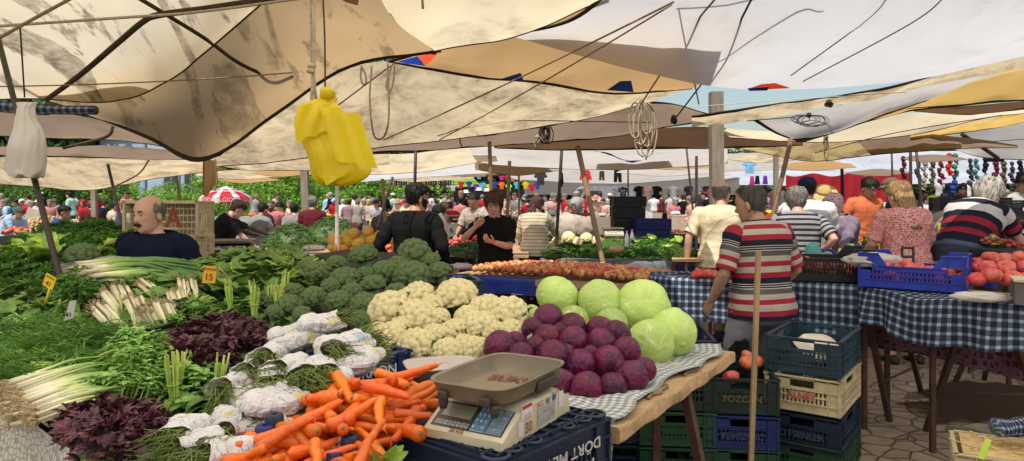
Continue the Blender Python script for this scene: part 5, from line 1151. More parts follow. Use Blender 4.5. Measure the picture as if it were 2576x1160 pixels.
for i,(x0,y0,x1,y1)in enumerate(((262,748,300,800),(300,735,330,800),(345,722,400,770),(240,780,285,830),(350,790,372,830),(395,770,415,820),(435,742,455,800),(470,715,480,775),(330,760,352,815))):
 a=DP(x0,y0,.10);b=DP(x1,y1,.02);d=(b-a).normalized();put_onion(a,a+d*.24,13,70+i,'bundle of green onions with bushy roots upward near the orange price tag','root-up onions in the middle left',True,.04,.12,.007)
def curdmat(name,c1,c2,vs=190,bs=.9):
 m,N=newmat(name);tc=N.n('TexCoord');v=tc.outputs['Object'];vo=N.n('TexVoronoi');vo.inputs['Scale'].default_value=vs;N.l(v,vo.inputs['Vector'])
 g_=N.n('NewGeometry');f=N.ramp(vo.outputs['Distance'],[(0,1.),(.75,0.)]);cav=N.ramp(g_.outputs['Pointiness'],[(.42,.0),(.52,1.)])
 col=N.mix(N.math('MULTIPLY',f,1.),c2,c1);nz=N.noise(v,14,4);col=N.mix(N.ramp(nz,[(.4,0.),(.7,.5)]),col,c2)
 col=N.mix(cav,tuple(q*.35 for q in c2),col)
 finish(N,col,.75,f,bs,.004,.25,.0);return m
BRO=curdmat('broccoli bud',(.33,.43,.16),(.17,.26,.095));CAU=curdmat('cauliflower curd',(.97,.87,.52),(.92,.76,.38),150,.6)
BROS=leafm('broccoli stem',(.17,.25,.10),(.11,.18,.07),.6,.0);CLEAF=leafm('cauliflower leaf',(.19,.28,.075),(.11,.19,.045));GLAU=leafm('bluish leaf',(.10,.16,.12),(.06,.11,.08),.5,.1)
def curd(seed,flat=.72,nb=26,bump=.16,rough=.05):
 r=random.Random(seed);cs=[]
 for i in range(nb):
  z=1-(i+.5)/nb*1.25;a=i*2.39996+r.uniform(-.25,.25);q=math.sqrt(max(0,1-z*z));cs.append(Vector((q*math.cos(a),q*math.sin(a),z)).normalized())
 bm=bmesh.new();bmesh.ops.create_icosphere(bm,subdivisions=5,radius=1);m=MB()
 fine=[Vector(v)for v in()]
 for v in bm.verts:
  d=v.co.normalized();ds=sorted(((d-c).length for c in cs))[:2];w_=math.sqrt(4*math.pi/nb)*.62
  k=1-bump*min(1,(ds[0]/w_)**2)+.02*fbm(d*3+Vector((seed,0,0)))
  k+=rough*(mnoise.cell(d*11+Vector((seed,1,2)))-.5)*.3+rough*fbm(d*9+Vector((seed,3,1)))
  p=d*k;p.z*=flat if p.z>0 else.45
  if d.z<-.2:p.x*=.9+.5*(d.z+.2);p.y*=.9+.5*(d.z+.2)
  v.co=p
 bm.verts.index_update();m.add([v.co.copy()for v in bm.verts],[[v.index for v in f.verts]for f in bm.faces]);bm.free();return m
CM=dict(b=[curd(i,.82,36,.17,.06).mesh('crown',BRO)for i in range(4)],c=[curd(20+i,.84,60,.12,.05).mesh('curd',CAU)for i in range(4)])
ST=[]
for i in range(2):
 m=MB();m.tube([(0,0,-.3),(.05,0,-.8),(.06,.04,-1.25)],[.5,.32,.3],10);ST.append(m.mesh('stalk',BROS))
def lv_mesh(kind,seed):
 r=random.Random(seed);m=MB()
 if kind=='c':
  for i in range(8):
   a=i*.785+r.uniform(-.2,.2);leaf(m,(.5*math.cos(a),.5*math.sin(a),-.62),(math.cos(a)*.65,math.sin(a)*.65,r.uniform(.5,1.1)),(-math.cos(a),-math.sin(a),.5),r.uniform(.7,1.25),r.uniform(.5,.8),'ovate',-.15,.4,.2,6)
  m.tube([(0,0,-.35),(0,0,-.75)],[.55,.3],10,True,0)
 else:
  for i in range(3):
   a=r.uniform(0,6.28);leaf(m,(.5*math.cos(a),.5*math.sin(a),-.3),(math.cos(a),math.sin(a),r.uniform(.2,1)),(0,0,1),r.uniform(.6,1.0),r.uniform(.25,.5),'ovate',.3,.35,.2,6)
 return m.mesh('leaves',CLEAF if kind=='c' else GLAU)
LVM=dict(c=[lv_mesh('c',i)for i in range(3)],b=[lv_mesh('b',9+i)for i in range(3)])
def head_veg(kind,p,rad,label,group,tilt=.35,leaves=True,i=0):
 r=thing('broccoli' if kind=='b' else 'cauliflower',label,'broccoli' if kind=='b' else 'cauliflower',tuple(p),0,group)
 r.rotation_euler=(rnd.uniform(.1,.6)+(.1 if kind=='c' else 0),rnd.uniform(-tilt,tilt),rnd.uniform(-.6,.6));r.scale=(rad,rad,rad)
 o=link('crown' if kind=='b' else 'curd',CM[kind][i%4],r);o.rotation_euler=(0,0,rnd.uniform(0,6.28))
 if kind=='b':link('stalk',ST[i%2],r)
 if leaves:o=link('leaves',LVM[kind][i%3],r);o.rotation_euler=(0,0,rnd.uniform(0,6.28))
BROL=[(914,642,70),(1043,634,80),(797,681,60),(865,704,78),(921,690,48),(938,716,62),(968,684,68),(1036,692,90),(1103,684,62),(683,748,56),(727,768,68),(787,748,64),(852,757,64),(917,764,68),(997,736,60),(904,802,50),(847,662,50),(740,732,50),(772,668,44),(885,732,50),(1002,666,54),(760,790,46),(690,785,44),(1085,655,46),(830,720,46)]
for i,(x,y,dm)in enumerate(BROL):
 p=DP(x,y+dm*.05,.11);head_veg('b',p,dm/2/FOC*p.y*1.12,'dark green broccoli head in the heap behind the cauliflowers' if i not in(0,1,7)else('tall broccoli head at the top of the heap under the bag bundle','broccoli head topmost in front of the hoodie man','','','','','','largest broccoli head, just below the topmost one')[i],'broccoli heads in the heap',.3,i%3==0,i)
p=DP(205,645,.08);head_veg('b',p,.10,'single broccoli head on the board left of the moustached man','broccoli by the seller',.3,True,2)
CAUL=[(979,785,100),(1051,803,96),(1054,748,76),(984,852,76),(1049,875,90),(1147,749,98),(1204,828,92),(1140,836,64),(1276,796,96),(1128,892,78),(1196,884,72),(1290,842,74),(1212,779,64),(1105,800,50),(950,835,50),(1250,862,56),(1168,866,50),(1015,760,60),(1095,845,60),(1175,800,60),(1240,835,60),(1010,825,60),(1230,770,60),(960,880,50),(1090,770,60)]
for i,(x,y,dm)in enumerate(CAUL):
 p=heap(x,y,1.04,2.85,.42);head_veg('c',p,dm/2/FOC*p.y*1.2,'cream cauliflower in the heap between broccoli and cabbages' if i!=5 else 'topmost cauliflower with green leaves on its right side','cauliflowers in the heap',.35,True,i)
def cabmat(name,c1,c2,vein,bloom=None,rough=.42,vn=9,coat=.0):
 m,N=newmat(name);tc=N.n('TexCoord');v=tc.outputs['Object'];sp=N.n('SeparateXYZ');N.l(v,sp.inputs[0]);oi=N.n('ObjectInfo')
 nz=N.noise(v,3.0,5,.6)
 nz0=N.noise(v,1.3,2)
 ang=N.math('ADD',N.math('ARCTAN2',sp.outputs[1],sp.outputs[0]),N.math('MULTIPLY',N.math('SUBTRACT',nz0,.5),1.6))
 lat=N.math('ADD',sp.outputs[2],N.math('MULTIPLY',nz0,.5))
 a1=N.math('ABSOLUTE',N.math('SINE',N.math('MULTIPLY',ang,vn/2)))
 v1=N.ramp(a1,[(0,1.),(.06,.7),(.13,0.)])
 br=N.math('ABSOLUTE',N.math('SINE',N.math('ADD',N.math('MULTIPLY',lat,13),N.math('MULTIPLY',a1,5.5))))
 v2=N.ramp(br,[(0,.8),(.16,.35),(.3,0.)])
 vv=N.math('MAXIMUM',v1,N.math('MULTIPLY',v2,.5))
 n2=N.noise(v,1.7,3);base=N.mix(N.ramp(n2,[(.35,0.),(.65,1.)]),c1,c2)
 hs=N.n('HueSaturation');N.l(base,hs.inputs['Color']);N.l(N.math('MULTIPLY_ADD',oi.outputs['Random'],.6,.7),hs.inputs['Value'])
 if bloom:N.l(N.math('MULTIPLY_ADD',N.math('FRACT',N.math('MULTIPLY',oi.outputs['Random'],7.7)),.03,.48),hs.inputs['Hue'])
 col=N.mix(N.math('MULTIPLY',vv,.75 if not bloom else.35),hs.outputs[0],vein)
 if bloom:
  b=N.ramp(N.noise(v,2.2,8,.75),[(.58,0.),(.74,.55)]);col=N.mix(b,col,bloom)
 h=N.math('ADD',N.math('MULTIPLY',vv,.8),N.math('MULTIPLY',N.noise(v,3,3),.5))
 finish(N,col,rough,h,.3,.04,.3,0,None,None,0,0,coat);return m
CABG=cabmat('green cabbage leaf',(.46,.58,.15),(.38,.51,.115),(.80,.85,.56),None,.38)
CABR=cabmat('red cabbage leaf',(.125,.006,.040),(.042,.005,.016),(.30,.06,.13),(.42,.30,.36),.34,7,0)
def cabbage(seed,red):
 r=random.Random(seed);bm=bmesh.new();bmesh.ops.create_icosphere(bm,subdivisions=5,radius=1)
 ly=[(rdir(r,-.2),r.uniform(.1,.7))for _ in range(5)]
 for v in bm.verts:
  d=v.co.normalized();k=1+.035*fbm(d*1.6+Vector((seed,0,0)))
  for c,h in ly:
   q=d.dot(c)-h+.09*fbm(d*4+Vector((seed,5,0)));k+=.022*(1/(1+math.exp(-q*70)))*math.exp(-max(0,q)*1.6)
  v.co=d*k;v.co.z*=.86 if not red else.95
 m=MB();bm.verts.index_update();m.add([v.co.copy()for v in bm.verts],[[v.index for v in f.verts]for f in bm.faces]);bm.free()
 st=MB().tube([(0,0,-.6),(0,0,-.885 if not red else-.97)],[.16,.13],12);m.addmb(st)
 return m.mesh('red_cabbage' if red else 'green_cabbage',CABR if red else CABG)
CABM=[cabbage(i,False)for i in range(4)],[cabbage(30+i,True)for i in range(5)]
GC=[(1402,746,108,104,'green cabbage at the back left of the green row'),(1509,760,112,122,'upright green cabbage in the middle of the back row'),(1617,770,134,112,'wide green cabbage at the back right'),(1693,836,118,120,'green cabbage with a veined side at the far right corner'),(1637,864,120,118,'green cabbage with star-like veins at the front right'),(1443,808,80,80,'green cabbage half hidden behind the red ones at left'),(1536,818,88,84,'green cabbage half hidden behind the red ones in the middle'),(1335,800,62,70,'leafy green cabbage beside the cauliflowers')]
for i,(x,y,w_,h_,lb)in enumerate(GC):
 p=heap(x,y,1.055,3.1,.42);r_=w_/2/FOC*p.y;o=link('green_cabbage',CABM[0][i%4],None,p);o.scale=(r_,r_,r_*h_/w_*1.08);o.rotation_euler=[(.5,.3,1),(1.2,.5,2),(.9,-1.0,.4),(1.0,.8,3),(1.9,.1,.2),(.4,0,2),(.7,.2,5),(.5,0,0)][i]
 tag(o,lb,'cabbage','green cabbages')
RC=[(1380,803,68),(1440,823,64),(1377,850,62),(1443,860,72),(1509,828,60),(1553,840,62),(1512,865,70),(1575,884,66),(1390,899,80),(1462,918,70),(1530,911,74),(1591,948,72),(1621,930,56),(1411,962,64),(1475,978,78),(1540,975,66),(1258,874,76),(1295,861,50),(1311,896,62),(1341,828,52),(1345,872,50),(1410,835,44),(1485,890,40),(1425,890,46),(1555,925,44)]
RL={0:'topmost red cabbage in front of the green ones',2:'red cabbage with a white net-like bloom near the top left',8:'bright magenta cabbage in the middle left of the red heap',10:'smooth round dark cabbage in the middle of the red heap',13:'red cabbage at the front left by the scale',14:'frosty-sided red cabbage at the front centre',15:'red cabbage with white star veins at the front right',16:'pinkish red cabbage lying apart by the cauliflowers',18:'dull purple cabbage just behind the scale pan'}
for i,(x,y,dm)in enumerate(RC):
 p=heap(x,y,1.015,2.62,.45);r_=dm/2/FOC*p.y*1.13;o=link('red_cabbage',CABM[1][i%5],None,p);o.scale=(r_,r_,r_);o.rotation_euler=(rnd.uniform(.5,2.2),rnd.uniform(-1,1),rnd.uniform(0,6.28))
 tag(o,RL.get(i,'purple-red cabbage in the heap in front of the green ones'),'cabbage','red cabbages')
def carrotmat():
 m,N=newmat('carrot skin');tc=N.n('TexCoord');v=tc.outputs['Object'];oi=N.n('ObjectInfo')
 rg=N.noise(N.mapping(v,(60,6,6)),3.0,3);nz=N.noise(v,12,4)
 col=N.mix(N.ramp(nz,[(.35,0.),(.65,1.)]),(.82,.17,.008),(.72,.115,.005));col=N.mix(N.ramp(rg,[(.58,0.),(.68,.55)]),col,(.40,.075,.01))
 hs=N.n('HueSaturation');N.l(col,hs.inputs['Color']);N.l(N.math('MULTIPLY_ADD',oi.outputs['Random'],.3,.82),hs.inputs['Value']);N.l(N.math('MULTIPLY_ADD',N.math('FRACT',N.math('MULTIPLY',oi.outputs['Random'],9.1)),.02,.49),hs.inputs['Hue'])
 finish(N,hs.outputs[0],.38,rg,.25,.004,.5);return m
CAR=carrotmat();CARE=M('carrot crown',(.16,.13,.04),(.3,.16,.05),ns=40,rough=.9)
CARM=[]
for i in range(7):
 r=random.Random(i);m=MB();k=22;L=1.0;R0=r.uniform(.085,.115);b1,b2=r.uniform(-.07,.07),r.uniform(-.07,.07);pts=[];rad=[]
 for j in range(k+1):
  t_=j/k;pts.append((t_*L,b1*math.sin(t_*3.1)+.008*math.sin(t_*17),b2*math.sin(t_*2.6)))
  q=R0*(1-.52*t_)*(1-.02*math.sin(t_*40+i))
  if t_<.06:q*=math.sqrt(max(.05,1-(1-t_/.06)**2))*.75+.25
  if t_>.86:q*=math.sqrt(max(.0,1-((t_-.86)/.14)**2))*.93+.07
  rad.append(q)
 m.tube(pts,rad,14);n0=len(m.v)
 m.tube([pts[-1],(L*1.05,pts[-1][1]+.02,pts[-1][2]),(L*1.14,pts[-1][1]+.05,pts[-1][2]-.02)],[.012,.006,.003],5)
 m.tube([(-.012,0,0),(.008,0,0)],[R0*.28,R0*.34],8,True,1);CARM.append(m.mesh('carrot',[CAR,CARE]))
def carrot_pos(x,y,up):return heap(x,y,1.0+up,1.95,.33)
cpoly=[(640,1085),(760,1060),(770,990),(830,965),(900,960),(1005,945),(1075,1010),(1060,1060),(1000,1090),(965,1130),(900,1200),(560,1215),(560,1150)]
rc=random.Random(11);nc_=0;placed=[]
for lay in range(3):
 y=960
 while y<1215:
  x=560
  while x<1080:
   jx,jy=x+rc.uniform(-18,18),y+rc.uniform(-12,12)
   if inpoly(jx,jy,cpoly):
    p=carrot_pos(jx,jy,-.035+.035*lay+rc.uniform(-.008,.012));a=rc.choice((rc.gauss(.5,.5),rc.gauss(2.4,.5),rc.uniform(0,6.28)));tl=rc.gauss(0,.22)
    if y<985:tl=rc.uniform(-.1,.5)
    L=rc.uniform(.13,.22);placed.append((p,a,tl,L))
   x+=54
  y+=38
for i,(p,a,tl,L)in enumerate(placed):
 o=link('carrot',CARM[i%7]);d=Matrix.Rotation(a,4,'Z')@Matrix.Rotation(tl,4,'Y')@Matrix.Rotation(rc.uniform(0,6.28),4,'X')
 th=rc.uniform(.8,1.15);o.matrix_world=Matrix.Translation(p)@d@Matrix.Diagonal((L,L*th,L*th,1))@Matrix.Translation((-.5,0,0));tag(o,'orange carrot in the heap left of the weighing scale','carrot','carrots heaped by the scale')
HC=[((845,945),(880,1010),.03,'carrot standing up at the back left of the heap'),((975,955),(1030,938),.05,'long carrot lying along the top rear of the heap'),((915,970),(1030,1000),.075,'thick carrot on top of the rear of the heap'),((825,1075),(930,1010),.07,'long carrot slanting up in the middle of the heap'),((645,1135),(755,1075),.06,'thick carrot at the left front of the heap'),((900,1180),(955,1085),.09,'big carrot standing at the front right of the heap'),((958,1005),(968,1080),.075,'carrot pointing down toward the viewer on the right slope'),((1050,1030),(985,1110),.03,'long carrot at the right edge beside the crate'),((790,1110),(800,1175),.08,'carrot pointing up at the front middle of the heap'),((640,1115),(770,1065),.05,'slim carrot above the thick left front one')]
for i,(a,b,up,lb)in enumerate(HC):
 A_,B_=carrot_pos(*a,up),carrot_pos(*b,up+.02);d=B_-A_;L=max(d.length,.16);o=link('carrot',CARM[(i*3)%7]);x=d.normalized();z=Vector((0,0,1));y_=z.cross(x).normalized();z=x.cross(y_);mm=Matrix((x,y_,z)).transposed().to_4x4();o.matrix_world=Matrix.Translation(A_)@mm@Matrix.Diagonal((L,L*1.08,L*1.08,1));tag(o,lb,'carrot','carrots on top of the heap')
def papermat():
 m,N=newmat('printed paper');uv=N.n('UVMap');tc=N.n('TexCoord');v=tc.outputs['Object'];sp=N.n('SeparateXYZ');N.l(v,sp.inputs[0]);oi=N.n('ObjectInfo')
 ln=N.math('LESS_THAN',N.math('FRACT',N.math('MULTIPLY',sp.outputs[0],55)),.22)
 gate=N.ramp(N.noise(v,16,2),[(.5,0.),(.53,1.)],True);brk=N.ramp(N.noise(N.mapping(v,(4,60,60)),3,2),[(.42,0.),(.46,1.)],True)
 ink=N.math('MULTIPLY',N.math('MULTIPLY',ln,gate),brk)
 wv=N.noise(v,9,1,.5,1.5);cont=N.math('LESS_THAN',N.math('ABSOLUTE',N.math('SUBTRACT',wv,.5)),.006)
 base=N.mix(N.noise(v,5),(.74,.70,.665),(.66,.61,.59));col=N.mix(N.math('MULTIPLY',N.math('MAXIMUM',ink,cont),.62),base,(.12,.10,.11))
 pt=N.ramp(N.noise(N.mapping(v,(1,1,1),(.3,.9,0)),6,1),[(.68,0.),(.69,1.)],True);pc=N.ramp(oi.outputs['Random'],[(0,(.62,.50,.06)),(.55,(.6,.2,.2)),(.75,(.25,.4,.55)),(.85,(.62,.50,.06))],True)
 col=N.mix(N.math('MULTIPLY',pt,.55),col,pc);finish(N,col,.8,N.noise(v,22,6,.6),.3,.01,.2,.12);return m
PAPER=papermat()
WM=[]
for i in range(4):
 r=random.Random(100+i);p_=MB();s_=MB();n=26;rs=[]
 fo=[r.uniform(-1,1)for q in range(n)];fo=[(fo[q]+.6*fo[q-1])for q in range(n)];br_=r.randrange(4,9)
 for j in range(15):
  t_=j/14;R_=.048*(.32+.68*min(1,t_*2.6)**.6)*(1-.10*max(0,t_-.5))if j else.008;ring=[];dx_=.018*math.sin(t_*4+i)
  for q in range(n):
   a=2*math.pi*q/n;k=1+.085*fo[q]*(.4+.6*t_)+.05*math.sin(a*2+i)+.05*math.sin(t_*23+a*3+i)*(1 if j>1 else.3)+(.05 if j==br_ else 0)*math.sin(a*5)
   ring.append(Vector((-.115+.165*t_+(.022*math.sin(a*2+i)if j==14 else 0)+.004*math.sin(a*7+t_*9),math.cos(a)*R_*1.12*k+dx_,math.sin(a)*R_*.86*k+.006*math.sin(t_*7+i))))
  rs.append(ring)
 p_.rings(rs,False);p_.f.append(tuple(range(n-1,-1,-1)));p_.mi.append(0);s_.ellipsoid((.0,0,0),(.035,.036,.028),12,8)
 for j in range(90):
  a=r.uniform(0,6.28);q=math.sqrt(r.random());o_=Vector((0,math.cos(a)*.045*q,math.sin(a)*.032*q));L=r.uniform(.06,.12)
  s_.tube([Vector((-.02,0,0))+o_*.7,o_*1.0+Vector((.06,0,0)),o_*1.25+Vector((.04+L*.6,r.uniform(-.02,.02),r.uniform(-.02,.015))),o_*1.4+Vector((.04+L,r.uniform(-.05,.05),r.uniform(-.05,.02)))],[.0024,.0024,.002,.0012],4,False)
 WM.append((p_.mesh('paper_wrap',PAPER,smooth=False),s_.mesh('stems',LF['aspara'],smooth=True)))
WB=[((760,825),(870,800),.16,'paper bundle lying topmost on the wild asparagus heap'),((845,870),(905,850),.13,'paper bundle second from the top at right'),((880,920),(930,890),.09,'paper bundle at the right above the blue crate'),((735,860),(790,850),.11,'crumpled paper bundle left below the topmost'),((690,870),(660,920),.09,'striped print bundle at the left of the upper heap'),((740,900),(690,960),.10,'blue-printed bundle pointing down left'),((790,905),(760,975),.11,'tan-stained bundle pointing down in the middle'),((830,900),(800,960),.10,'paper bundle in the centre right of the heap'),((850,935),(830,985),.08,'paper bundle by the blue crate corner'),((590,950),(560,990),.07,'stubby bundle at the left next to the purple leaves'),((560,980),(640,950),.05,'bundle leaning on the stubby one'),((620,1020),(680,970),.07,'narrow bundle in a fan, left'),((650,1025),(720,985),.09,'pink-printed bundle in the fan, middle'),((680,1030),(740,995),.08,'plain bundle in the fan, right'),((560,1040),(640,1060),.04,'yellow-printed bundle in the front row'),((500,1060),(425,1110),.08,'large crumpled bundle at the front left'),((520,1100),(450,1140),.06,'flattened bundle at the front left edge'),((640,1080),(720,1060),.03,'flat paper sheet bundle under the blue peg'),((600,1130),(520,1160),.05,'paper bundle beside the first carrots'),((560,1120),(500,1175),.02,'paper bundle at the bottom edge'),((700,850),(750,830),.08,'paper bundle behind the topmost one at left'),((800,860),(855,890),.13,'creased bundle just under the topmost one'),((860,880),(920,865),.11,'red-stained bundle at the upper right'),((720,930),(670,985),.09,'bundle pointing left below the blue-printed one'),((800,950),(760,1000),.07,'bundle above the rear carrots'),((590,1000),(650,1010),.05,'bundle at the root of the fan'),((600,1060),(560,1100),.04,'bundle between the front row and the carrots'),((480,1090),(520,1130),.06,'bundle in the middle of the front group'),((640,900),(610,960),.07,'bundle by the back purple leaves'),((470,1140),(420,1170),.03,'half-hidden bundle at the bottom left of the group')]
for i,(a,b,up,lb)in enumerate(WB):
 up+=.05;A_,B_=DP(*a,up),DP(*b,up+.0);d=(B_-A_);d.z*=.4;x=d.normalized();z=Vector((0,0,1));y_=z.cross(x).normalized();z=x.cross(y_)
 r=thing('wrapped_bundle',lb,'herb bundle',tuple((A_+B_)/2),0,'paper-wrapped wild asparagus bundles');r.rotation_euler=Matrix((x,y_,z)).transposed().to_euler();r.scale=(.84*(.9+.25*rnd.random()),)*3
 link('paper_wrap',WM[i%4][0],r);link('stems',WM[i%4][1],r)
for i in range(16):
 if i in(1,3,5,6,10,13):continue
 q=[(610,930),(650,900),(690,940),(730,970),(770,990),(700,990),(880,830),(905,850),(925,880),(560,1070),(600,1085),(470,1130),(420,1150),(640,960),(760,950),(820,850)][i]
 A_=DP(*q,.02);o=link('wild_asparagus',WM[i%4][1],None,A_);o.rotation_euler=(0,.25,rnd.uniform(-2.6,-.3));tag(o,'loose wild asparagus stems between the paper bundles','herbs','loose wild asparagus')
def plastic(name,c):return M('plastic '+name,c,tuple(q*.7 for q in c),ns=7,rough=.45,spec=.45,bump=.08,bs=40)
PL=dict(navy=plastic('navy',(.012,.022,.05)),teal=plastic('slate',(.025,.055,.075)),blue=plastic('blue',(.02,.045,.42)),dblue=plastic('dark blue',(.012,.025,.14)),green=plastic('green',(.018,.075,.03)),black=plastic('black',(.012,.012,.013)),cream=plastic('cream',(.62,.50,.30)),dgreen=plastic('black green',(.012,.028,.022)),maroon=plastic('maroon',(.09,.03,.025)))
CRM={}
def crate_mesh(key,L=.58,W=.40,H=.215,dip=0.,solid=False):
 k_=(key,L,W,H,dip,solid)
 if k_ in CRM:return CRM[k_]
 m=MB();t=.008
 m.box((0,0,.008),(L-.02,W-.02,.012))
 def wall(o,u,ln,n):
  u=Vector(u);n=Vector(n);o=Vector(o);rt=Matrix((u,-n,Vector((0,0,1)))).transposed()
  def bx(s,z,ls,h,off=0.,th=t):m.box(o+u*s+Vector((0,0,z))+n*off,(ls,th,h),rt)
  hw=ln*.30 if dip else ln*.16
  bx(0,.035,ln,.05)
  zt=H-dip if dip else H
  if dip:
   for s in(-1,1):bx(s*(ln/2-(ln/2-hw)/2),H-.04,ln/2-hw,.07)
   bx(0,H-dip-.015,ln*.72,.03)
   for s in(-1,1):m.add([o+u*s*hw+Vector((0,0,H-.005))-n*.004,o+u*s*hw+Vector((0,0,H-dip-.01))-n*.004,o+u*s*(hw-.06)+Vector((0,0,H-dip-.01))-n*.004,o+u*s*hw+Vector((0,0,H-.005))+n*.004,o+u*s*hw+Vector((0,0,H-dip-.01))+n*.004,o+u*s*(hw-.06)+Vector((0,0,H-dip-.01))+n*.004],[(0,1,2),(5,4,3),(0,2,5,3)])
  else:
   for s in(-1,1):bx(s*(ln/2-(ln/2-hw)/2),H-.045,ln/2-hw,.05)
   bx(0,H-.012,hw*2.1,.018);bx(0,H-.072,hw*2.1,.02)
  z0,z1=.06,H-.07-(dip if dip else 0)+(.04 if dip else 0)
  if z1>z0:
   mid=(z0+z1)/2
   bx(0,mid,ln*.34,(z1-z0)*.55)if not dip else None
   nn=int(ln/.022)
   for i in range(nn+1):bx(-ln/2+ln*i/nn,mid,.011,z1-z0,0,.006)
   bx(-ln/2+.035,mid,.07,z1-z0);bx(ln/2-.035,mid,.07,z1-z0)
   bx(0,mid,ln,.010,.004)
  if solid:bx(0,(H-(dip or 0))/2,ln,H-(dip or 0)-.01,-.004,.004)
  for z in(.012,.058,H-.075):bx(0,z,ln+.008,.006,.007,.012)if not(dip and z>.1)else None
  if not dip:bx(0,H-.004,ln+.02,.008,.006,.022)
  else:
   for s in(-1,1):bx(s*(ln/2-(ln/2-hw)/2),H-.002,ln/2-hw,.007,.006,.02)
   bx(0,H-dip,hw*2-.1,.007,.006,.02)
  for s in(-.5,-.36,.36,.5):bx(s*ln*.985,H*.5,.006,H*.94,.007,.012)
 wall((0,-W/2+t,0),(1,0,0),L,(0,-1,0));wall((0,W/2-t,0),(-1,0,0),L,(0,1,0));wall((L/2-t,0,0),(0,1,0),W,(1,0,0));wall((-L/2+t,0,0),(0,-1,0),W,(-1,0,0))
 CRM[k_]=m.mesh('crate_body',PL[key],smooth=False);return CRM[k_]
def crate(label,key,loc,rz,L=.58,W=.40,H=.215,dip=0.,text=None,tcol=None,group=None,flip=False,tside='S',solid=False,name='crate',tz=None):
 r=thing(name,label,'crate',loc,rz,group);b=link('crate_body',crate_mesh(key,L,W,H,dip,solid),r)
 if flip:r.rotation_euler=(math.pi,0,rz);r.location.z+=H
 if text:
  o,u={'S':((0,-W/2-.009,0),(1,0,0)),'E':((L/2+.009,0,0),(0,1,0)),'W':((-L/2-.009,0,0),(0,-1,0)),'N':((0,W/2+.009,0),(-1,0,0))}[tside]
  for i,ln in enumerate(text.split('\n')):
   lettering(ln,.052 if '\n' not in text else.036,tcol or PL['cream'],r,Vector(o)+Vector((0,0,(tz if tz is not None else H*.45)-.04*i)),u,(0,0,1),True)
 return r
cA,cB=P(1926,929,4.24),P(2113,955,4.0);e=Vector((cB.x-cA.x,cB.y-cA.y,0)).normalized();nrm=Vector((-e.y,e.x,0));ang_=math.atan2(e.y,e.x)
base=Vector((cB.x,cB.y,0))-e*.205+nrm*.29
INK=M('faint print',(.05,.07,.09),rough=.6);REDP=M('red print',(.5,.05,.035),rough=.6)
for i,(key,z,lb,tx,tc_)in enumerate((('green',-.055,'green crate at the bottom of the right-hand stack',None,None),('navy',.165,'dark blue crate with OTSENLER lettering, third in the stack','OTSENLER',INK),('cream',.385,'cream crate with red writing in the right-hand stack','ALNEY',REDP),('teal',.605,'slate crate on top of the right-hand stack holding plastic lids',None,None))):
 crate(lb,key,(base.x,base.y,z+.055 if i==0 else z),ang_,.41,.58,.21,0 if key!='teal' else.0,tx,tc_,None,tz=.10 if key=='cream' else None)
tl=thing('plastic_tub','cream plastic tub lying in the slate crate','tub',(base.x+.02,base.y-.02,.70),.5);tl.rotation_euler=(.5,.1,.4)
m=MB();n=32
def rr_(s,z):return[Vector((math.copysign(abs(math.cos(a))**.55,math.cos(a))*.14*s,math.copysign(abs(math.sin(a))**.55,math.sin(a))*.10*s,z))for a in[2*math.pi*j/n for j in range(n)]]
m.rings([rr_(1.12,0),rr_(1.12,.008),rr_(1.0,.01),rr_(.9,.055),rr_(.84,.06),rr_(.5,.062)]);m.build('tub_shell',M('ivory plastic',(.68,.60,.46),(.6,.52,.4),rough=.4),tl)
mb=P(1845,940,4.32);ma=R(-8)
for key,z,lb,tx in(('green',.0,'dark green crate lowest in the middle stack',None),('dblue',.19,'dark blue crate with faint letters in the middle stack','TEMIZ TIC'),('dgreen',.40,'black-green crate of tomatoes on top of the middle stack','POZCAN')):
 crate(lb,key,(mb.x,mb.y,z),ma,.40,.58,.205,0,tx,M('worn yellow print',(.13,.095,.04),rough=.7)if tx=='POZCAN' else INK)
crate('dark crate behind the middle stack under the table end','black',(mb.x-.05,mb.y+.45,.42),R(4),.45,.36,.28,.06,None)
for i,(x,y,keys)in enumerate(((1690,4.35,('green','green','dgreen','navy')),(1565,4.4,('navy','navy')))):
 for k,key in enumerate(keys):
  q=at(x,y);crate(['green crate at the bottom behind the rusty table legs','green crate second from the ground behind the rusty table legs','black-green crate in the stack behind the rusty table legs','navy crate topmost behind the rusty table legs'][k]if i==0 else['navy crate on the ground under the plank table','navy crate stacked under the plank table'][k],key,(q[0],q[1],.205*k),R(-6),.42,.56,.2)
b_=pz(1590,1140,.12);crate('black crate at the bottom edge beneath the plank table','black',(b_.x+.05,b_.y-.1,0),R(14),.5,.36,.16)
L0,F0,R0_=pz(999,1087,1.0),pz(1251,1168,1.0),pz(1464,1027,1.0)
ce=(F0-L0);ce.z=0;LW=ce.length;ce.normalize();cn=Vector((-ce.y,ce.x,0));DL=(R0_-F0).dot(cn);ca=math.atan2(ce.y,ce.x)
cc=L0+ce*LW/2+cn*DL/2
KRT='DÖRT MEVSİM\nMARMARİS'
r=crate('upturned navy crate under the weighing scale, lettered on its side','navy',(cc.x,cc.y,1.0-.26),ca,LW,DL,.26,0,None,None,None,True)
wl=M('white outline print',(.55,.53,.5),rough=.6)
for i,ln in enumerate(KRT.split('\n')):lettering(ln,.042,wl,r,Vector((LW/2+.018,0,.05+.052*i)),(0,1,0),(0,0,1),True,sx=1.25 if i==0 else 1.35)
for k in range(3):crate(['navy crate on the ground below the upturned crate of the scale','navy crate second from the ground below the scale','dark crate directly below the upturned crate of the scale'][k],('navy','navy','black')[k],(cc.x,cc.y,.246*k),ca,LW*.97,DL*.97,.243)
m=MB()
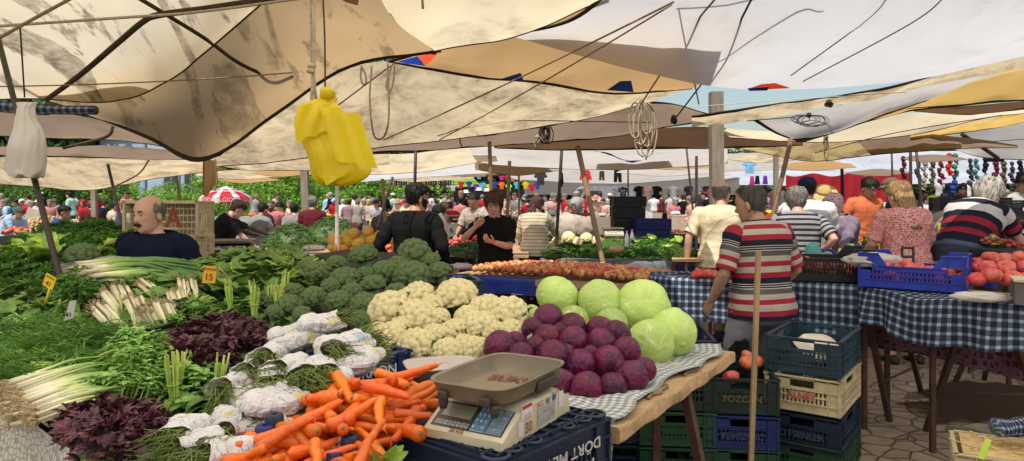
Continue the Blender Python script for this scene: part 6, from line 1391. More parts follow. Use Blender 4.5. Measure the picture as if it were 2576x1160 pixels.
for sx in(-1,1):
 for sy in(-1,1):
  c=Vector((sx*(LW/2-.035),sy*(DL/2-.035),-.004));m.tube([c+Vector((.033*math.cos(q),.033*math.sin(q),0))for q in[6.283*j/20 for j in range(21)]],.006,6,False)
  for k in(.3,.62):c2=Vector((sx*(LW/2-.03),sy*DL*k*.5,-.004));m.tube([c2+Vector((.022*math.cos(q),.022*math.sin(q),0))for q in[6.283*j/16 for j in range(17)]],.005,6,False)
for k in range(9):m.box((0,-DL/2+DL*(k+.5)/9,-.002),(LW*.9,.006,.012))
for k in range(6):m.box((-LW/2+LW*(k+.5)/6,0,-.002),(.006,DL*.9,.012))
m.build('base_ribs',PL['navy'],r,smooth=False)
c1=carrot_pos(800,1100,-.2);crate('blue crate under the carrots','dblue',(c1.x,c1.y-.02,.70),R(35),.50,.36,.2)
for i,q in enumerate(((690,1065),(665,1072+22),(882,1120),(840,1150+10),(905,1155))):
 p=carrot_pos(q[0],q[1],.03 if i!=1 else.02);m=MB();m.lathe([(.024,-.06),(.026,.0),(.024,.022),(.020,.026),(.008,.026),(.007,.01)],18);o=m.build('crate_corner_post',PL['dblue' if i%2 else 'navy'],None,True,p,40);tag(o,['black round crate corner post among the carrots, left','blue round crate corner post at the left of the carrots','black crate corner post by the big front carrot','blue crate corner post at the bottom of the carrots','grey-black corner post at the lower right of the carrots'][i],'crate part')
bc=DP(905,938,.0);crate('blue lettered crate under the paper bundles, beside the carrots','dblue',(bc.x-.06,bc.y+.12,bc.z-.10),R(40),.34,.30,.16,0,'TURKON',WHT,None,tside='S',tz=.10)
bk=DP(300,850,.0);crate('black basket crate beneath the root-up onions','black',(bk.x,bk.y+.05,bk.z-.11),R(-8),.42,.30,.17)
bk=DP(460,800,.0);crate('black crate wall under the chard','black',(bk.x,bk.y+.05,bk.z-.10),R(20),.36,.26,.16)
bk=DP(1135,712,.0);crate('slate blue crate corner behind the topmost cauliflower','teal',(bk.x-.12,bk.y+.05,bk.z-.12),R(15),.5,.36,.14)
q=pz(30,1120,.5);crate('dark blue crate on the ground at the bottom left corner','navy',(q.x-.1,2.55,.42),R(-35),.58,.4,.26)
q=pz(30,1120,.5);crate('dark crate lower at the bottom left corner','navy',(q.x-.1,2.55,.16),R(-35),.58,.4,.26)
IV=M('yellowed plastic',(.60,.52,.36),(.48,.40,.26),ns=6,rough=.45,spec=.4,bump=.05);PANM=M('grimy steel pan',(.26,.20,.13),(.15,.115,.075),ns=5,rough=.5,spec=.4,metal=.15,bump=.15,bs=30);DKP=M('dark panel',(.06,.05,.04),rough=.4)
A0,B0=pz(1064,1096,1.005),pz(1264,1138,1.005);ex=(B0-A0);ex.z=0;SW=ex.length;ex.normalize();ey=Vector((-ex.y,ex.x,0))
C0=pz(1410,1030,1.005);SD=(C0-B0).dot(ey);s_ang=math.atan2(ex.y,ex.x)
sc_=thing('weighing_scale','yellowed electronic weighing scale with a metal pan on an upturned crate','scale',tuple(A0),s_ang)
prof=[(0,0),(0,.022),(.095,.078),(.125,.084),(SD*.8,.086),(SD-.01,.05),(SD,0)]
m=MB();rs=[]
for xx,k in((0,.93),(.006,.985),(.014,1.),(SW-.014,1.),(SW-.006,.985),(SW,.93)):
 rs.append([Vector((xx,SD*.5+(y_-SD*.5)*(.985+.015*k),z_*k+.0))for y_,z_ in prof])
m.rings(rs);m.build('housing',IV,sc_,sharp=30)
nx=Vector((1,0,0));sl_=(Vector((0,.095,.078))-Vector((0,0,.022))).normalized();sn=nx.cross(sl_)
def onp(u,v,h=0.):return Vector((0,0,.022))+nx*u*SW+sl_*v*.11+sn*h
def plate(name,u0,u1,v0,v1,h,mt,par=sc_):
 m=MB();a,b,c,d=onp(u0,v0),onp(u1,v0),onp(u1,v1),onp(u0,v1);up=sn*h;m.add([a,b,c,d,a+up,b+up,c+up,d+up],[(4,5,6,7),(0,1,5,4),(1,2,6,5),(2,3,7,6),(3,0,4,7)]);return m.build(name,mt,par,smooth=False)
plate('control_panel',.06,.95,.14,.93,.0012,DKP)
plate('display',.12,.50,.46,.86,.003,M('lcd',(.30,.27,.17),(.25,.22,.14),rough=.25))
kp=M('blue keys',(.13,.25,.36),(.10,.2,.3),rough=.5);gk=M('grey keys',(.17,.24,.29),(.14,.2,.24),rough=.5);kt=M('key print',(.7,.75,.78),rough=.6)
key=plate('keypad',.555,.73,.17,.93,.0022,M('pale key gaps',(.45,.5,.52),rough=.5))
LB=['0','.','C','7','8','9','4','5','6','1','2','3']
for i in range(12):
 a,b=i%3,i//3;u0=.56+a*.0567;v0=.18+b*.187
 o=plate('key',u0+.001,u0+.054,v0+.008,v0+.18,.0042,kp,key);lettering(LB[i],.012,kt,key,onp(u0+.027,v0+.09,.0046),nx,sl_,True)
k2=plate('function_keypad',.745,.93,.17,.93,.0022,M('mid grey gaps',(.3,.33,.35),rough=.5))
for i in range(8):
 a,b=i%2,i//2;u0=.752+a*.09;v0=.18+b*.187
 if i==1:continue
 plate('key',u0,u0+(.084 if i else.172),v0+.01,v0+.175,.0042,gk,k2)
for i,(q,tx,mt)in enumerate((((.84,.27),'O',kt),((.795,.455),'+',REDP),((.885,.455),'TARE',REDP),((.795,.64),'-0-',kt),((.885,.64),'O',kt),((.795,.83),'PLU',kt),((.885,.83),'F1',kt))):
 lettering(tx,.008,mt,k2,onp(q[0],q[1],.0046),nx,sl_)
for i in range(8):
 u0=.10+i*.054;plate('memory_key',u0,u0+.046,.19,.33,.003,M('pale grey key',(.36,.33,.28),rough=.5));lettering('M%d'%(i+1),.007,DKP,sc_,onp(u0+.023,.26,.0034),nx,sl_)
INKR=M('red marker',(.28,.06,.035),rough=.6)
lettering('30 KG',.017,INKR,sc_,onp(.42,.055,.001),nx,sl_,True)
sn2=Vector((1,0,0));sy=Vector((0,1,0));sz=Vector((0,0,1))
def sticker(y0,y1,z0,z1,mt,par=sc_,off=.0015):
 m=MB();m.add([(SW+off,y0*SD,z0),(SW+off,y1*SD,z0),(SW+off,y1*SD,z1),(SW+off,y0*SD,z1)],[(0,1,2,3)]);return m.build('sticker',mt,par,smooth=False)
stw=M('white sticker',(.66,.64,.62),(.6,.58,.56),rough=.5);sticker(.24,.40,.052,.090,stw);sticker(.25,.39,.078,.088,REDP,off=.002);sticker(.2,.27,.01,.05,stw);sticker(.47,.74,.012,.058,M('grey plate',(.42,.4,.36),(.3,.28,.25),ns=70,rough=.4));sticker(.70,.755,.060,.076,M('blue square',(.03,.11,.3),rough=.5));sticker(.80,.88,.03,.075,stw);sticker(.60,.66,.06,.075,M('hologram',(.25,.2,.18),rough=.3))
for tx,y_,z_,s_,mt in(('30',.33,.026,.040,INKR),('KG',.50,.070,.024,INKR),('ATAKAN',.78,.085,.020,INKR),('RAGIP CENTER',.32,.062,.006,DKP),('0242 513 20 24',.32,.056,.006,DKP),('C E',.68,.03,.012,DKP),('30 KG  e=10g',.60,.045,.007,DKP)):
 lettering(tx,s_,mt,sc_,(SW+.0028,y_*SD,z_),sy,sz)
pan=MB();pw,pd,ph=SW*1.02,SD*.98,.042;n=40
def rr2(sx,sy_,z,ex_=.35):return[Vector((SW*.5+math.copysign(abs(math.cos(a))**ex_,math.cos(a))*sx,SD*.50+math.copysign(abs(math.sin(a))**ex_,math.sin(a))*sy_,z))for a in[2*math.pi*(j+.5)/n for j in range(n)]]
z0=.104
pan.rings([rr2(pw*.30,pd*.30,z0),rr2(pw*.44,pd*.45,z0),rr2(pw*.455,pd*.465,z0+.004),rr2(pw*.49,pd*.492,z0+ph-.004),rr2(pw*.515,pd*.508,z0+ph),rr2(pw*.52,pd*.512,z0+ph+.002),rr2(pw*.515,pd*.508,z0+ph+.005),rr2(pw*.485,pd*.488,z0+ph+.002),rr2(pw*.455,pd*.465,z0+.012),rr2(pw*.44,pd*.45,z0+.006),rr2(pw*.05,pd*.05,z0+.006)])
po=pan.build('weighing_pan',PANM,sc_,sharp=50)
lettering('SÜKÜR',.075,M('red brown marker',(.17,.03,.015),rough=.7),po,Vector((SW*.62,SD*.62,z0+.009)),Vector((1,.12,0)),Vector((-.12,1,0)),True,sx=.75)
for u,v in((.2,.06),(.85,.06),(.2,.92),(.85,.92)):
 m=MB();m.lathe([(.010,.075),(.012,.085),(.014,.095),(.014,.106)],14,(u*SW,v*SD,0));m.build('pan_support',DKP,sc_)
for u,v in((1.0,.55),):
 m=MB();m.box((SW*.99,SD*.62,z0+.012),(.014,.11,.03),bev=.004);m.build('pan_grip',DKP,sc_)
for u in(.25,.78):
 m=MB();m.box((SW*u,SD*.012,z0+.012),(.030,.012,.022),bev=.004);m.build('pan_grip',DKP,sc_)
tr=thing('foam_tray','pale grey plastic tray behind the scale','tray',tuple(pz(1110,952,1.0)),.3);m=MB()
def rr3(s,z):return[Vector((math.copysign(abs(math.cos(a))**.5,math.cos(a))*.13*s,math.copysign(abs(math.sin(a))**.5,math.sin(a))*.10*s,z))for a in[2*math.pi*j/n for j in range(n)]]
m.rings([rr3(.75,0),rr3(.95,.05),rr3(1,.052),rr3(1.,.056),rr3(.92,.05),rr3(.72,.006),rr3(.1,.006)]);m.build('tray_shell',M('foam',(.55,.47,.40),(.48,.4,.34),rough=.6),tr)
TAGY=M('yellow card',(.78,.55,.03),(.72,.48,.02),rough=.6);TAGO=M('orange card',(.80,.42,.02),(.75,.38,.02),rough=.6);TAGW=M('white card',(.55,.54,.48),(.5,.48,.42),rough=.7);TAGG=M('lime card',(.55,.72,.10),(.5,.66,.08),rough=.6);INKB=M('black marker',(.02,.02,.02),rough=.6)
def pricetag(label,corners,d,lines,mt,ink,sizes,stake=None,stm=None):
 v=[P(x,y,d)for x,y in corners];c=sum(v,Vector())/4;r=thing('price_tag',label,'price tag',tuple(c))
 m=MB();n_=(v[1]-v[0]).cross(v[3]-v[0]).normalized();m.add([p-c for p in v]+[p-c-n_*.002 for p in v],[(3,2,1,0),(4,5,6,7),(0,1,5,4),(1,2,6,5),(2,3,7,6),(3,0,4,7)]);m.build('card',mt,r,smooth=False)
 rt=(v[1]-v[0]);up=(v[0]-v[3]);nn=rt.normalized().cross(up.normalized())
 for i,(tx,fy)in enumerate(lines):
  p=v[3]+up*fy+rt*.5+up*0-c
  o=lettering(tx,sizes[i]*up.length,ink,r,p+(nn*.002 if nn.y<0 else nn*.004),rt,up,True)
 if stake:
  m=MB();m.tube([P(*stake[0],d)-c,P(*stake[1],d-.01)-c],.004,6);m.build('stake',stm or mt,r)
 return r
q=DP(125,760,.12).y
pricetag('yellow price tag on a stake, left of the black iron pole base',[(118,686),(143,700),(132,730),(107,716)],q,[('SOĞAN',.8),('41',.32)],TAGY,INKR,(.2,.5),((126,722),(113,765)))
pricetag('orange price tag reading ISPANAK 15 between onions and spinach',[(515,668),(546,671),(541,713),(508,712)],DP(528,730,.16).y,[('ISPANAK',.82),('15',.36)],TAGO,INKR,(.2,.5))
pricetag('narrow white tag standing in the herbs at left',[(176,757),(193,755),(184,800),(161,808)],DP(175,815,.09).y,[('41',.3)],TAGW,INKB,(.3,))
pricetag('white striped tag standing behind the pinkish red cabbage',[(1326,846),(1338,838),(1342,872),(1330,886)],2.72,[('KIRMIZI',.75),('LAHANA',.3)],TAGW,INKB,(.25,.25))
pricetag('white price tag tucked among the carrots',[(853,1100),(865,1092),(862,1120),(840,1160)],1.86,[('HAVUÇ',.7),('10',.35)],TAGW,INKB,(.2,.3))
lf=MB()
for i in range(6):leaf(lf,(0,0,0),(math.cos(i),.3*math.sin(i),.5),(0,-1,.3),.06,.035,'ovate',.2,.4,.1,5)
tag(lf.build('cabbage_leaf',LF['lettuce'],None,False,carrot_pos(970,1165,.02)),'loose yellow-green leaf at the bottom beside the crate','leaf')
st=MB();a,b=P(1908,633,3.62),P(1889,1165,3.6);b=a+(b-a)*(a.z/(a.z-b.z));st.bar(a,b,.026,.022);tag(st.build('wooden_stick',WOODL,smooth=False),'slim square wooden stick standing in front of the striped polo man','stick')
def fruitmat(name,c1,c2,rough=.4,ns=4,orand=.2,hue=.02,spot=None,lo=.4,hi=.6):
 m,N=newmat(name);tc=N.n('TexCoord');v=tc.outputs['Object'];oi=N.n('ObjectInfo')
 sc=N.n('VectorMath',operation='SCALE');sc.inputs[0].default_value=(9.3,4.1,6.7);N.l(oi.outputs['Random'],sc.inputs['Scale']);ad=N.n('VectorMath',operation='ADD');N.l(v,ad.inputs[0]);N.l(sc.outputs[0],ad.inputs[1])
 nz=N.noise(ad.outputs[0],ns,5,.6);sh=N.math('MULTIPLY_ADD',N.math('SUBTRACT',oi.outputs['Random'],.5),.22,nz)
 col=N.mix(N.ramp(sh,[(lo,0.),(hi,1.)]),c1,c2)
 hs=N.n('HueSaturation');N.l(col,hs.inputs['Color']);N.l(N.math('MULTIPLY_ADD',N.math('FRACT',N.math('MULTIPLY',oi.outputs['Random'],5.3)),orand*2,1-orand),hs.inputs['Value'])
 N.l(N.math('MULTIPLY_ADD',N.math('FRACT',N.math('MULTIPLY',oi.outputs['Random'],3.7)),hue*2,.5-hue),hs.inputs['Hue'])
 finish(N,hs.outputs[0],rough,nz,.1,.01,.45);return m
APP=fruitmat('apple skin',(.52,.085,.05),(.68,.46,.16),.35,1.6,.15,.012,None,.44,.66);TOM=fruitmat('tomato skin',(.62,.07,.035),(.70,.20,.10),.28,1.5,.15,.012);TOMP=fruitmat('pink tomato skin',(.60,.06,.05),(.66,.15,.10),.3,1.4,.12,.01)
ORA=fruitmat('orange peel',(.75,.28,.02),(.7,.2,.02),.45);MEL=fruitmat('melon rind',(.66,.40,.06),(.56,.30,.05),.55,3,.12,.01);POT=fruitmat('potato skin',(.58,.40,.17),(.46,.29,.11),.8,3,.15);LEM=fruitmat('green pear skin',(.42,.45,.05),(.30,.36,.04),.4);DTOM=fruitmat('dark red plum',(.30,.02,.03),(.42,.05,.04),.3);CAL=M('calyx',(.10,.16,.05),(.06,.1,.03),rough=.8);BRNS=M('brown stem',(.08,.05,.025),rough=.9)
def fruit(kind,seed):
 r=random.Random(seed);m=MB();ph=r.uniform(0,6)
 if kind=='apple':
  m.rings([[Vector((math.cos(a)*q*(1+.03*math.sin(a*5+ph)),math.sin(a)*q*(1+.03*math.sin(a*5+ph)),z))for a in[2*math.pi*j/16 for j in range(16)]]for q,z in((.06,-.70),(.3,-.82),(.62,-.72),(.88,-.38),(1.,.08),(.92,.48),(.68,.76),(.42,.83),(.2,.72),(.05,.58))])
  m.tube([(0,0,.55),(.03,0,.78),(.1,.02,.98)],.05,5,True,1);return m.mesh('apple',[APP,BRNS])
 if kind in('tomato','ribbed'):
  rb=.02 if kind=='tomato' else.075;nl=5 if kind=='tomato' else 7
  m.rings([[Vector((math.cos(a)*q*(1+rb*math.cos(a*nl+ph)),math.sin(a)*q*(1+rb*math.cos(a*nl+ph)),z))for a in[2*math.pi*j/28 for j in range(28)]]for q,z in((.05,-.70),(.4,-.72),(.75,-.52),(.97,-.12),(.99,.16),(.82,.48),(.52,.66),(.22,.66),(.05,.58))])
  for i in range(5):a=i*1.257+ph;leaf(m,(0,0,.6),(math.cos(a),math.sin(a),.3),(0,0,1),.32,.1,'ovate',.3,.2,0,3,1)
  return m.mesh('tomato',[TOM if kind=='tomato' else TOMP,CAL])
 if kind=='melon':
  m.ellipsoid((0,0,0),(1.25,.92,.9),20,14,f=lambda p:1+.02*math.sin(p.x*9+ph)+.03*fbm(p*2+Vector((seed,0,0))));m.tube([(1.2,0,0),(1.32,.03,.03)],.05,6,True,1);return m.mesh('melon',[MEL,BRNS])
 if kind=='potato':
  m.ellipsoid((0,0,0),(1.2,.85,.8),10,8,f=lambda p:1+.12*fbm(p*1.5+Vector((seed,0,0))));return m.mesh('potato',POT)
 mt=dict(orange=ORA,pear=LEM,plum=DTOM)[kind]
 m.ellipsoid((0,0,0),(1,1,.95 if kind!='pear' else 1.25),14,10,f=lambda p:1-.03*max(0,p.z)**6 if kind!='pear' else 1-.25*max(0,p.z));m.tube([(0,0,.9),(.02,0,1.08 if kind!='pear' else 1.2)],.06,5,True,1);return m.mesh(kind,[mt,BRNS])
FM={}
def put_fruit(kind,p,r_,label,group,nm=None):
 if kind not in FM:FM[kind]=[fruit(kind,i*7+3)for i in range(3)]
 o=link(nm or{'ribbed':'tomato'}.get(kind,kind),FM[kind][rnd.randrange(3)],None,p);s=r_*rnd.uniform(.88,1.12);o.scale=(s,s,s);o.rotation_euler=(rnd.uniform(-.9,.9),rnd.uniform(-.9,.9),rnd.uniform(0,6.28));return tag(o,label,{'ribbed':'tomato'}.get(kind,kind),group)
def fruitheap(kind,quad,r_,rise,label,group,rows=None,skip=.0,dens=1.0,nm=None):
 """quad: four ground-plan corners (near left, near right, far right, far left) at table height"""
 a,b,c,d=[Vector(q)for q in quad];W_=((b-a).length+(c-d).length)/2;D_=((d-a).length+(c-b).length)/2;n=0
 nu=max(2,int(W_/(2*r_)*dens));nv=rows or max(2,int(D_/(1.8*r_)))
 for i in range(nv):
  v=(i+.5)/nv
  for j in range(nu):
   u=(j+.5+(.5 if i%2 else 0)*.9)/nu
   if u>1 or rnd.random()<skip:continue
   p=a.lerp(b,u).lerp(d.lerp(c,u),v);hgt=rise*min(1,math.sin(math.pi*min(1,u*1.0))**.5)*math.sin(math.pi*min(.5+.5,.12+.62*v))
   p=p+Vector((rnd.uniform(-.3,.3)*r_,rnd.uniform(-.3,.3)*r_,r_+hgt+rnd.uniform(-.1,.3)*r_));put_fruit(kind,p,r_,label,group,nm);n+=1
 return n
def table(label,poly,z,legs=None,top=None,th=.03,name='market_table',legr=.03,lean=.0):
 c=Vector((sum(p[0]for p in poly)/len(poly),sum(p[1]for p in poly)/len(poly),0));t=thing(name,label,'table',tuple(c));m=MB();slab(m,[(x-c.x,y-c.y)for x,y in poly],z-th,z-.004);m.build('tabletop',top or PLANK,t,smooth=False)
 for x,y in(legs or poly):
  k=Vector((x-c.x,y-c.y,0))*.94;m=MB();m.bar((k.x,k.y,z-th),(k.x*(1+lean),k.y*(1+lean),0),legr);m.build('leg',RUST,t,smooth=False)
 return t
def drape(label,pts,z,drop,mt,over=None,wave=.02,k=60,nv=10,seed=0,name='tablecloth',tz=None,freq=14.):
 """cloth over a table: pts = plan polyline of the hanging edge; over = inward depth on the table"""
 P_=curve([Vector((x,y,0))for x,y in pts],k);gr=[]
 def nrm(i):
  a=P_[max(0,i-1)];b=P_[min(k,i+1)];d=(b-a).normalized();return Vector((d.y,-d.x,0))
 zf=tz or(lambda i:0.)
 if over:
  for s in(1.,.66,.33,0.):gr.append([P_[i]-nrm(i)*over*s+Vector((0,0,z+.006+(zf(i/k)if s==0 else 0)))for i in range(k+1)])
 for j in range(1,nv+1):
  t_=j/nv
  gr.append([P_[i]+nrm(i)*(.012+wave*t_*(1+math.sin(i/k*freq*6.28/3+seed)+.5*math.sin(i/k*freq*2.9+seed*2)))+Vector((0,0,z+zf(i/k)-drop*t_*(1+.12*math.sin(i/k*5+seed))))for i in range(k+1)])
 m=MB();m.sheet(gr,uvscale=True);return tag(m.build(name,mt),label,'tablecloth')
a0,a1=pz(1140,688,0.82),pz(1662,720,0.82);ad=(a1-a0).normalized();an_=Vector((-ad.y,ad.x,0));aw=.50
table('apple table with a wooden beam along its front',[(a0.x,a0.y),(a1.x,a1.y),(a1+an_*aw).to_2d()[:],(a0+an_*aw).to_2d()[:]],0.82)
m=MB();s0=pz(1352,702,0.82);m.bar(s0-an_*.03-Vector((0,0,.035)),a1-an_*.03-Vector((0,0,.035)),.04,.06);m.bar(s0-an_*.02-Vector((0,0,.105)),a1-an_*.02-Vector((0,0,.105)),.03,.04);tag(m.build('wooden_beam',PLANK,smooth=False),'pale wooden beams along the front of the apple table','beam')
fruitheap('apple',[a0+ad*.2+an_*.03,a1+an_*.02-ad*.02,a1+an_*aw*.95,a0+an_*aw*1.1+ad*.2],.038,.07,'red and yellow apple in the heap in front of the tasting woman','apples on the apple table',rows=9,dens=.98)
for q in((1270,668),(1405,660),(1430,655),(1515,668)):
 put_fruit('apple',pz(q[0],q[1],.90),.039,'apple lying high on the apple heap','apples on top of the heap')
for i in range(14):put_fruit('orange',pz(1195+i*6+rnd.uniform(-3,3),668+rnd.uniform(-5,4),.86),.018,'small yellow plum at the left end of the apple table','yellow plums by the apples','plum')
drape('bright blue plastic sheet hanging on the left half of the apple table',[(a0.x-.02,a0.y),(a0.lerp(s0,.5).x,a0.lerp(s0,.5).y),(s0.x+.01,s0.y)],0.81,.17,plastic('sheet blue',(.012,.04,.30)),.06,.008,30,6,1,'plastic_sheet')
for i,(x,y,lb,key)in enumerate(((1285,745,'dark brown crate under the apple table','maroon'),(1420,742,'dark crate under the wooden beams, left','black'),(1560,738,'dark slate crate under the wooden beams, right','teal'))):
 q=P(x,y,7.15);crate(lb,key,(q.x,q.y+.18,max(.42,q.z-.17)),math.atan2(ad.y,ad.x),.50,.34,.19)
 q2=thing('crate',lb.replace('under','lowest under'),'crate',(q.x,q.y+.18,.21),math.atan2(ad.y,ad.x));link('crate_body',crate_mesh('black',.50,.34,.19),q2)
 q2=thing('crate',lb.replace('under','at ground level under'),'crate',(q.x,q.y+.18,0),math.atan2(ad.y,ad.x));link('crate_body',crate_mesh('navy',.50,.34,.19),q2)
def softbag(label,p,rx,ry,rz_,mt,seed,name='plastic_bag',rot=0.):
 m=MB();m.ellipsoid((0,0,rz_),(rx,ry,rz_),28,18,f=lambda q:1+.16*fbm(q*2.2+Vector((seed,0,0)))+.07*math.sin(q.x*9+q.y*6+seed));o=m.build(name,mt,None,True,p);o.rotation_euler=(0,0,rot);return tag(o,label,'bag')
softbag('white printed plastic bag lying at the left end of the apples',pz(1160,678,0.82),.13,.10,.035,WHP,3)
m=MB();q=P(1183,655,8.2);m.tube(curve([q+Vector(v)for v in((-.05,0,-.5),(-.05,0,.0),(-.035,0,.075),(.0,0,.085),(.035,0,.075),(.05,0,0),(.05,0,-.5))],24),.012,8);tag(m.build('trolley_handle',PL['navy']),'dark blue trolley handle behind the apple bag','trolley')
for nm_,lb_ in(('L','half-eaten yellow fruit in the tasting woman’s lower hand'),('R','small yellow bite of fruit at the tasting woman’s raised hand')):
 sh_,el_,wr_=taster[4][nm_];q=taster[0].location.copy();mw=Matrix.Translation(q)@Matrix.Rotation(taster[0].rotation_euler.z,4,'Z')@Matrix.Scale(taster[0].scale[0],4);dd=(wr_-el_).normalized();put_fruit('orange',mw@(wr_+dd*.11+Vector((0,.03,.015))),.017,lb_,None,'fruit_piece')
T0,T1,T2,T3=pz(1664,697,1.0),pz(2160,722,1.0),pz(2330,748,1.0),pz(2700,782,1.0)
nA=Vector((-(T1-T0).y,(T1-T0).x,0)).normalized();nB=Vector((-(T3-T2).y,(T3-T2).x,0)).normalized()
table('long trestle table under the navy check cloth, left part',[(T0.x,T0.y),(T1.x,T1.y),(T1+nA*.34).to_2d()[:],(T0+nA*.34).to_2d()[:]],1.0,legs=[])
tb=table('long trestle table under the navy check cloth, right part',[(T1.x+.03,T1.y+.06),(T2.x+nB.x*.1,T2.y+nB.y*.1),(T3.x+nB.x*.04,T3.y+nB.y*.04),(T3+nB*.62).to_2d()[:],(T1+nB*.5).to_2d()[:]],1.0-.003,legs=[])
def trestle(label,feet,tops,d):
 m=MB();F=[P(x,y,dd)for x,y,dd in feet]
 t=thing('trestle',label,'trestle',tuple((F[0]+F[1])/2))
 for f,(x,y,dd)in zip(F,tops):
  f.z=max(0,f.z*0);k=P(x,y,dd);k.z=.975;m=MB();m.bar(k,f,.035);o=m.build('leg',RUST,t,smooth=False);o.location=-Vector(t.location)
 m=MB();a=P(*feet[0]);m.tube([F[0].lerp(P(*tops[0]),.42),F[1].lerp(P(*tops[1]),.42)],.009,6);o=m.build('spreader',RUST,t);o.location=-Vector(t.location)
def gp(px,py):return pz(px,py,0).y
trestle('rusty trestle under the check cloth at the far right',[(2330,1085,gp(2330,1085)),(2640,1090,gp(2640,1090))],[(2440,840,4.55),(2510,850,4.55)],0)
trestle('rusty trestle under the check cloth behind the crate stack',[(2238,1060,gp(2238,1060)),(2318,988,gp(2318,988))],[(2170,830,4.95),(2250,830,5.2)],0)
trestle('thin trestle behind the far right trestle',[(2475,955,gp(2475,955)),(2380,1010,gp(2380,1010))],[(2530,830,5.4),(2520,830,5.4)],0)
trestle('trestle under the left end of the check cloth',[(1850,890,gp(1850,890)),(1700,900,gp(1700,900))],[(1825,800,5.5),(1745,800,5.6)],0)
NCHK=checkmat('navy check',.054,.054,(.012,.014,.032),(.07,.115,.18),(.37,.40,.49),.40,.36,(.03,.02,.032))
drape('navy and light blue checked tablecloth, left part',[(T0.x-.02,T0.y+.35),(T0.x-.01,T0.y-.0),(T0.lerp(T1,.5).x,T0.lerp(T1,.5).y),(T1.x,T1.y-.02)],1.0,.36,NCHK,.32,.014,70,10,2)
drape('navy checked tablecloth sagging in a deep fold, right part',[(T1.x-.02,T1.y+.01),(T1.lerp(T2,.5).x,T1.lerp(T2,.5).y),(T2.x+.02,T2.y),(T2.lerp(T3,.5).x,T2.lerp(T3,.5).y-.02),(T3.x,T3.y)],1.0,.25,NCHK,.5,.03,90,12,5,tz=lambda u:-.03*math.exp(-((u-.42)/.12)**2))
for i in range(3):
 for j in range(7):put_fruit('ribbed',pz(1748+j*12+i*4,692-i*3,1.03),.033,'tomato in the row beside the striped polo man','tomatoes beside the polo man')
q=P(2075,705,5.2);crate('black crate of tomatoes on the check cloth next to the polo man','black',(q.x+.03,q.y+.12,1.012),R(-14),.62,.38,.24,.07)
for i in range(22):put_fruit('ribbed',Vector((q.x+.03+rnd.uniform(-.24,.24),q.y+.12+rnd.uniform(-.13,.13),1.06+rnd.uniform(0,.09))),.04,'tomato inside the black crate','tomatoes in the black crate')
bA,bB=P(2160,716,4.9),P(2425,736,4.52);e2=Vector((bB.x-bA.x,bB.y-bA.y,0));bl=e2.length;e2.normalize();n2=Vector((-e2.y,e2.x,0));bc_=Vector((bA.x,bA.y,0))+e2*bl/2+n2*.19
crate('bright blue crate with a dipped front full of tomatoes on the check cloth','blue',(bc_.x,bc_.y,1.012),math.atan2(e2.y,e2.x),bl,.38,.235,.085)
for i in range(34):put_fruit('ribbed',Vector((bc_.x,bc_.y,0))+e2*rnd.uniform(-.28,.28)+n2*rnd.uniform(-.13,.13)+Vector((0,0,1.05+rnd.uniform(0,.11))),.046,'tomato inside the bright blue crate','tomatoes in the blue crate')
for x,y,r_ in((2220,668,.055),(2255,672,.05),(2285,668,.052)):
 put_fruit('ribbed',P(x,y,4.9),r_,'big tomato showing above the rim of the bright blue crate','big tomatoes at the rim')
softbag('crumpled white plastic bag on the bright blue crate',P(2195,672,4.95),.19,.10,.05,WHP,8)
h0=P(2440,760,4.5)
fruitheap('ribbed',[pz(2430,752,1.01),pz(2562,760,1.01),pz(2640,712,1.01),pz(2440,705,1.01)],.055,.14,'big pink ribbed tomato in the heap right of the bright blue crate','pink tomatoes heaped at the right',rows=5)
softbag('rolled white plastic bag in front of the pink tomatoes',pz(2468,760,1.01),.155,.05,.03,WHP,5,'plastic_bag',-.35)
gb=thing('scale_box','grey box-like scale cut off by the right edge on the check cloth','scale',tuple(pz(2585,772,1.01)),-.5);m=MB();m.box((.02,.1,.07),(.16,.2,.13),bev=.006);m.build('housing',M('grey metal',(.12,.11,.105),rough=.5),gb,smooth=False);m=MB();m.box((.02,.1,.145),(.17,.22,.018),bev=.004);m.build('weighing_plate',IV,gb,smooth=False)
u0,u1=P(2020,815,5.62),P(2720,880,4.62)
drape('purple patterned cloth hanging to the ground behind the trestles',[(u0.x,u0.y),((u0.x+u1.x)/2,(u0.y+u1.y)/2-.05),(u1.x,u1.y)],.97,.52,dotmat('purple print',(.085,.025,.05),(.16,.08,.11),22,.16,'UV',True),.03,.02,60,8,3,tz=None)
v0,v1=P(2010,690,6.55),P(2700,690,5.85)
table('herb stall table behind the check cloth',[(u0.x+.5,7.55),(u1.x+2.2,7.35),(u1.x+2.5,8.0),(u0.x+.6,8.0)],.86,top=DKW)
m=MB();gr=[];c0=pz(2480,1010,.1)
for i in range(15):
 row=[]
 for j in range(25):
  a,b=j/24,i/14;x=c0.x-.55+1.5*a+.1*math.sin(b*3);y=c0.y-.25+.55*b+.06*math.sin(a*6);z=.02+.34*math.sin(math.pi*b)*(.35+.65*a)*(1+.2*math.sin(a*9))+.04*fbm((a*5,b*5,2));row.append(Vector((x,y,max(.01,z))))
 gr.append(row)
m.sheet(gr);tag(m.build('tarpaulin',CV['mauve']),'crumpled grey-brown tarpaulin on the paving under the right trestle','tarpaulin')
q=pz(2500,1135,.30);kb=thing('reed_basket','cream slatted basket crate at the bottom right corner','basket',(q.x+.12,q.y-.05,.0),-.5);link('crate_body',crate_mesh('cream',.62,.42,.32),kb)
m=MB()
for i in range(60):a,b=rnd.uniform(-.26,.26),rnd.uniform(-.17,.17);m.tube([(a,b,.27),(a+rnd.uniform(-.12,.12),b+rnd.uniform(-.05,.05),.285)],.003,4)
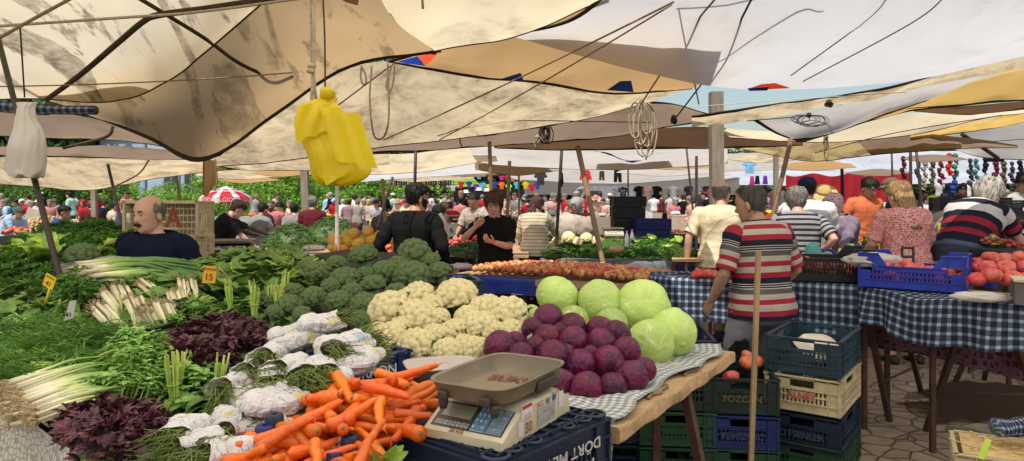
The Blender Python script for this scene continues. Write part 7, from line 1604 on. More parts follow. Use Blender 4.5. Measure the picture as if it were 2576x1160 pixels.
m.box((0,0,.25),(.55,.36,.02));m.build('straw',M('straw strands',(.60,.42,.2),(.5,.33,.14),island=.3),kb,False,(0,0,.06))
rs=[];
for i in range(19):
 t_=i/18;c=P(2505+90*t_,1078-8*t_,3.75);rs.append([c+Vector((0,math.cos(a)*.06*(1+.2*math.sin(t_*11)),math.sin(a)*.045*(1+.15*math.sin(t_*7+a))))for a in[2*math.pi*j/14 for j in range(14)]])
m=MB();m.rings(rs,uvs=[(i*.03,j*.028)for i in range(19)for j in range(14)]);tag(m.build('folded_cloth',NCHK),'folded navy checked cloth on the cream basket at the bottom right','cloth')
m=MB();a=P(2468,1155,3.5);m.bar(a,a+Vector((.05,.02,.09)),.03,.006);tag(m.build('lime_card',TAGG,smooth=False),'lime plastic strip in front of the cream basket','card')
g0,g1,g2=PF(1368,646,7.3),PF(1640,660,7.0),PF(1690,660,7.3);gz=g1.z
gt=[(g0.x,g0.y),(g1.x,g1.y),(g1.x+.35,g1.y+.85),(g0.x+.1,g0.y+1.0)]
table('green vegetable table with a grey cover in the middle',gt,gz,top=DKW)
GCL=C('grey tarp',(.17,.18,.19));drape('grey plastic cover on the front of the middle vegetable table',[(g0.x-.05,g0.y),((g0.x+g1.x)/2,(g0.y+g1.y)/2),(g1.x,g1.y-.01)],gz,.13,GCL,.15,.02,40,6,4)
drape('grey-blue sheet hanging off the right corner of the middle vegetable table',[(g1.x-.02,g1.y),(g1.x+.18,g1.y+.1),(g1.x+.36,g1.y+.45)],gz,.42,GCL,.1,.06,30,8,6)
def PZ(z):return lambda x,y:pz(x,y,z)
fill('parsley',[(1368,642),(1500,648),(1640,652),(1690,640),(1700,600),(1640,590),(1560,600),(1480,605),(1368,615)],'parsley or dill bunch on the middle vegetable table','green bunches on the middle table',.30,1.6,-.09,PZ(gz-.0))
fill('dill',[(1470,645),(1545,650),(1540,630),(1470,625)],'dark dill bunch hanging over the grey cover','dill on the middle table',.2,1.4,.04,PZ(gz))
for i,(x,y)in enumerate(((1640,605),(1600,612),(1710,612),(1680,625))):put_bunch('lettuce',PF(x,y,7.3),'pale green lettuce at the right end of the middle table','lettuces on the middle table',.8,1.5)
for i,(x,y,dm)in enumerate(((1405,607,34),(1430,598,36),(1450,610,34),(1475,600,34),(1500,606,30),(1390,618,26))):p=PF(x,y,7.6);head_veg('c',p,dm/2/FOC*p.y,'pale cauliflower at the left end of the middle table','cauliflowers on the middle table',.3,True,i)
p=PF(1550,627,7.05);m=MB();m.ellipsoid((0,0,0),(.10,.06,.05),16,10,f=lambda q:1+.25*fbm(q*5));tag(m.build('root_bundle',ROOT,None,True,p),'bundle of pale roots on the dill at the table front','roots')
def bottle(label,px,py,d):
 t=thing('water_bottle',label,'bottle',tuple(PF(px,py,d)));m=MB();m.lathe([(.0,0),(.03,0),(.032,.01),(.032,.12),(.028,.15),(.013,.20),(.012,.215)],16);m.build('bottle_body',M('clear plastic',(.55,.56,.56),(.45,.46,.47),rough=.15,spec=.6,transl=.5),t);m=MB();m.lathe([(.014,.212),(.014,.235),(.0,.237)],12);m.build('cap',M('pink cap',(.6,.06,.16),rough=.4),t)
bottle('left water bottle with a pink cap behind the greens',1577,622,7.6);bottle('right water bottle with a pink cap behind the greens',1590,618,7.7)
def smallscale(label,px,py,d,mt,rz=0.,w_=.3):
 t=thing('counter_scale',label,'scale',tuple(PF(px,py,d)),rz);m=MB();pr=[(0,0),(0,.03),(.12,.09),(.32,.09),(.32,0)];m.rings([[Vector((x,y,z))for y,z in pr]for x in(-w_/2,w_/2)]);m.build('housing',mt,t,smooth=False)
 m=MB();m.box((0,.2,.115),(w_*1.1,.26,.02),bev=.006);m.build('weighing_plate',PANM,t,smooth=False);m=MB();a=Vector((0,.06,.062));m.box(a,(w_*.8,.07,.004),Matrix.Rotation(.46,3,'X'));m.build('keypad',M('scale keys',(.5,.48,.42),(.12,.12,.12),ns=40,contrast=(.48,.52),rough=.5),t,smooth=False)
smallscale('ivory scale on a cardboard box in the middle of the picture',1546,594,8.2,IV)
t=thing('cardboard_box','cardboard box under the ivory scale','box',tuple(PF(1545,625,8.2)),0);m=MB();m.box((0,.2,.06),(.44,.4,.17),bev=.004);m.build('box_body',M('cardboard',(.36,.26,.16),(.3,.21,.13),rough=.85),t,smooth=False);m=MB();m.box((-.12,-.003,.06),(.15,.004,.05));m.build('box_flap',M('dark card',(.24,.17,.1),rough=.85),t,smooth=False)
smallscale('black scale behind the spinach, near the cream crates',575,645,5.5,PL['black'],.2);smallscale('scale beyond the black scale at the far left edge',18,620,8.0,M('old scale',(.4,.38,.34),rough=.5),.2);smallscale('ivory scale on the far counter left of the cream T-shirt man',1770,548,10,IV,0);smallscale('dark scale on the oranges',1155,560,9.0,PL['black'],.3)
softbag('woven sack leaning by the leaning pale pole',PF(1430,612,7.9),.26,.2,.22,C('sack',(.46,.40,.32)),2,'sack');softbag('knitted pale cloth heap beside the sack',PF(1475,600,7.8),.16,.13,.16,C('knit',(.40,.33,.26)),4,'cloth_heap')
def tower(labels,keys,px,py,d,n,rz,L=.6,W=.4,H=.2,dz=.0):
 b=PF(px,py,d)
 for i in range(n):crate(labels%(['lowest','second','third','fourth','fifth','sixth','seventh','eighth','ninth'][i]),keys[i%len(keys)],(b.x+rnd.uniform(-.015,.015),b.y+rnd.uniform(-.01,.01),H*i),rz+rnd.uniform(-.05,.05),L,W,H-.004,0,solid=True)
tower('dark blue crate, %s of the tower right of the ivory scale',('dblue','dblue','navy','dblue','dblue','black','black','black'),1580,600,9.2,8,.05)
tower('dark blue crate, %s of the lower tower beside the dark one',('dblue',),1640,600,9.0,6,.0)
tower('blue crate, %s of the short tower left of the cream T-shirt man',('dblue',),1712,600,8.7,4,-.05)
tower('dark blue crate, %s of the wall behind the pink dress, left column',('dblue','navy','dblue','navy','dblue','navy','blue','navy'),2412,600,7.2,8,-.1,.58)
tower('dark crate, %s of the crate wall, right column',('navy','navy','dblue','navy','navy','dblue','dblue','navy'),2478,600,7.3,8,-.08,.5)
for i,(z,lb,tx)in enumerate(((.98,'black crate lettered KOÇ, lowest at the right edge','KOÇ'),(1.24,'black crate with small white lettering at the right edge','GÜLAR TARIM'),(1.46,'black crate lettered GÜRKA at the right edge','GÜRKA'))):
 q=P(2570,600,7.4);crate(lb,'black',(q.x,q.y,z-.08),-.15,.5,.36,.2,0,tx,WHT,None,tz=.11)
m=MB();q=P(2570,640,7.4);m.box((q.x,q.y,.465),(.5,.36,.93));tag(m.build('counter_box',DKW,smooth=False),'dark counter under the black lettered crates','counter')
crate('dark crate under the young man at the far right','blue',(P(2545,660,6.6).x,6.6,.78),-.1,.5,.3,.2)
for i,(x0,x1,y0,y1,lb)in enumerate(((342,525,507,592,'upper cream crate with a red painted mark behind the moustached man'),(425,527,592,655,'lower cream crate behind the moustached man'))):
 a,b=P(x0,y1,5.5),P(x1,y1,5.35);w_=(b-a).length;h_=(y1-y0)/FOC*5.4;r=thing('crate',lb,'crate',tuple((a+b)/2+Vector((0,.1,0))),math.atan2((b-a).y,(b-a).x));o=link('crate_body',crate_mesh('cream',w_,h_,.2),r);o.rotation_euler=(math.pi/2,0,0);o.location=(0,0,h_/2)
 m=MB();nx_=18;ny_=5
 for k in range(nx_+1):m.box((-w_/2+w_*k/nx_,-.115,h_/2),(.006,.008,h_*.95))
 for k in range(ny_+1):m.box((0,-.118,h_*k/ny_*.98+.003),(w_,.008,.012))
 m.build('base_grid',PL['cream'],r,smooth=False)
 if i==0:lettering('A',.20,M('red paint',(.34,.07,.02),rough=.7),r,(.06,-.126,h_*.5),(1,0,0),(0,0,1),True)
b_=P(476,660,5.45);m=MB();m.box((b_.x,b_.y+.15,b_.z/2),(.4,.3,b_.z-.01));tag(m.build('crate_pedestal',DKW,smooth=False),'dark pedestal carrying the cream crates','stand')
tn=MB();a=DP(190,668,.0);tn.bar(DP(165,680,.02),DP(300,655,.02),.22,.05);tag(tn.build('foam_box',M('styrofoam',(.42,.40,.34),(.36,.33,.28),rough=.8),smooth=False),'flat grey foam box under the single broccoli','box')
ml=[PF(826,640,6.2),PF(990,650,5.95),PF(990,625,6.75),PF(840,618,7.0)];mz=ml[0].z
table('melon table behind the broccoli',[(p.x,p.y)for p in ml],mz,top=PLANK)
for i,(x,y,r_)in enumerate(((848,625,15),(868,628,14),(890,630,14),(845,606,18),(878,606,18),(905,610,20),(935,605,19),(965,602,18),(870,592,13),(890,588,18),(925,582,15),(955,598,20),(975,612,16),(930,625,16),(955,630,15),(985,622,15),(835,622,13))):
 put_fruit('melon',PF(x,y,6.35),r_/FOC*F(6.35)*.95,'yellow melon in the heap left of the hoodie man' if i!=10 else 'round melon on top of the melon heap','melons heaped on the melon table')
for i in range(9):put_fruit('tomato',PF(968+rnd.uniform(-14,14),628+rnd.uniform(-12,8),6.0),.03,'small red tomato beside the melons','tomatoes by the melons')
def pods(label,px,py,d,rx,h,n,seed,mt=None):
 r=random.Random(seed);m=MB()
 for i in range(n):
  a=r.uniform(0,6.28);q=math.sqrt(r.random());c=Vector((math.cos(a)*rx*q,math.sin(a)*rx*.7*q,h*(1-q*q)+r.uniform(-.01,.015)));b=r.uniform(0,6.28);L=r.uniform(.05,.09);dd=Vector((math.cos(b),math.sin(b),r.uniform(-.3,.3)))
  m.tube([c-dd*L,c+Vector((0,0,.012)),c+dd*L],[.003,.0065,.003],5)
 m.ellipsoid((0,0,-.02),(rx*.95,rx*.66,h*.95),16,8)
 return tag(m.build('bean_heap',mt or M('bean pods',(.10,.17,.035),(.05,.10,.02),ns=14,island=.4,rough=.5),None,False,PF(px,py,d)),label,'beans',None,'stuff')
pods('heap of green beans between the pink shirt and the maroon shirt',735,625,6.9,.36,.30,420,1);pods('heap of green beans right of the maroon shirt',838,612,7.2,.42,.34,420,2);pods('loose green beans on the wooden shelf left of the cream T-shirt man',1725,645,6.4,.22,.08,160,3);pods('green beans under the orange price cards',2190,655,6.5,.34,.10,220,4);pods('pale bean heap behind the tasting woman',1390,640,6.9,.14,.06,100,5);pods('pale green pods left of the tasting woman',1375-190,630,6.7,.30,.08,240,6)
for lb,quad,z in(('bean stall table behind the spinach',[(690,640,6.6),(880,640,6.6),(880,628,7.7),(690,628,7.7)],None),('tomato counter behind the hoodie man',[(1120,640,7.0),(1330,640,6.9),(1330,620,7.9),(1110,620,7.9)],None),('bean shelf left of the cream T-shirt man',[(1690,652,6.2),(1790,652,6.2),(1790,640,6.9),(1690,640,6.9)],None)):
 p4=[PF(*q)for q in quad];table(lb,[(p.x,p.y)for p in p4],p4[0].z,top=PLANK)
for i,(x,y,lb)in enumerate(((632,640,'black crate of small garlic behind the spinach'),(700,640,'black crate with lilac paper behind the spinach'),(770,640,'black crate with lilac paper left of the broccoli'))):
 q=PF(x,y,5.5);crate(lb,'black',(q.x,q.y,q.z-.16),.05,.34,.3,.15)
 m=MB()
 if i==0:
  for k in range(26):m.ellipsoid((q.x+rnd.uniform(-.13,.13),q.y+rnd.uniform(-.1,.1),q.z-.02),(.018,.018,.018),8,6)
  tag(m.build('garlic_heap',M('garlic',(.66,.58,.42),(.55,.45,.3)),None),'pale garlic heap in the black crate','garlic',None,'stuff')
 else:
  m.box((q.x,q.y,q.z-.02),(.28,.24,.02));tag(m.build('paper_liner',M('lilac paper',(.35,.28,.33),rough=.8),smooth=False),'lilac paper lining a black crate '+('left' if i==1 else 'right'),'paper')
softbag('white bag with red print on the lilac paper',PF(790,632,5.4),.09,.06,.025,WHP,6);m=MB();m.bar(PF(765,655,5.2),PF(778,618,5.2),.05,.006);tag(m.build('blank_card',TAGW,smooth=False),'blank white card standing behind the broccoli','card')
drape('white plastic strip hanging beside the maroon T-shirt man',[(P(846,440,7.5).x,7.5),(P(848,440,7.5).x,7.49),(P(850,440,7.5).x,7.5)],1.85,.8,WHP,None,.003,8,16,3,'plastic_strip')
FARH=[('tomato',(828,560,870,12,.045,'far tomato on the blue crate left of the plaid shirt','far tomatoes on blue crates',.07)),('tomato',(870,562,895,12,.045,'far tomato beside the plaid shirt','far tomatoes beside the plaid shirt',.05)),('pear',(925,560,952,11.5,.05,'yellow-green pear in front of the braided girl','pears before the braided girl',.08)),('orange',(1085,565,1135,9.8,.042,'orange in the heap behind the dusty pink T-shirt','oranges on the left',.07)),('orange',(1140,556,1180,9.8,.042,'orange in the heap under the red T-shirt','oranges on the right',.08)),('plum',(1108,620,1150,7.2,.034,'dark red tomato in the left crate behind the hoodie man','dark red tomatoes',.06)),('tomato',(1135,612,1180,7.3,.034,'red tomato in the middle crate behind the hoodie man','red tomatoes in the middle crate',.07)),('plum',(1170,598,1200,7.5,.05,'large dark tomato beside the camouflage T-shirt','large dark tomatoes',.05)),('tomato',(1690,580,1745,9.6,.02,'tiny red pepper on the orange tray','red peppers on the tray',.04)),('tomato',(0,580,20,8.2,.04,'red fruit at the far left edge','red fruit at the left edge',.04)),('pear',(2195,585,2225,8.0,.045,'green quince left of the pink dress','quinces left of the pink dress',.16)),('pear',(2310,560,2340,8.2,.04,'yellow lemon right of the blonde hair','lemons right of the blonde hair',.06)),('tomato',(2352,625,2385,6.6,.03,'carrot-red pepper behind the organic sign','red peppers behind the organic sign',.10)),('plum',(2545,620,2600,5.6,.018,'dark cherry at the right edge','cherries at the right edge',.07)),('orange',(2545,560,2600,7.0,.03,'yellow-orange fruit under the far right man','yellow fruit at the far right',.03)),('tomato',(1765,692,1810,5.9,.034,'tomato left of the polo man’s elbow','tomatoes at the elbow',.02)),('tomato',(1878,925,1915,4.25,.045,'red tomato in the black-green crate','tomatoes in the black-green crate',.05))]
for kind,(x0,y,x1,d,r_,lb,gp_,rise)in FARH:
 a,b=PF(x0,y+8,d),PF(x1,y+8,d);a.z-=r_;b.z-=r_;r_*=1.25 if d>6 else 1;dp=Vector((0,.5 if d>5 else.15,0));fruitheap(kind,[a,b,b+dp,a+dp],r_,rise,lb,gp_,rows=4 if d>5 else 2)
 if d>5:
  t=table('dark produce counter carrying: '+gp_,[(a.x-.05,a.y-.04),(b.x+.05,a.y-.04),(b.x+.05,a.y+.5),(a.x-.05,a.y+.5)],a.z,top=DKW);m=MB();m.box(((b.x-a.x)*0,-.28,a.z-.09),((b.x-a.x)+.12,.02,.17));m.build('front_board',PL['dblue' if kind=='tomato' and x0>800 and x0<900 else 'black'],t,smooth=False)
put_fruit('ribbed',PF(1838,950,4.12),.05,'single red tomato seen through the handle of the black-green crate',None)
pt=thing('potato_counter','slanted crate counter carrying the potato heap at left','counter',tuple(PF(60,610,11)));m=MB();m.box((0,.4,-.35),(.75,.8,.7));m.build('counter_body',PL['maroon'],pt,smooth=False)
a=PF(30,585,11);fruitheap('potato',[a,a+Vector((.62,0,0)),a+Vector((.66,.9,.2)),a+Vector((0,.9,.2))],.048,.16,'yellow potato in the heap at the left','potatoes in the heap',rows=9)
m=MB();m.box(PF(80,541,11.5),(.32,.02,.34),Matrix.Rotation(.35,3,'Y'));tag(m.build('cardboard_sign',M('cardboard sign',(.5,.42,.32),(.4,.34,.27),rough=.8),smooth=False),'tilted cardboard box piece behind the potatoes','cardboard')
fill('parsley',[(2170,650),(2235,650),(2235,600),(2200,610)],'dark parsley bunch left of the pink dress','parsley left of the pink dress',.2,1.1,.03,lambda x,y:P(x,y,7.9))
fill('parsley',[(2345,665),(2375,665),(2390,610),(2345,600)],'herb bunch between the pink dress and the bending man','herbs right of the pink dress',.22,1.1,.0,lambda x,y:P(x,y,7.9))
fill('purslane',[(2090,660),(2180,665),(2180,640),(2100,640)],'pale herb bunch behind the black crate','herbs behind the black crate',.15,1.0,.0,lambda x,y:P(x,y,7.7))
put_bunch('lettuce',P(2530,620,6.6),'pale bean plant bunch held by the bending man',None,.9,3.0)
for lb,c,d,ln,sz in(('lime price card lower of the two left of the pink dress',[(2095,652),(2132,652),(2131,682),(2096,680)],7.6,[('LİMON',.72),('4₺',.3)],(.22,.4)),('lime price card upper of the two left of the pink dress',[(2110,625),(2147,630),(2141,652),(2108,648)],7.6,[('KEKİK',.6)],(.35,)),('lime price card column beside the pink dress',[(2213,608),(2225,612),(2224,658),(2207,660)],7.5,[('TAZE',.75),('KÖY',.5),('12',.25)],(.16,.16,.2)),('lime card reading organik right of the pink dress',[(2360,562),(2394,560),(2385,585),(2360,592)],7.5,[('Organik',.75),('semiz',.48),('21',.2)],(.26,.26,.26)),('blank lime card under the organik card',[(2338,594),(2372,592),(2366,612),(2334,614)],7.5,[('10',.45)],(.5,))):
 pricetag(lb,c,d,ln,TAGG,INKB,sz)
pricetag('white price card over the dark tomatoes',[(1128,565),(1152,560),(1146,592),(1120,600)],9.0,[('6',.5)],TAGW,INKB,(.5,))
m=MB();q=P(2282,650,6.3);m.tube(curve([q+Vector(v)for v in((-.045,0,-.75),(-.045,0,.02),(-.035,0,.085),(0,0,.092),(.04,0,.085),(.055,0,.02),(.055,0,-.75))],24),.011,8);m.tube([q+Vector((-.045,0,.015)),q+Vector((.055,0,.015))],.012,8);tag(m.build('trolley_handle',M('dark grey plastic',(.05,.05,.055),rough=.5)),'dark grey trolley handle in front of the pink dress','trolley')
m=MB();q=P(2060,650,6.4);m.tube(curve([q+Vector(v)for v in((0,0,-.3),(.0,0,.03),(.04,0,.075),(.11,0,.07),(.16,0,.02))],20),.013,8);tag(m.build('basket_handle',PL['blue']),'blue basket handle beside the striped T-shirt woman','handle');softbag('turquoise purse at the hip of the striped T-shirt woman',P(2045,655,6.3),.07,.04,.075,C('turquoise',(.15,.45,.42)),2,'purse')
softbag('checked shopping bag beside the red-scarfed shopper',PF(960,585,10.5),.26,.14,.20,dotmat('leopard bag',(.06,.04,.04),(.2,.12,.1),30,.3,'OBJ'),2,'shopping_bag');softbag('white shopping bag at the hip of the dusty pink T-shirt woman',PF(1105,600,6.2),.08,.06,.13,dotmat('white net bag',(.62,.55,.48),(.4,.34,.3),40,.3,'OBJ'),5,'shopping_bag')
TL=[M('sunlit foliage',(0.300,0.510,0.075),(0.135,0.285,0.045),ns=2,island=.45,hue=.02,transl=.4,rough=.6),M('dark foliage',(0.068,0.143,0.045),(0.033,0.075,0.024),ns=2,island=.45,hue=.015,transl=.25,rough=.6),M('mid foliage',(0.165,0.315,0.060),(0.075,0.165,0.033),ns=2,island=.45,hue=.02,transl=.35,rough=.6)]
TRK=M('tree bark',(.12,.085,.055),(.07,.05,.03),ns=12,rough=.95,bump=.5)
def crown_mesh(seed,n,mt,leafs=(.10,.17)):
 r=random.Random(seed);m=MB();cl=[]
 for i in range(22):
  d=Vector((r.gauss(0,1),r.gauss(0,1),r.gauss(0,1))).normalized();cl.append((d*r.uniform(.35,.85),r.uniform(.22,.42)))
 for i in range(n):
  c,q=cl[r.randrange(22)];d=Vector((r.gauss(0,1),r.gauss(0,1),r.gauss(0,1))).normalized();p=c+d*q*r.uniform(.6,1.0)
  a=Vector((r.gauss(0,1),r.gauss(0,1),r.gauss(0,.7))).normalized();b=a.cross(Vector((r.gauss(0,1),r.gauss(0,1),r.gauss(0,1)))).normalized();s=r.uniform(*leafs)*.5
  m.add([p-a*s,p+b*s*.6,p+a*s,p-b*s*.6],[(0,1,2,3)])
 return m.mesh('crown',mt,smooth=False)
CRN={}
def tree(label,px,d,zc,rx,rz_,kind,seed,group=None,name='tree',trunk=True,small=False,ry=None):
 k=(kind,seed%3,small);q_=F(d)/d;rx*=q_;rz_*=q_;zc=max(rz_*.55,EYE+(zc-EYE)*q_)
 if k not in CRN:CRN[k]=crown_mesh(seed%3+10*kind,5200 if not small else 4200,TL[kind],(.07,.13)if not small else(.06,.11))
 x,y=atF(px,d);t=thing(name,label,'tree' if name=='tree' else name.replace('_',' '),(x,y,0),rnd.uniform(0,6.28),group);o=link('crown',CRN[k],t,(0,0,zc));o.scale=(rx,ry or rx,rz_)
 if trunk:
  m=MB();m.tube([(0,0,0),(.05,.03,zc*.5),(-.04,.05,zc)],[.16,.12,.08],10)
  for i in range(5):
   a=i*1.3;m.tube([(0,.03,zc*.6),(math.cos(a)*rx*.4,math.sin(a)*rx*.4,zc+.1*i),(math.cos(a)*rx*.7,math.sin(a)*rx*.7,zc+rz_*.4)],[.07,.045,.02],6)
  m.build('trunk',TRK,t)
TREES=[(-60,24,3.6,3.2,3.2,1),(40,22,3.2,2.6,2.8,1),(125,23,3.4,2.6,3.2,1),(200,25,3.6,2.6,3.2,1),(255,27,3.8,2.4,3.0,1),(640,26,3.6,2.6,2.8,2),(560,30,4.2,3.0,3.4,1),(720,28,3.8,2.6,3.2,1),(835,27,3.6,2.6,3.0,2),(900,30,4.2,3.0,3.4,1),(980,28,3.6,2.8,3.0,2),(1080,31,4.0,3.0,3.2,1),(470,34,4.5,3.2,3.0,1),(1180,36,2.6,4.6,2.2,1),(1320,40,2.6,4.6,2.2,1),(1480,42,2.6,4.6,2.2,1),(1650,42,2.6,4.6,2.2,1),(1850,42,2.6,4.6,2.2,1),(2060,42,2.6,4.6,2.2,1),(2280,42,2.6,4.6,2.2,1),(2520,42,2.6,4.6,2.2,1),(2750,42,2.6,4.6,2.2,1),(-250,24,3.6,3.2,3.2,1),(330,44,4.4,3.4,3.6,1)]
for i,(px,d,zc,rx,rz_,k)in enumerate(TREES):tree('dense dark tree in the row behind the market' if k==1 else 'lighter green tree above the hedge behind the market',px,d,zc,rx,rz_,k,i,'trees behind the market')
for i,(px,d,zc,rx,rz_)in enumerate(((285,20,.40,1.0,.7),(330,20,.45,1.0,.7),(400,21,.55,1.1,.75),(460,20,.55,1.1,.8),(520,20,.75,1.1,.9),(590,20,.8,1.1,.9),(650,19,1.0,1.0,1.15),(700,20,1.0,1.0,1.1),(800,20,.9,1.1,1.0),(860,21,.8,1.1,.9),(930,21,.8,1.1,.95),(990,21,.9,1.1,1.0),(1060,20,1.0,1.1,1.1),(745,20,.9,1.0,1.0),(318,22,1.95,.45,.6),(430,23,1.6,.5,.6),(540,22,1.8,.7,.8),(1110,20,1.1,1.0,1.1))):
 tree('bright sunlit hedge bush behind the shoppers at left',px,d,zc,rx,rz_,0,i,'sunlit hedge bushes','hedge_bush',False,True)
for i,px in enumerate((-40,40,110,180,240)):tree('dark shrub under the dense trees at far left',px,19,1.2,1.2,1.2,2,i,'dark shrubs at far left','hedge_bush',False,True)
hx,hy=at(385,41);h=thing('blue_house','pale blue house with grey windows behind the hedge','house',(hx,hy,-.7));h.scale=(1.45,)*3;WALL=M('pale blue render',(.38,.48,.62),(.33,.43,.57),ns=1,rough=.9);m=MB();m.box((0,2,2.2),(4.2,4,4.4));m.build('wall',WALL,h,smooth=False);m=MB();m.box((.1,2,4.55),(4.8,4.8,.28));m.box((.1,2,4.3),(4.5,4.4,.2));m.build('roof',M('white trim',(.6,.62,.64),rough=.8),h,smooth=False)
for x in(-1.35,.75,1.55):
 m=MB();m.box((x,-.03,2.2),(.62,.08,1.3));f=m.build('window',M('grey frame',(.3,.33,.36),rough=.6),h,smooth=False);m=MB();
 for s in(-1,1):m.box((x+s*.145,-.075,2.2),(.24,.02,1.15))
 m.build('pane',M('dark glass',(.06,.08,.09),rough=.1,spec=.7),f,smooth=False)
m=MB();m.box((-.3,-.05,2.2),(.07,.07,4.3));m.build('drainpipe',M('grey frame',(.3,.33,.36)),h,smooth=False)
lx,ly=atF(189,18);l=thing('globe_lamp','round white globe lamp in front of the dark trees','lamp',(lx,ly,0));m=MB();m.lathe([(.06,0),(.04,.1),(.03,.3),(.03,1.05),(.05,1.1),(.07,1.14)],12);m.build('lamp_post',IRON,l);m=MB();m.ellipsoid((0,0,1.28),(.15,.15,.15),18,14);m.build('lamp_globe',M('white globe',(.8,.82,.84),rough=.3,transl=.4),l);m=MB();m.tube([(.153*math.cos(q),.153*math.sin(q),1.28)for q in[6.283*j/20 for j in range(21)]],.012,5,False);m.build('lamp_band',IRON,l)
px_,py_=atF(568,14);pr=thing('parasol','red and white ice cream parasol with white lettering in front of the hedge','parasol',(px_,py_,0));zt=1.65+(487-468)/FOC*F(14);zr=1.65-(495-487)/FOC*F(14);rad=62/FOC*F(14);n=8
REDC=M('red parasol cloth',(.62,.03,.05),(.55,.025,.04),rough=.7,transl=.3);WHC=M('white parasol cloth',(.8,.78,.78),rough=.7,transl=.3)
wm,rm=MB(),MB();sub=6
for i in range(n):
 for s in range(sub):
  a0,a1=2*math.pi*(i+s/sub)/n,2*math.pi*(i+(s+1)/sub)/n;e=lambda a,t,z:Vector((math.cos(a)*rad*t,math.sin(a)*rad*t,z))
  for(t0,t1)in((0.02,.35),(.35,.7),(.7,1.)):
   zz=lambda t:zt+(zr-zt)*t**1.15+.0;red=t0>.3 and 0<s<sub-1
   (rm if red else wm).add([e(a0,t0,zz(t0)),e(a1,t0,zz(t0)),e(a1,t1,zz(t1)),e(a0,t1,zz(t1))],[(0,1,2,3)])
  (rm if 0<s<sub-1 else wm).add([e(a0,1,zr),e(a1,1,zr),e(a1,1.01,zr-.2),e(a0,1.01,zr-.2)],[(0,1,2,3)])
wm.build('white_panels',WHC,pr,smooth=False);rm.build('red_panels',REDC,pr,smooth=False);m=MB();m.tube([(0,0,0),(0,0,zt)],.025,10);m.build('parasol_pole',M('white pole',(.6,.6,.6),rough=.5),pr)
for i in(4,5,6,7):
 a=2*math.pi*(i+.5)/n;c=Vector((math.cos(a)*rad*1.02,math.sin(a)*rad*1.02,zr-.10));lettering('ALGIDA',.2,WHC,pr,c+Vector((math.cos(a)*.02,math.sin(a)*.02,0)),Vector((-math.sin(a),math.cos(a),0)),(0,0,1),True)
 c=Vector((math.cos(a)*rad*.70,math.sin(a)*rad*.70,zt+(zr-zt)*.66+.07));lettering('ALGIDA',.15,WHC,pr,c,Vector((-math.sin(a),math.cos(a),0)),(math.cos(a)*-.9,math.sin(a)*-.9,.4),True)
GM={}
def garment(kind):
 if kind in GM:return GM[kind]
 if kind=='shirt':po=[(-.16,0),(-.17,-.52),(.17,-.52),(.16,0),(.25,-.20),(.32,-.14),(.20,.06),(.07,.10),(0,.07),(-.07,.10),(-.20,.06),(-.32,-.14),(-.25,-.20)]
 elif kind=='jacket':po=[(-.18,0),(-.19,-.55),(.19,-.55),(.18,0),(.24,-.42),(.33,-.40),(.22,.06),(.08,.12),(0,.09),(-.08,.12),(-.22,.06),(-.33,-.40),(-.24,-.42)]
 elif kind=='trousers':po=[(-.17,.08),(-.2,-.6),(-.04,-.6),(0,-.25),(.04,-.6),(.2,-.6),(.17,.08)]
 else:po=[(-.12,.08),(-.2,-.55),(.2,-.55),(.12,.08)]
 m=MB();n=len(po)
 c=[(sum(p[0]for p in po)/n*0,-.22)]
 for s in(-1,1):
  vs=[(x,s*.03*(1 if abs(x)<.18 else.5),z)for x,z in po];m.add([(0,s*.06,-.2)]+vs,[(0,i+1,(i+1)%n+1)for i in range(n)])
 o=len(m.v);a=1;b=n+2
 for i in range(n):m.f.append((a+i,a+(i+1)%n,b+(i+1)%n,b+i));m.mi.append(0)
 GM[kind]=m.mesh('garment',C('garment',(.3,.3,.3)),smooth=False);return GM[kind]
def hang(kind,px,py,d,mt,label,s=1.,group=None,rz=0.):
 o=link({'shirt':'hanging_shirt','jacket':'hanging_jacket','trousers':'hanging_trousers','skirt':'hanging_skirt'}[kind],garment(kind),None,PF(px,py,d));o.scale=(s,s,s);o.rotation_euler=(0,0,rz);setmat(o,mt);return tag(o,label,{'shirt':'shirt','jacket':'jacket','trousers':'trousers','skirt':'skirt'}[kind],group)
CHAR=C('charcoal grey',(.05,.05,.05));YELC=C('yellow cloth',(.7,.5,.03));LIMEC=C('lime cloth',(.35,.7,.08));CYAN=C('cyan cloth',(.08,.42,.62));ORC=C('neon orange',(.85,.16,.02));MAG=C('magenta',(.5,.05,.3));PPL=C('violet cloth',(.14,.05,.3));SKYB=C('sky blue cloth',(.22,.52,.75))
hang('shirt',1360,437,12,CHAR,'large dark grey T-shirt hanging near the middle',.62)
hang('jacket',1473,433,13,C('bright red',(.72,.03,.05)),'bright red jacket hanging behind the leaning pale pole',.62);hang('trousers',1514,433,13,CHAR,'grey trousers hanging right of the red jacket',.45);hang('trousers',1554,428,12.5,BLK,'black trousers hanging right of the grey ones',.62);hang('jacket',1412,440,12,BLK,'black slim jacket hanging along the black pole',.62,rz=1.2)
hang('shirt',1886,405,10,SKYB,'light blue T-shirt hanging right of the square post',.52);hang('shirt',2533,355,8.5,WHT,'white T-shirt hanging at the top right in front of a black garment',.45);hang('skirt',2505,350,8.7,BLK,'black garment hanging at the top right',.72);hang('shirt',2585,360,8.8,WHT,'white and blue garment hanging at the right edge',.6)
ROW1=[(1215,CYAN),(1230,YELC),(1245,BLUE),(1262,ORC),(1280,LIMEC),(1300,CYAN),(1322,YELC),(1338,RED),(1352,BLUE),(1160,RED),(1140,LGRY),(1120,CHAR),(1180,BLUE),(1198,PPL)]
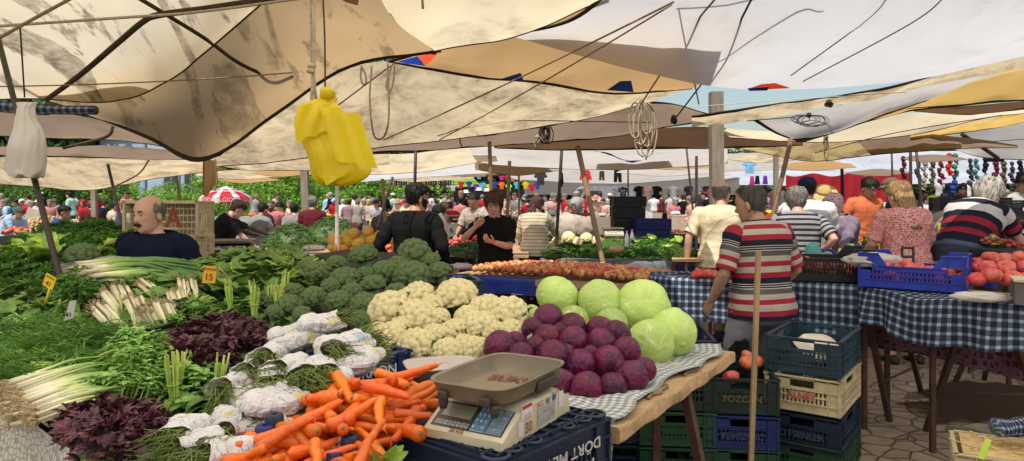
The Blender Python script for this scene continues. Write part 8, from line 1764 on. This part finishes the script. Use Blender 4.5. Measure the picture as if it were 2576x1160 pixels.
for i,(x,mt)in enumerate(ROW1):hang('shirt',x,462+4*math.sin(i*2),18,mt,['cyan','yellow','blue','neon orange','lime','cyan','yellow','red','blue','red','pale grey','charcoal','blue','violet'][i]+' top hanging in the lower row above the hat stall'+(' at its left' if x<1200 else ''),.5,'tops above the hat stall')
ROW2=[(1262,MAG,'magenta'),(1290,PINKP,'pink'),(1310,YELC,'mustard'),(1328,CYAN,'cyan'),(1342,SKYB,'sky blue'),(1205,CYAN,'turquoise'),(1232,PINKT,'dusty pink'),(1185,LIMEC,'lime'),(1220,BLK,'black'),(1275,RED,'red')]
for i,(x,mt,nm)in enumerate(ROW2):hang('shirt',x,440+3*math.sin(i),18,mt,nm+' child-size top in the upper hanging row',.45,'tops in the upper row')
for i in range(26):
 x=985+i*6.2;hang('trousers',x,452+2*math.sin(i*1.7),15,[CHAR,LGRY,BLK,RED,BLUEJ,TEAL][i%6],'narrow belt or strap hanging on the far rail left of centre',.34,'straps on the far rail',1.3)
for i in range(9):softbag('small handbag on the far rail, left of centre',PF(990+i*17,470+3*math.sin(i),15.2),.05,.03,.045,[RED,CHAR,MAR,LGRY,PINKT][i%5],i,'handbag')['group']='handbags on the far rail'
m=MB();m.tube([PF(960,440,15),PF(1150,440,15)],.015,6);m.tube([PF(960,465,15),PF(1150,465,15)],.015,6);tag(m.build('display_rail',IRON),'far metal rail carrying straps and handbags','rail')
m=MB();m.tube([PF(1100,436,18),PF(1370,432,18)],.015,6);m.tube([PF(1100,458,18),PF(1370,458,18)],.015,6);tag(m.build('display_rail',IRON),'far metal rails carrying the colourful tops','rail')
patch('lime green canopy showing between the hanging tops',M('lime canopy',(.45,.80,.12),(.4,.72,.1),transl=.6),[(1110,470,36),(1150,442,35),(1180,438,35),(1215,470,36)],'canopy')
ht=thing('hat_stall','hat stall with tiered dark shelves in the far middle','stall',tuple(PF(1200,560,19)));W_=300/FOC*F(19)
for i in range(4):
 m=MB();m.box((0,.35*i,.42*i-.3),(W_,.3,.03));m.build('shelf',DKW,ht,smooth=False)
m=MB();m.box((0,1.6,.3),(W_,.06,2.6));m.build('back_cloth',C('hat stall cloth',(.025,.018,.02)),ht,smooth=False)
HATM=MB();HATM.lathe([(.0,.10),(.07,.10),(.095,.08),(.10,.0),(.17,-.015),(.172,-.02),(.10,-.012)],16);HATMe=HATM.mesh('hat',BEIGE)
HC_=[(LGRY,'light grey'),(BEIGE,'beige'),(CREAM,'cream'),(MAR,'maroon'),(CHAR,'charcoal'),(WHT,'white'),(TAUPE,'taupe'),(PINKT,'dusty pink')]
hb=PF(1200,560,19)
for i in range(4):
 for j in range(20):
  mt,nm=HC_[(i*3+j*5+(j*j)%3)%8];o=link('hat',HATMe,None,hb+Vector((-W_/2+.12+j*W_/20,.35*i,.42*i-.27)));o.rotation_euler=(-.45,rnd.uniform(-.2,.2),0);setmat(o,mt);tag(o,nm+' hat on the '+['lowest','second','third','top'][i]+' shelf of the far hat stall','hat','hats on the far stall')
for x,y in((1205,478),(1225,480),(1172,484)):o=link('hat',HATMe,None,PF(x,y,16));setmat(o,WHT);tag(o,'white straw hat displayed above the hat shelves','hat','white hats above the shelves')
for j in range(12):
 mt,nm=HC_[(j*3)%8];o=link('hat',HATMe,None,PF(1298+j*9,505+12*(j%2),16));o.rotation_euler=(-.3,0,0);setmat(o,mt);tag(o,nm+' hat on the table right of the tasting woman','hat','hats on the table by the pink-shirted man')
m=MB();q=PF(1350,530,16);m.box((q.x,q.y+.2,q.z/2),(1.1,.6,q.z));tag(m.build('hat_table',C('dark red cover',(.1,.02,.025)),smooth=False),'dark red covered table with hats behind the tasting woman','table')
vx,vy=atF(1480,17);v=thing('white_van','white van parked behind the shirt mannequins','van',(vx,vy,0),.1);WP=M('van paint',(.72,.72,.72),rough=.35);GL=M('dark glass',(.06,.08,.09));m=MB()
prof=[(-1.0,.35),(-1.0,.9),(-.75,1.1),(-.30,1.85),(-.1,1.95),(2.4,1.95),(2.45,.35)]
m.rings([[Vector((x,y,z))for x,z in prof]for y in(-.9,-.86,.86,.9)]);m.build('body',WP,v,smooth=False);m=MB();m.add([(-.62,-.905,1.15),(.35,-.905,1.15),(.35,-.905,1.75),(-.25,-.905,1.75)],[(0,1,2,3)]);m.build('side_window',GL,v,smooth=False);m=MB();m.add([(-.77,-.8,1.12),(-.77,.8,1.12),(-.33,.75,1.82),(-.33,-.75,1.82)],[(0,3,2,1)]);m.build('windscreen',GL,v,smooth=False)
for x in(-.5,1.8):
 m=MB();m.tube([(x,-.95,.33),(x,-.75,.33)],.33,20);w_=m.build('wheel',M('tyre',(.02,.02,.02),rough=.8),v);m=MB();m.tube([(x,-.96,.33),(x,-.94,.33)],.19,16);m.build('rim',M('steel',(.4,.4,.4),metal=.8,rough=.4),w_)
m=MB();m.box((-.72,-.98,1.2),(.08,.14,.2),bev=.02);m.build('wing_mirror',BLK,v)
BUST=MB();rs=[]
for s,rx,ry,c in TORSO:rs.append([Vector((math.sin(a)*rx*1.05,c+math.cos(a)*ry,s))for a in[2*math.pi*j/14 for j in range(14)]])
BUST.rings(rs)
for sx in(-1,1):BUST.tube([(sx*.12,0,.46),(sx*.2,0,.44),(sx*.25,.01,.30)],[.07,.072,.07],10)
BME=BUST.mesh('shirt',WHT);NK=MB();NK.lathe([(.055,.52),(.05,.58),(.045,.60),(.0,.605)],10);NKM=NK.mesh('mannequin_neck',M('mannequin',(.6,.55,.5),rough=.5))
SKULL=dotmat('skull print',(.55,.53,.5),(.03,.03,.03),9,.3,'OBJ');SKULB=dotmat('skull print dark',(.03,.03,.03),(.5,.5,.5),10,.28,'OBJ')
def bust(px,py,d,mt,label,group=None,s=.8):
 p=PF(px,py,d);t=thing('mannequin_bust',label,'mannequin',(p.x,p.y,p.z),math.pi+rnd.uniform(-.2,.2),group);t.scale=(s,s,s);o=link('shirt',BME,t);setmat(o,mt);link('mannequin_neck',NKM,t)
B1=[(1490,SKULL,'white skull-print shirt'),(1509,SKULB,'black skull-print shirt'),(1528,WHT,'plain white shirt'),(1547,SKULL,'large skull shirt'),(1567,SKULB,'mixed skull shirt'),(1608,BLK,'black shirt with logo'),(1628,PEACH,'pinkish shirt'),(1651,BLK,'plain black shirt'),(1672,BEIGE,'beige shirt'),(1694,WHT,'white collared shirt'),(1714,BEIGE,'beige striped shirt'),(1733,CHAR,'charcoal vest'),(1754,LGRY,'pale striped shirt'),(1778,CHAR,'dark jacket'),(1798-5,GRY,'grey shirt')]
for i,(x,mt,nm)in enumerate(B1):bust(x,497-2*(i%2),16.5,mt,nm+' on a bust in the upper mannequin row, '+('left of' if x<1600 else 'behind')+' the crate tower','upper row of shirt busts',.78)
B2=[(1478,RED,'red T-shirt'),(1500,BLK,'black top'),(1530,CREAM,'cream top'),(1553,LGRY,'grey T-shirt'),(1663,MAR,'maroon top'),(1685,LGRY,'grey floral shirt'),(1705,MINT,'green print shirt'),(1645,WHT,'white top')]
for x,mt,nm in B2:bust(x,528,16,mt,nm+' on a bust in the lower mannequin row','lower row of shirt busts',.78)
B3=[(2052,PEACH,'pink blouse'),(1995,WHT,'white blouse'),(1970,LGRY,'pale blouse'),(1945,PINKT,'mauve blouse'),(2018,LGRY,'grey blouse'),(2063+10,BLK,'black jacket'),(2092,BRN,'brown jacket'),(2115,GREEN,'dark green jacket'),(2138,BLK,'black blazer'),(2395-5,NAVY,'navy top'),(2425,BLK,'black printed T-shirt'),(2452-18,WHT,'white printed T-shirt'),(2480,BRN,'brown top'),(2362,LGRY,'grey top')]
for x,mt,nm in B3:bust(x,512 if x<2300 else 490,13.5,mt,nm+' on a far bust '+('by the red curtain' if x<2300 else 'under the hanging caps'),'far busts at right',.72)
hang('skirt',1905,445,15,NAVY,'dark blue and purple scarves hanging behind the cream T-shirt man',.5);hang('skirt',1925,445,15,PPL,'purple scarf hanging behind the square post',.5);hang('skirt',1892,446,15,MAG,'pink scarf hanging next to the purple one',.5)
patch('dark hanging coats at the end of the shirt stall',CHAR,[(1795,470,25),(1740,500,26),(1790,540,25),(1830,520,24)],'coats')
m=MB();gr=[]
for i in range(13):
 t_=i/12;gr.append([PF(1977+(2287-1977)*j/60,(440 if j<40 else 438-(j-40)*.4)+4*math.sin(j*.35)+t_*78,12.5+.012*math.sin(j*.5)+.02*math.sin(j*1.1+t_*2)*t_)for j in range(61)])
m.sheet(gr);tag(m.build('red_curtain',M('red curtain cloth',(.42,.012,.025),(.34,.01,.02),ns=2,rough=.7,transl=.2)),'long bright red cloth screen behind the orange-shirted man','curtain')
m=MB();m.bar(PF(2118,425,12.4),PF(2120,500,12.4),.07);tag(m.build('folded_umbrella',BLK,smooth=False),'narrow black folded cloth hanging on the red screen','cloth')
CAPM=MB();CAPM.ellipsoid((0,0,0),(.10,.11,.10),12,8,f=lambda p:1 if p.z>-.1 else.75);CAPM.box((0,-.13,-.03),(.15,.12,.012));CAPMe=CAPM.mesh('cap',NAVY)
cols=[(2272,C('dim maroon',(.10,.02,.03)),'maroon',400,5),(2308,C('dim teal',(.02,.05,.07)),'dark teal',402,4),(2325,TAUPE,'taupe',398,6),(2345,BRN,'dark brown',398,6),(2365,MAR,'plum',400,5),(2388,RED,'red',392,4),(2403,GREEN,'green',392,4),(2400,BLUE,'blue',445,3),(2440,CHAR,'charcoal',405,5),(2455,TEAL,'grey-teal',405,4),(2478,NAVY,'navy',402,5),(2505,MAR,'wine red',412,4),(2525,BRN,'brown',412,4),(2545,CHAR,'black',412,5),(2565,NAVY,'dark navy',410,4),(2575,RED,'bright red',430,3)]
for x,mt,nm,y0,n_ in cols:
 for k in range(n_):
  o=link('cap',CAPMe,None,PF(x+3*math.sin(k*2.5),y0+k*14,11));o.rotation_euler=(.9+rnd.uniform(-.3,.3),rnd.uniform(-.4,.4),rnd.uniform(-.6,.6));setmat(o,mt);s=rnd.uniform(.55,.75);o.scale=(s,s,s);tag(o,nm+' cap in a hanging string at the right','cap',nm+' caps hanging in a string')
for i,(x0,x1,y0,d,mt,lb)in enumerate(((-80,340,566,15,CREAM,'pale covered far counter at left'),(540,860,560,15,LGRY,'grey covered far counter behind the parasol'),(860,1200,556,15.5,BEIGE,'beige covered far counter behind the shoppers'),(1330,1560,560,13,TAUPE,'cluttered far counter behind the grey headscarf'),(1690,1830,556,12.5,BEIGE,'far counter with papers left of the square post'),(1840,2300,556,12,CHAR,'dark far counter in front of the red screen'),(2290,2620,545,11.5,TAUPE,'far counter under the hanging caps'))):
 d=F(d);a,b=P(x0,y0-14,d),P(x1,y0-14,d);t=thing('far_counter',lb,'counter',((a.x+b.x)/2,d,0));m=MB();m.box((0,.35,a.z-.02),(b.x-a.x,.7,.04));m.build('countertop',mt,t,smooth=False);m=MB();m.box((0,.02,(a.z-.05)/2),(b.x-a.x,.03,a.z-.05));m.build('front_cloth',mt,t,smooth=False)
 r=random.Random(i+50)
 for k in range(int((b.x-a.x)/.55)):
  p=Vector((a.x+.2+k*.55,d+.25+r.uniform(-.1,.2),a.z));cl,nm=r.choice([(RED,'red'),(WHT,'white'),(LGRY,'pale grey'),(ORNG,'orange'),(GREEN,'green'),(BEIGE,'beige'),(YELC,'yellow')])
  softbag(nm+' goods heap on the '+lb,p,r.uniform(.12,.2),.15,r.uniform(.05,.09),cl,k+i,'goods_heap')['group']=nm+' goods on the '+lb
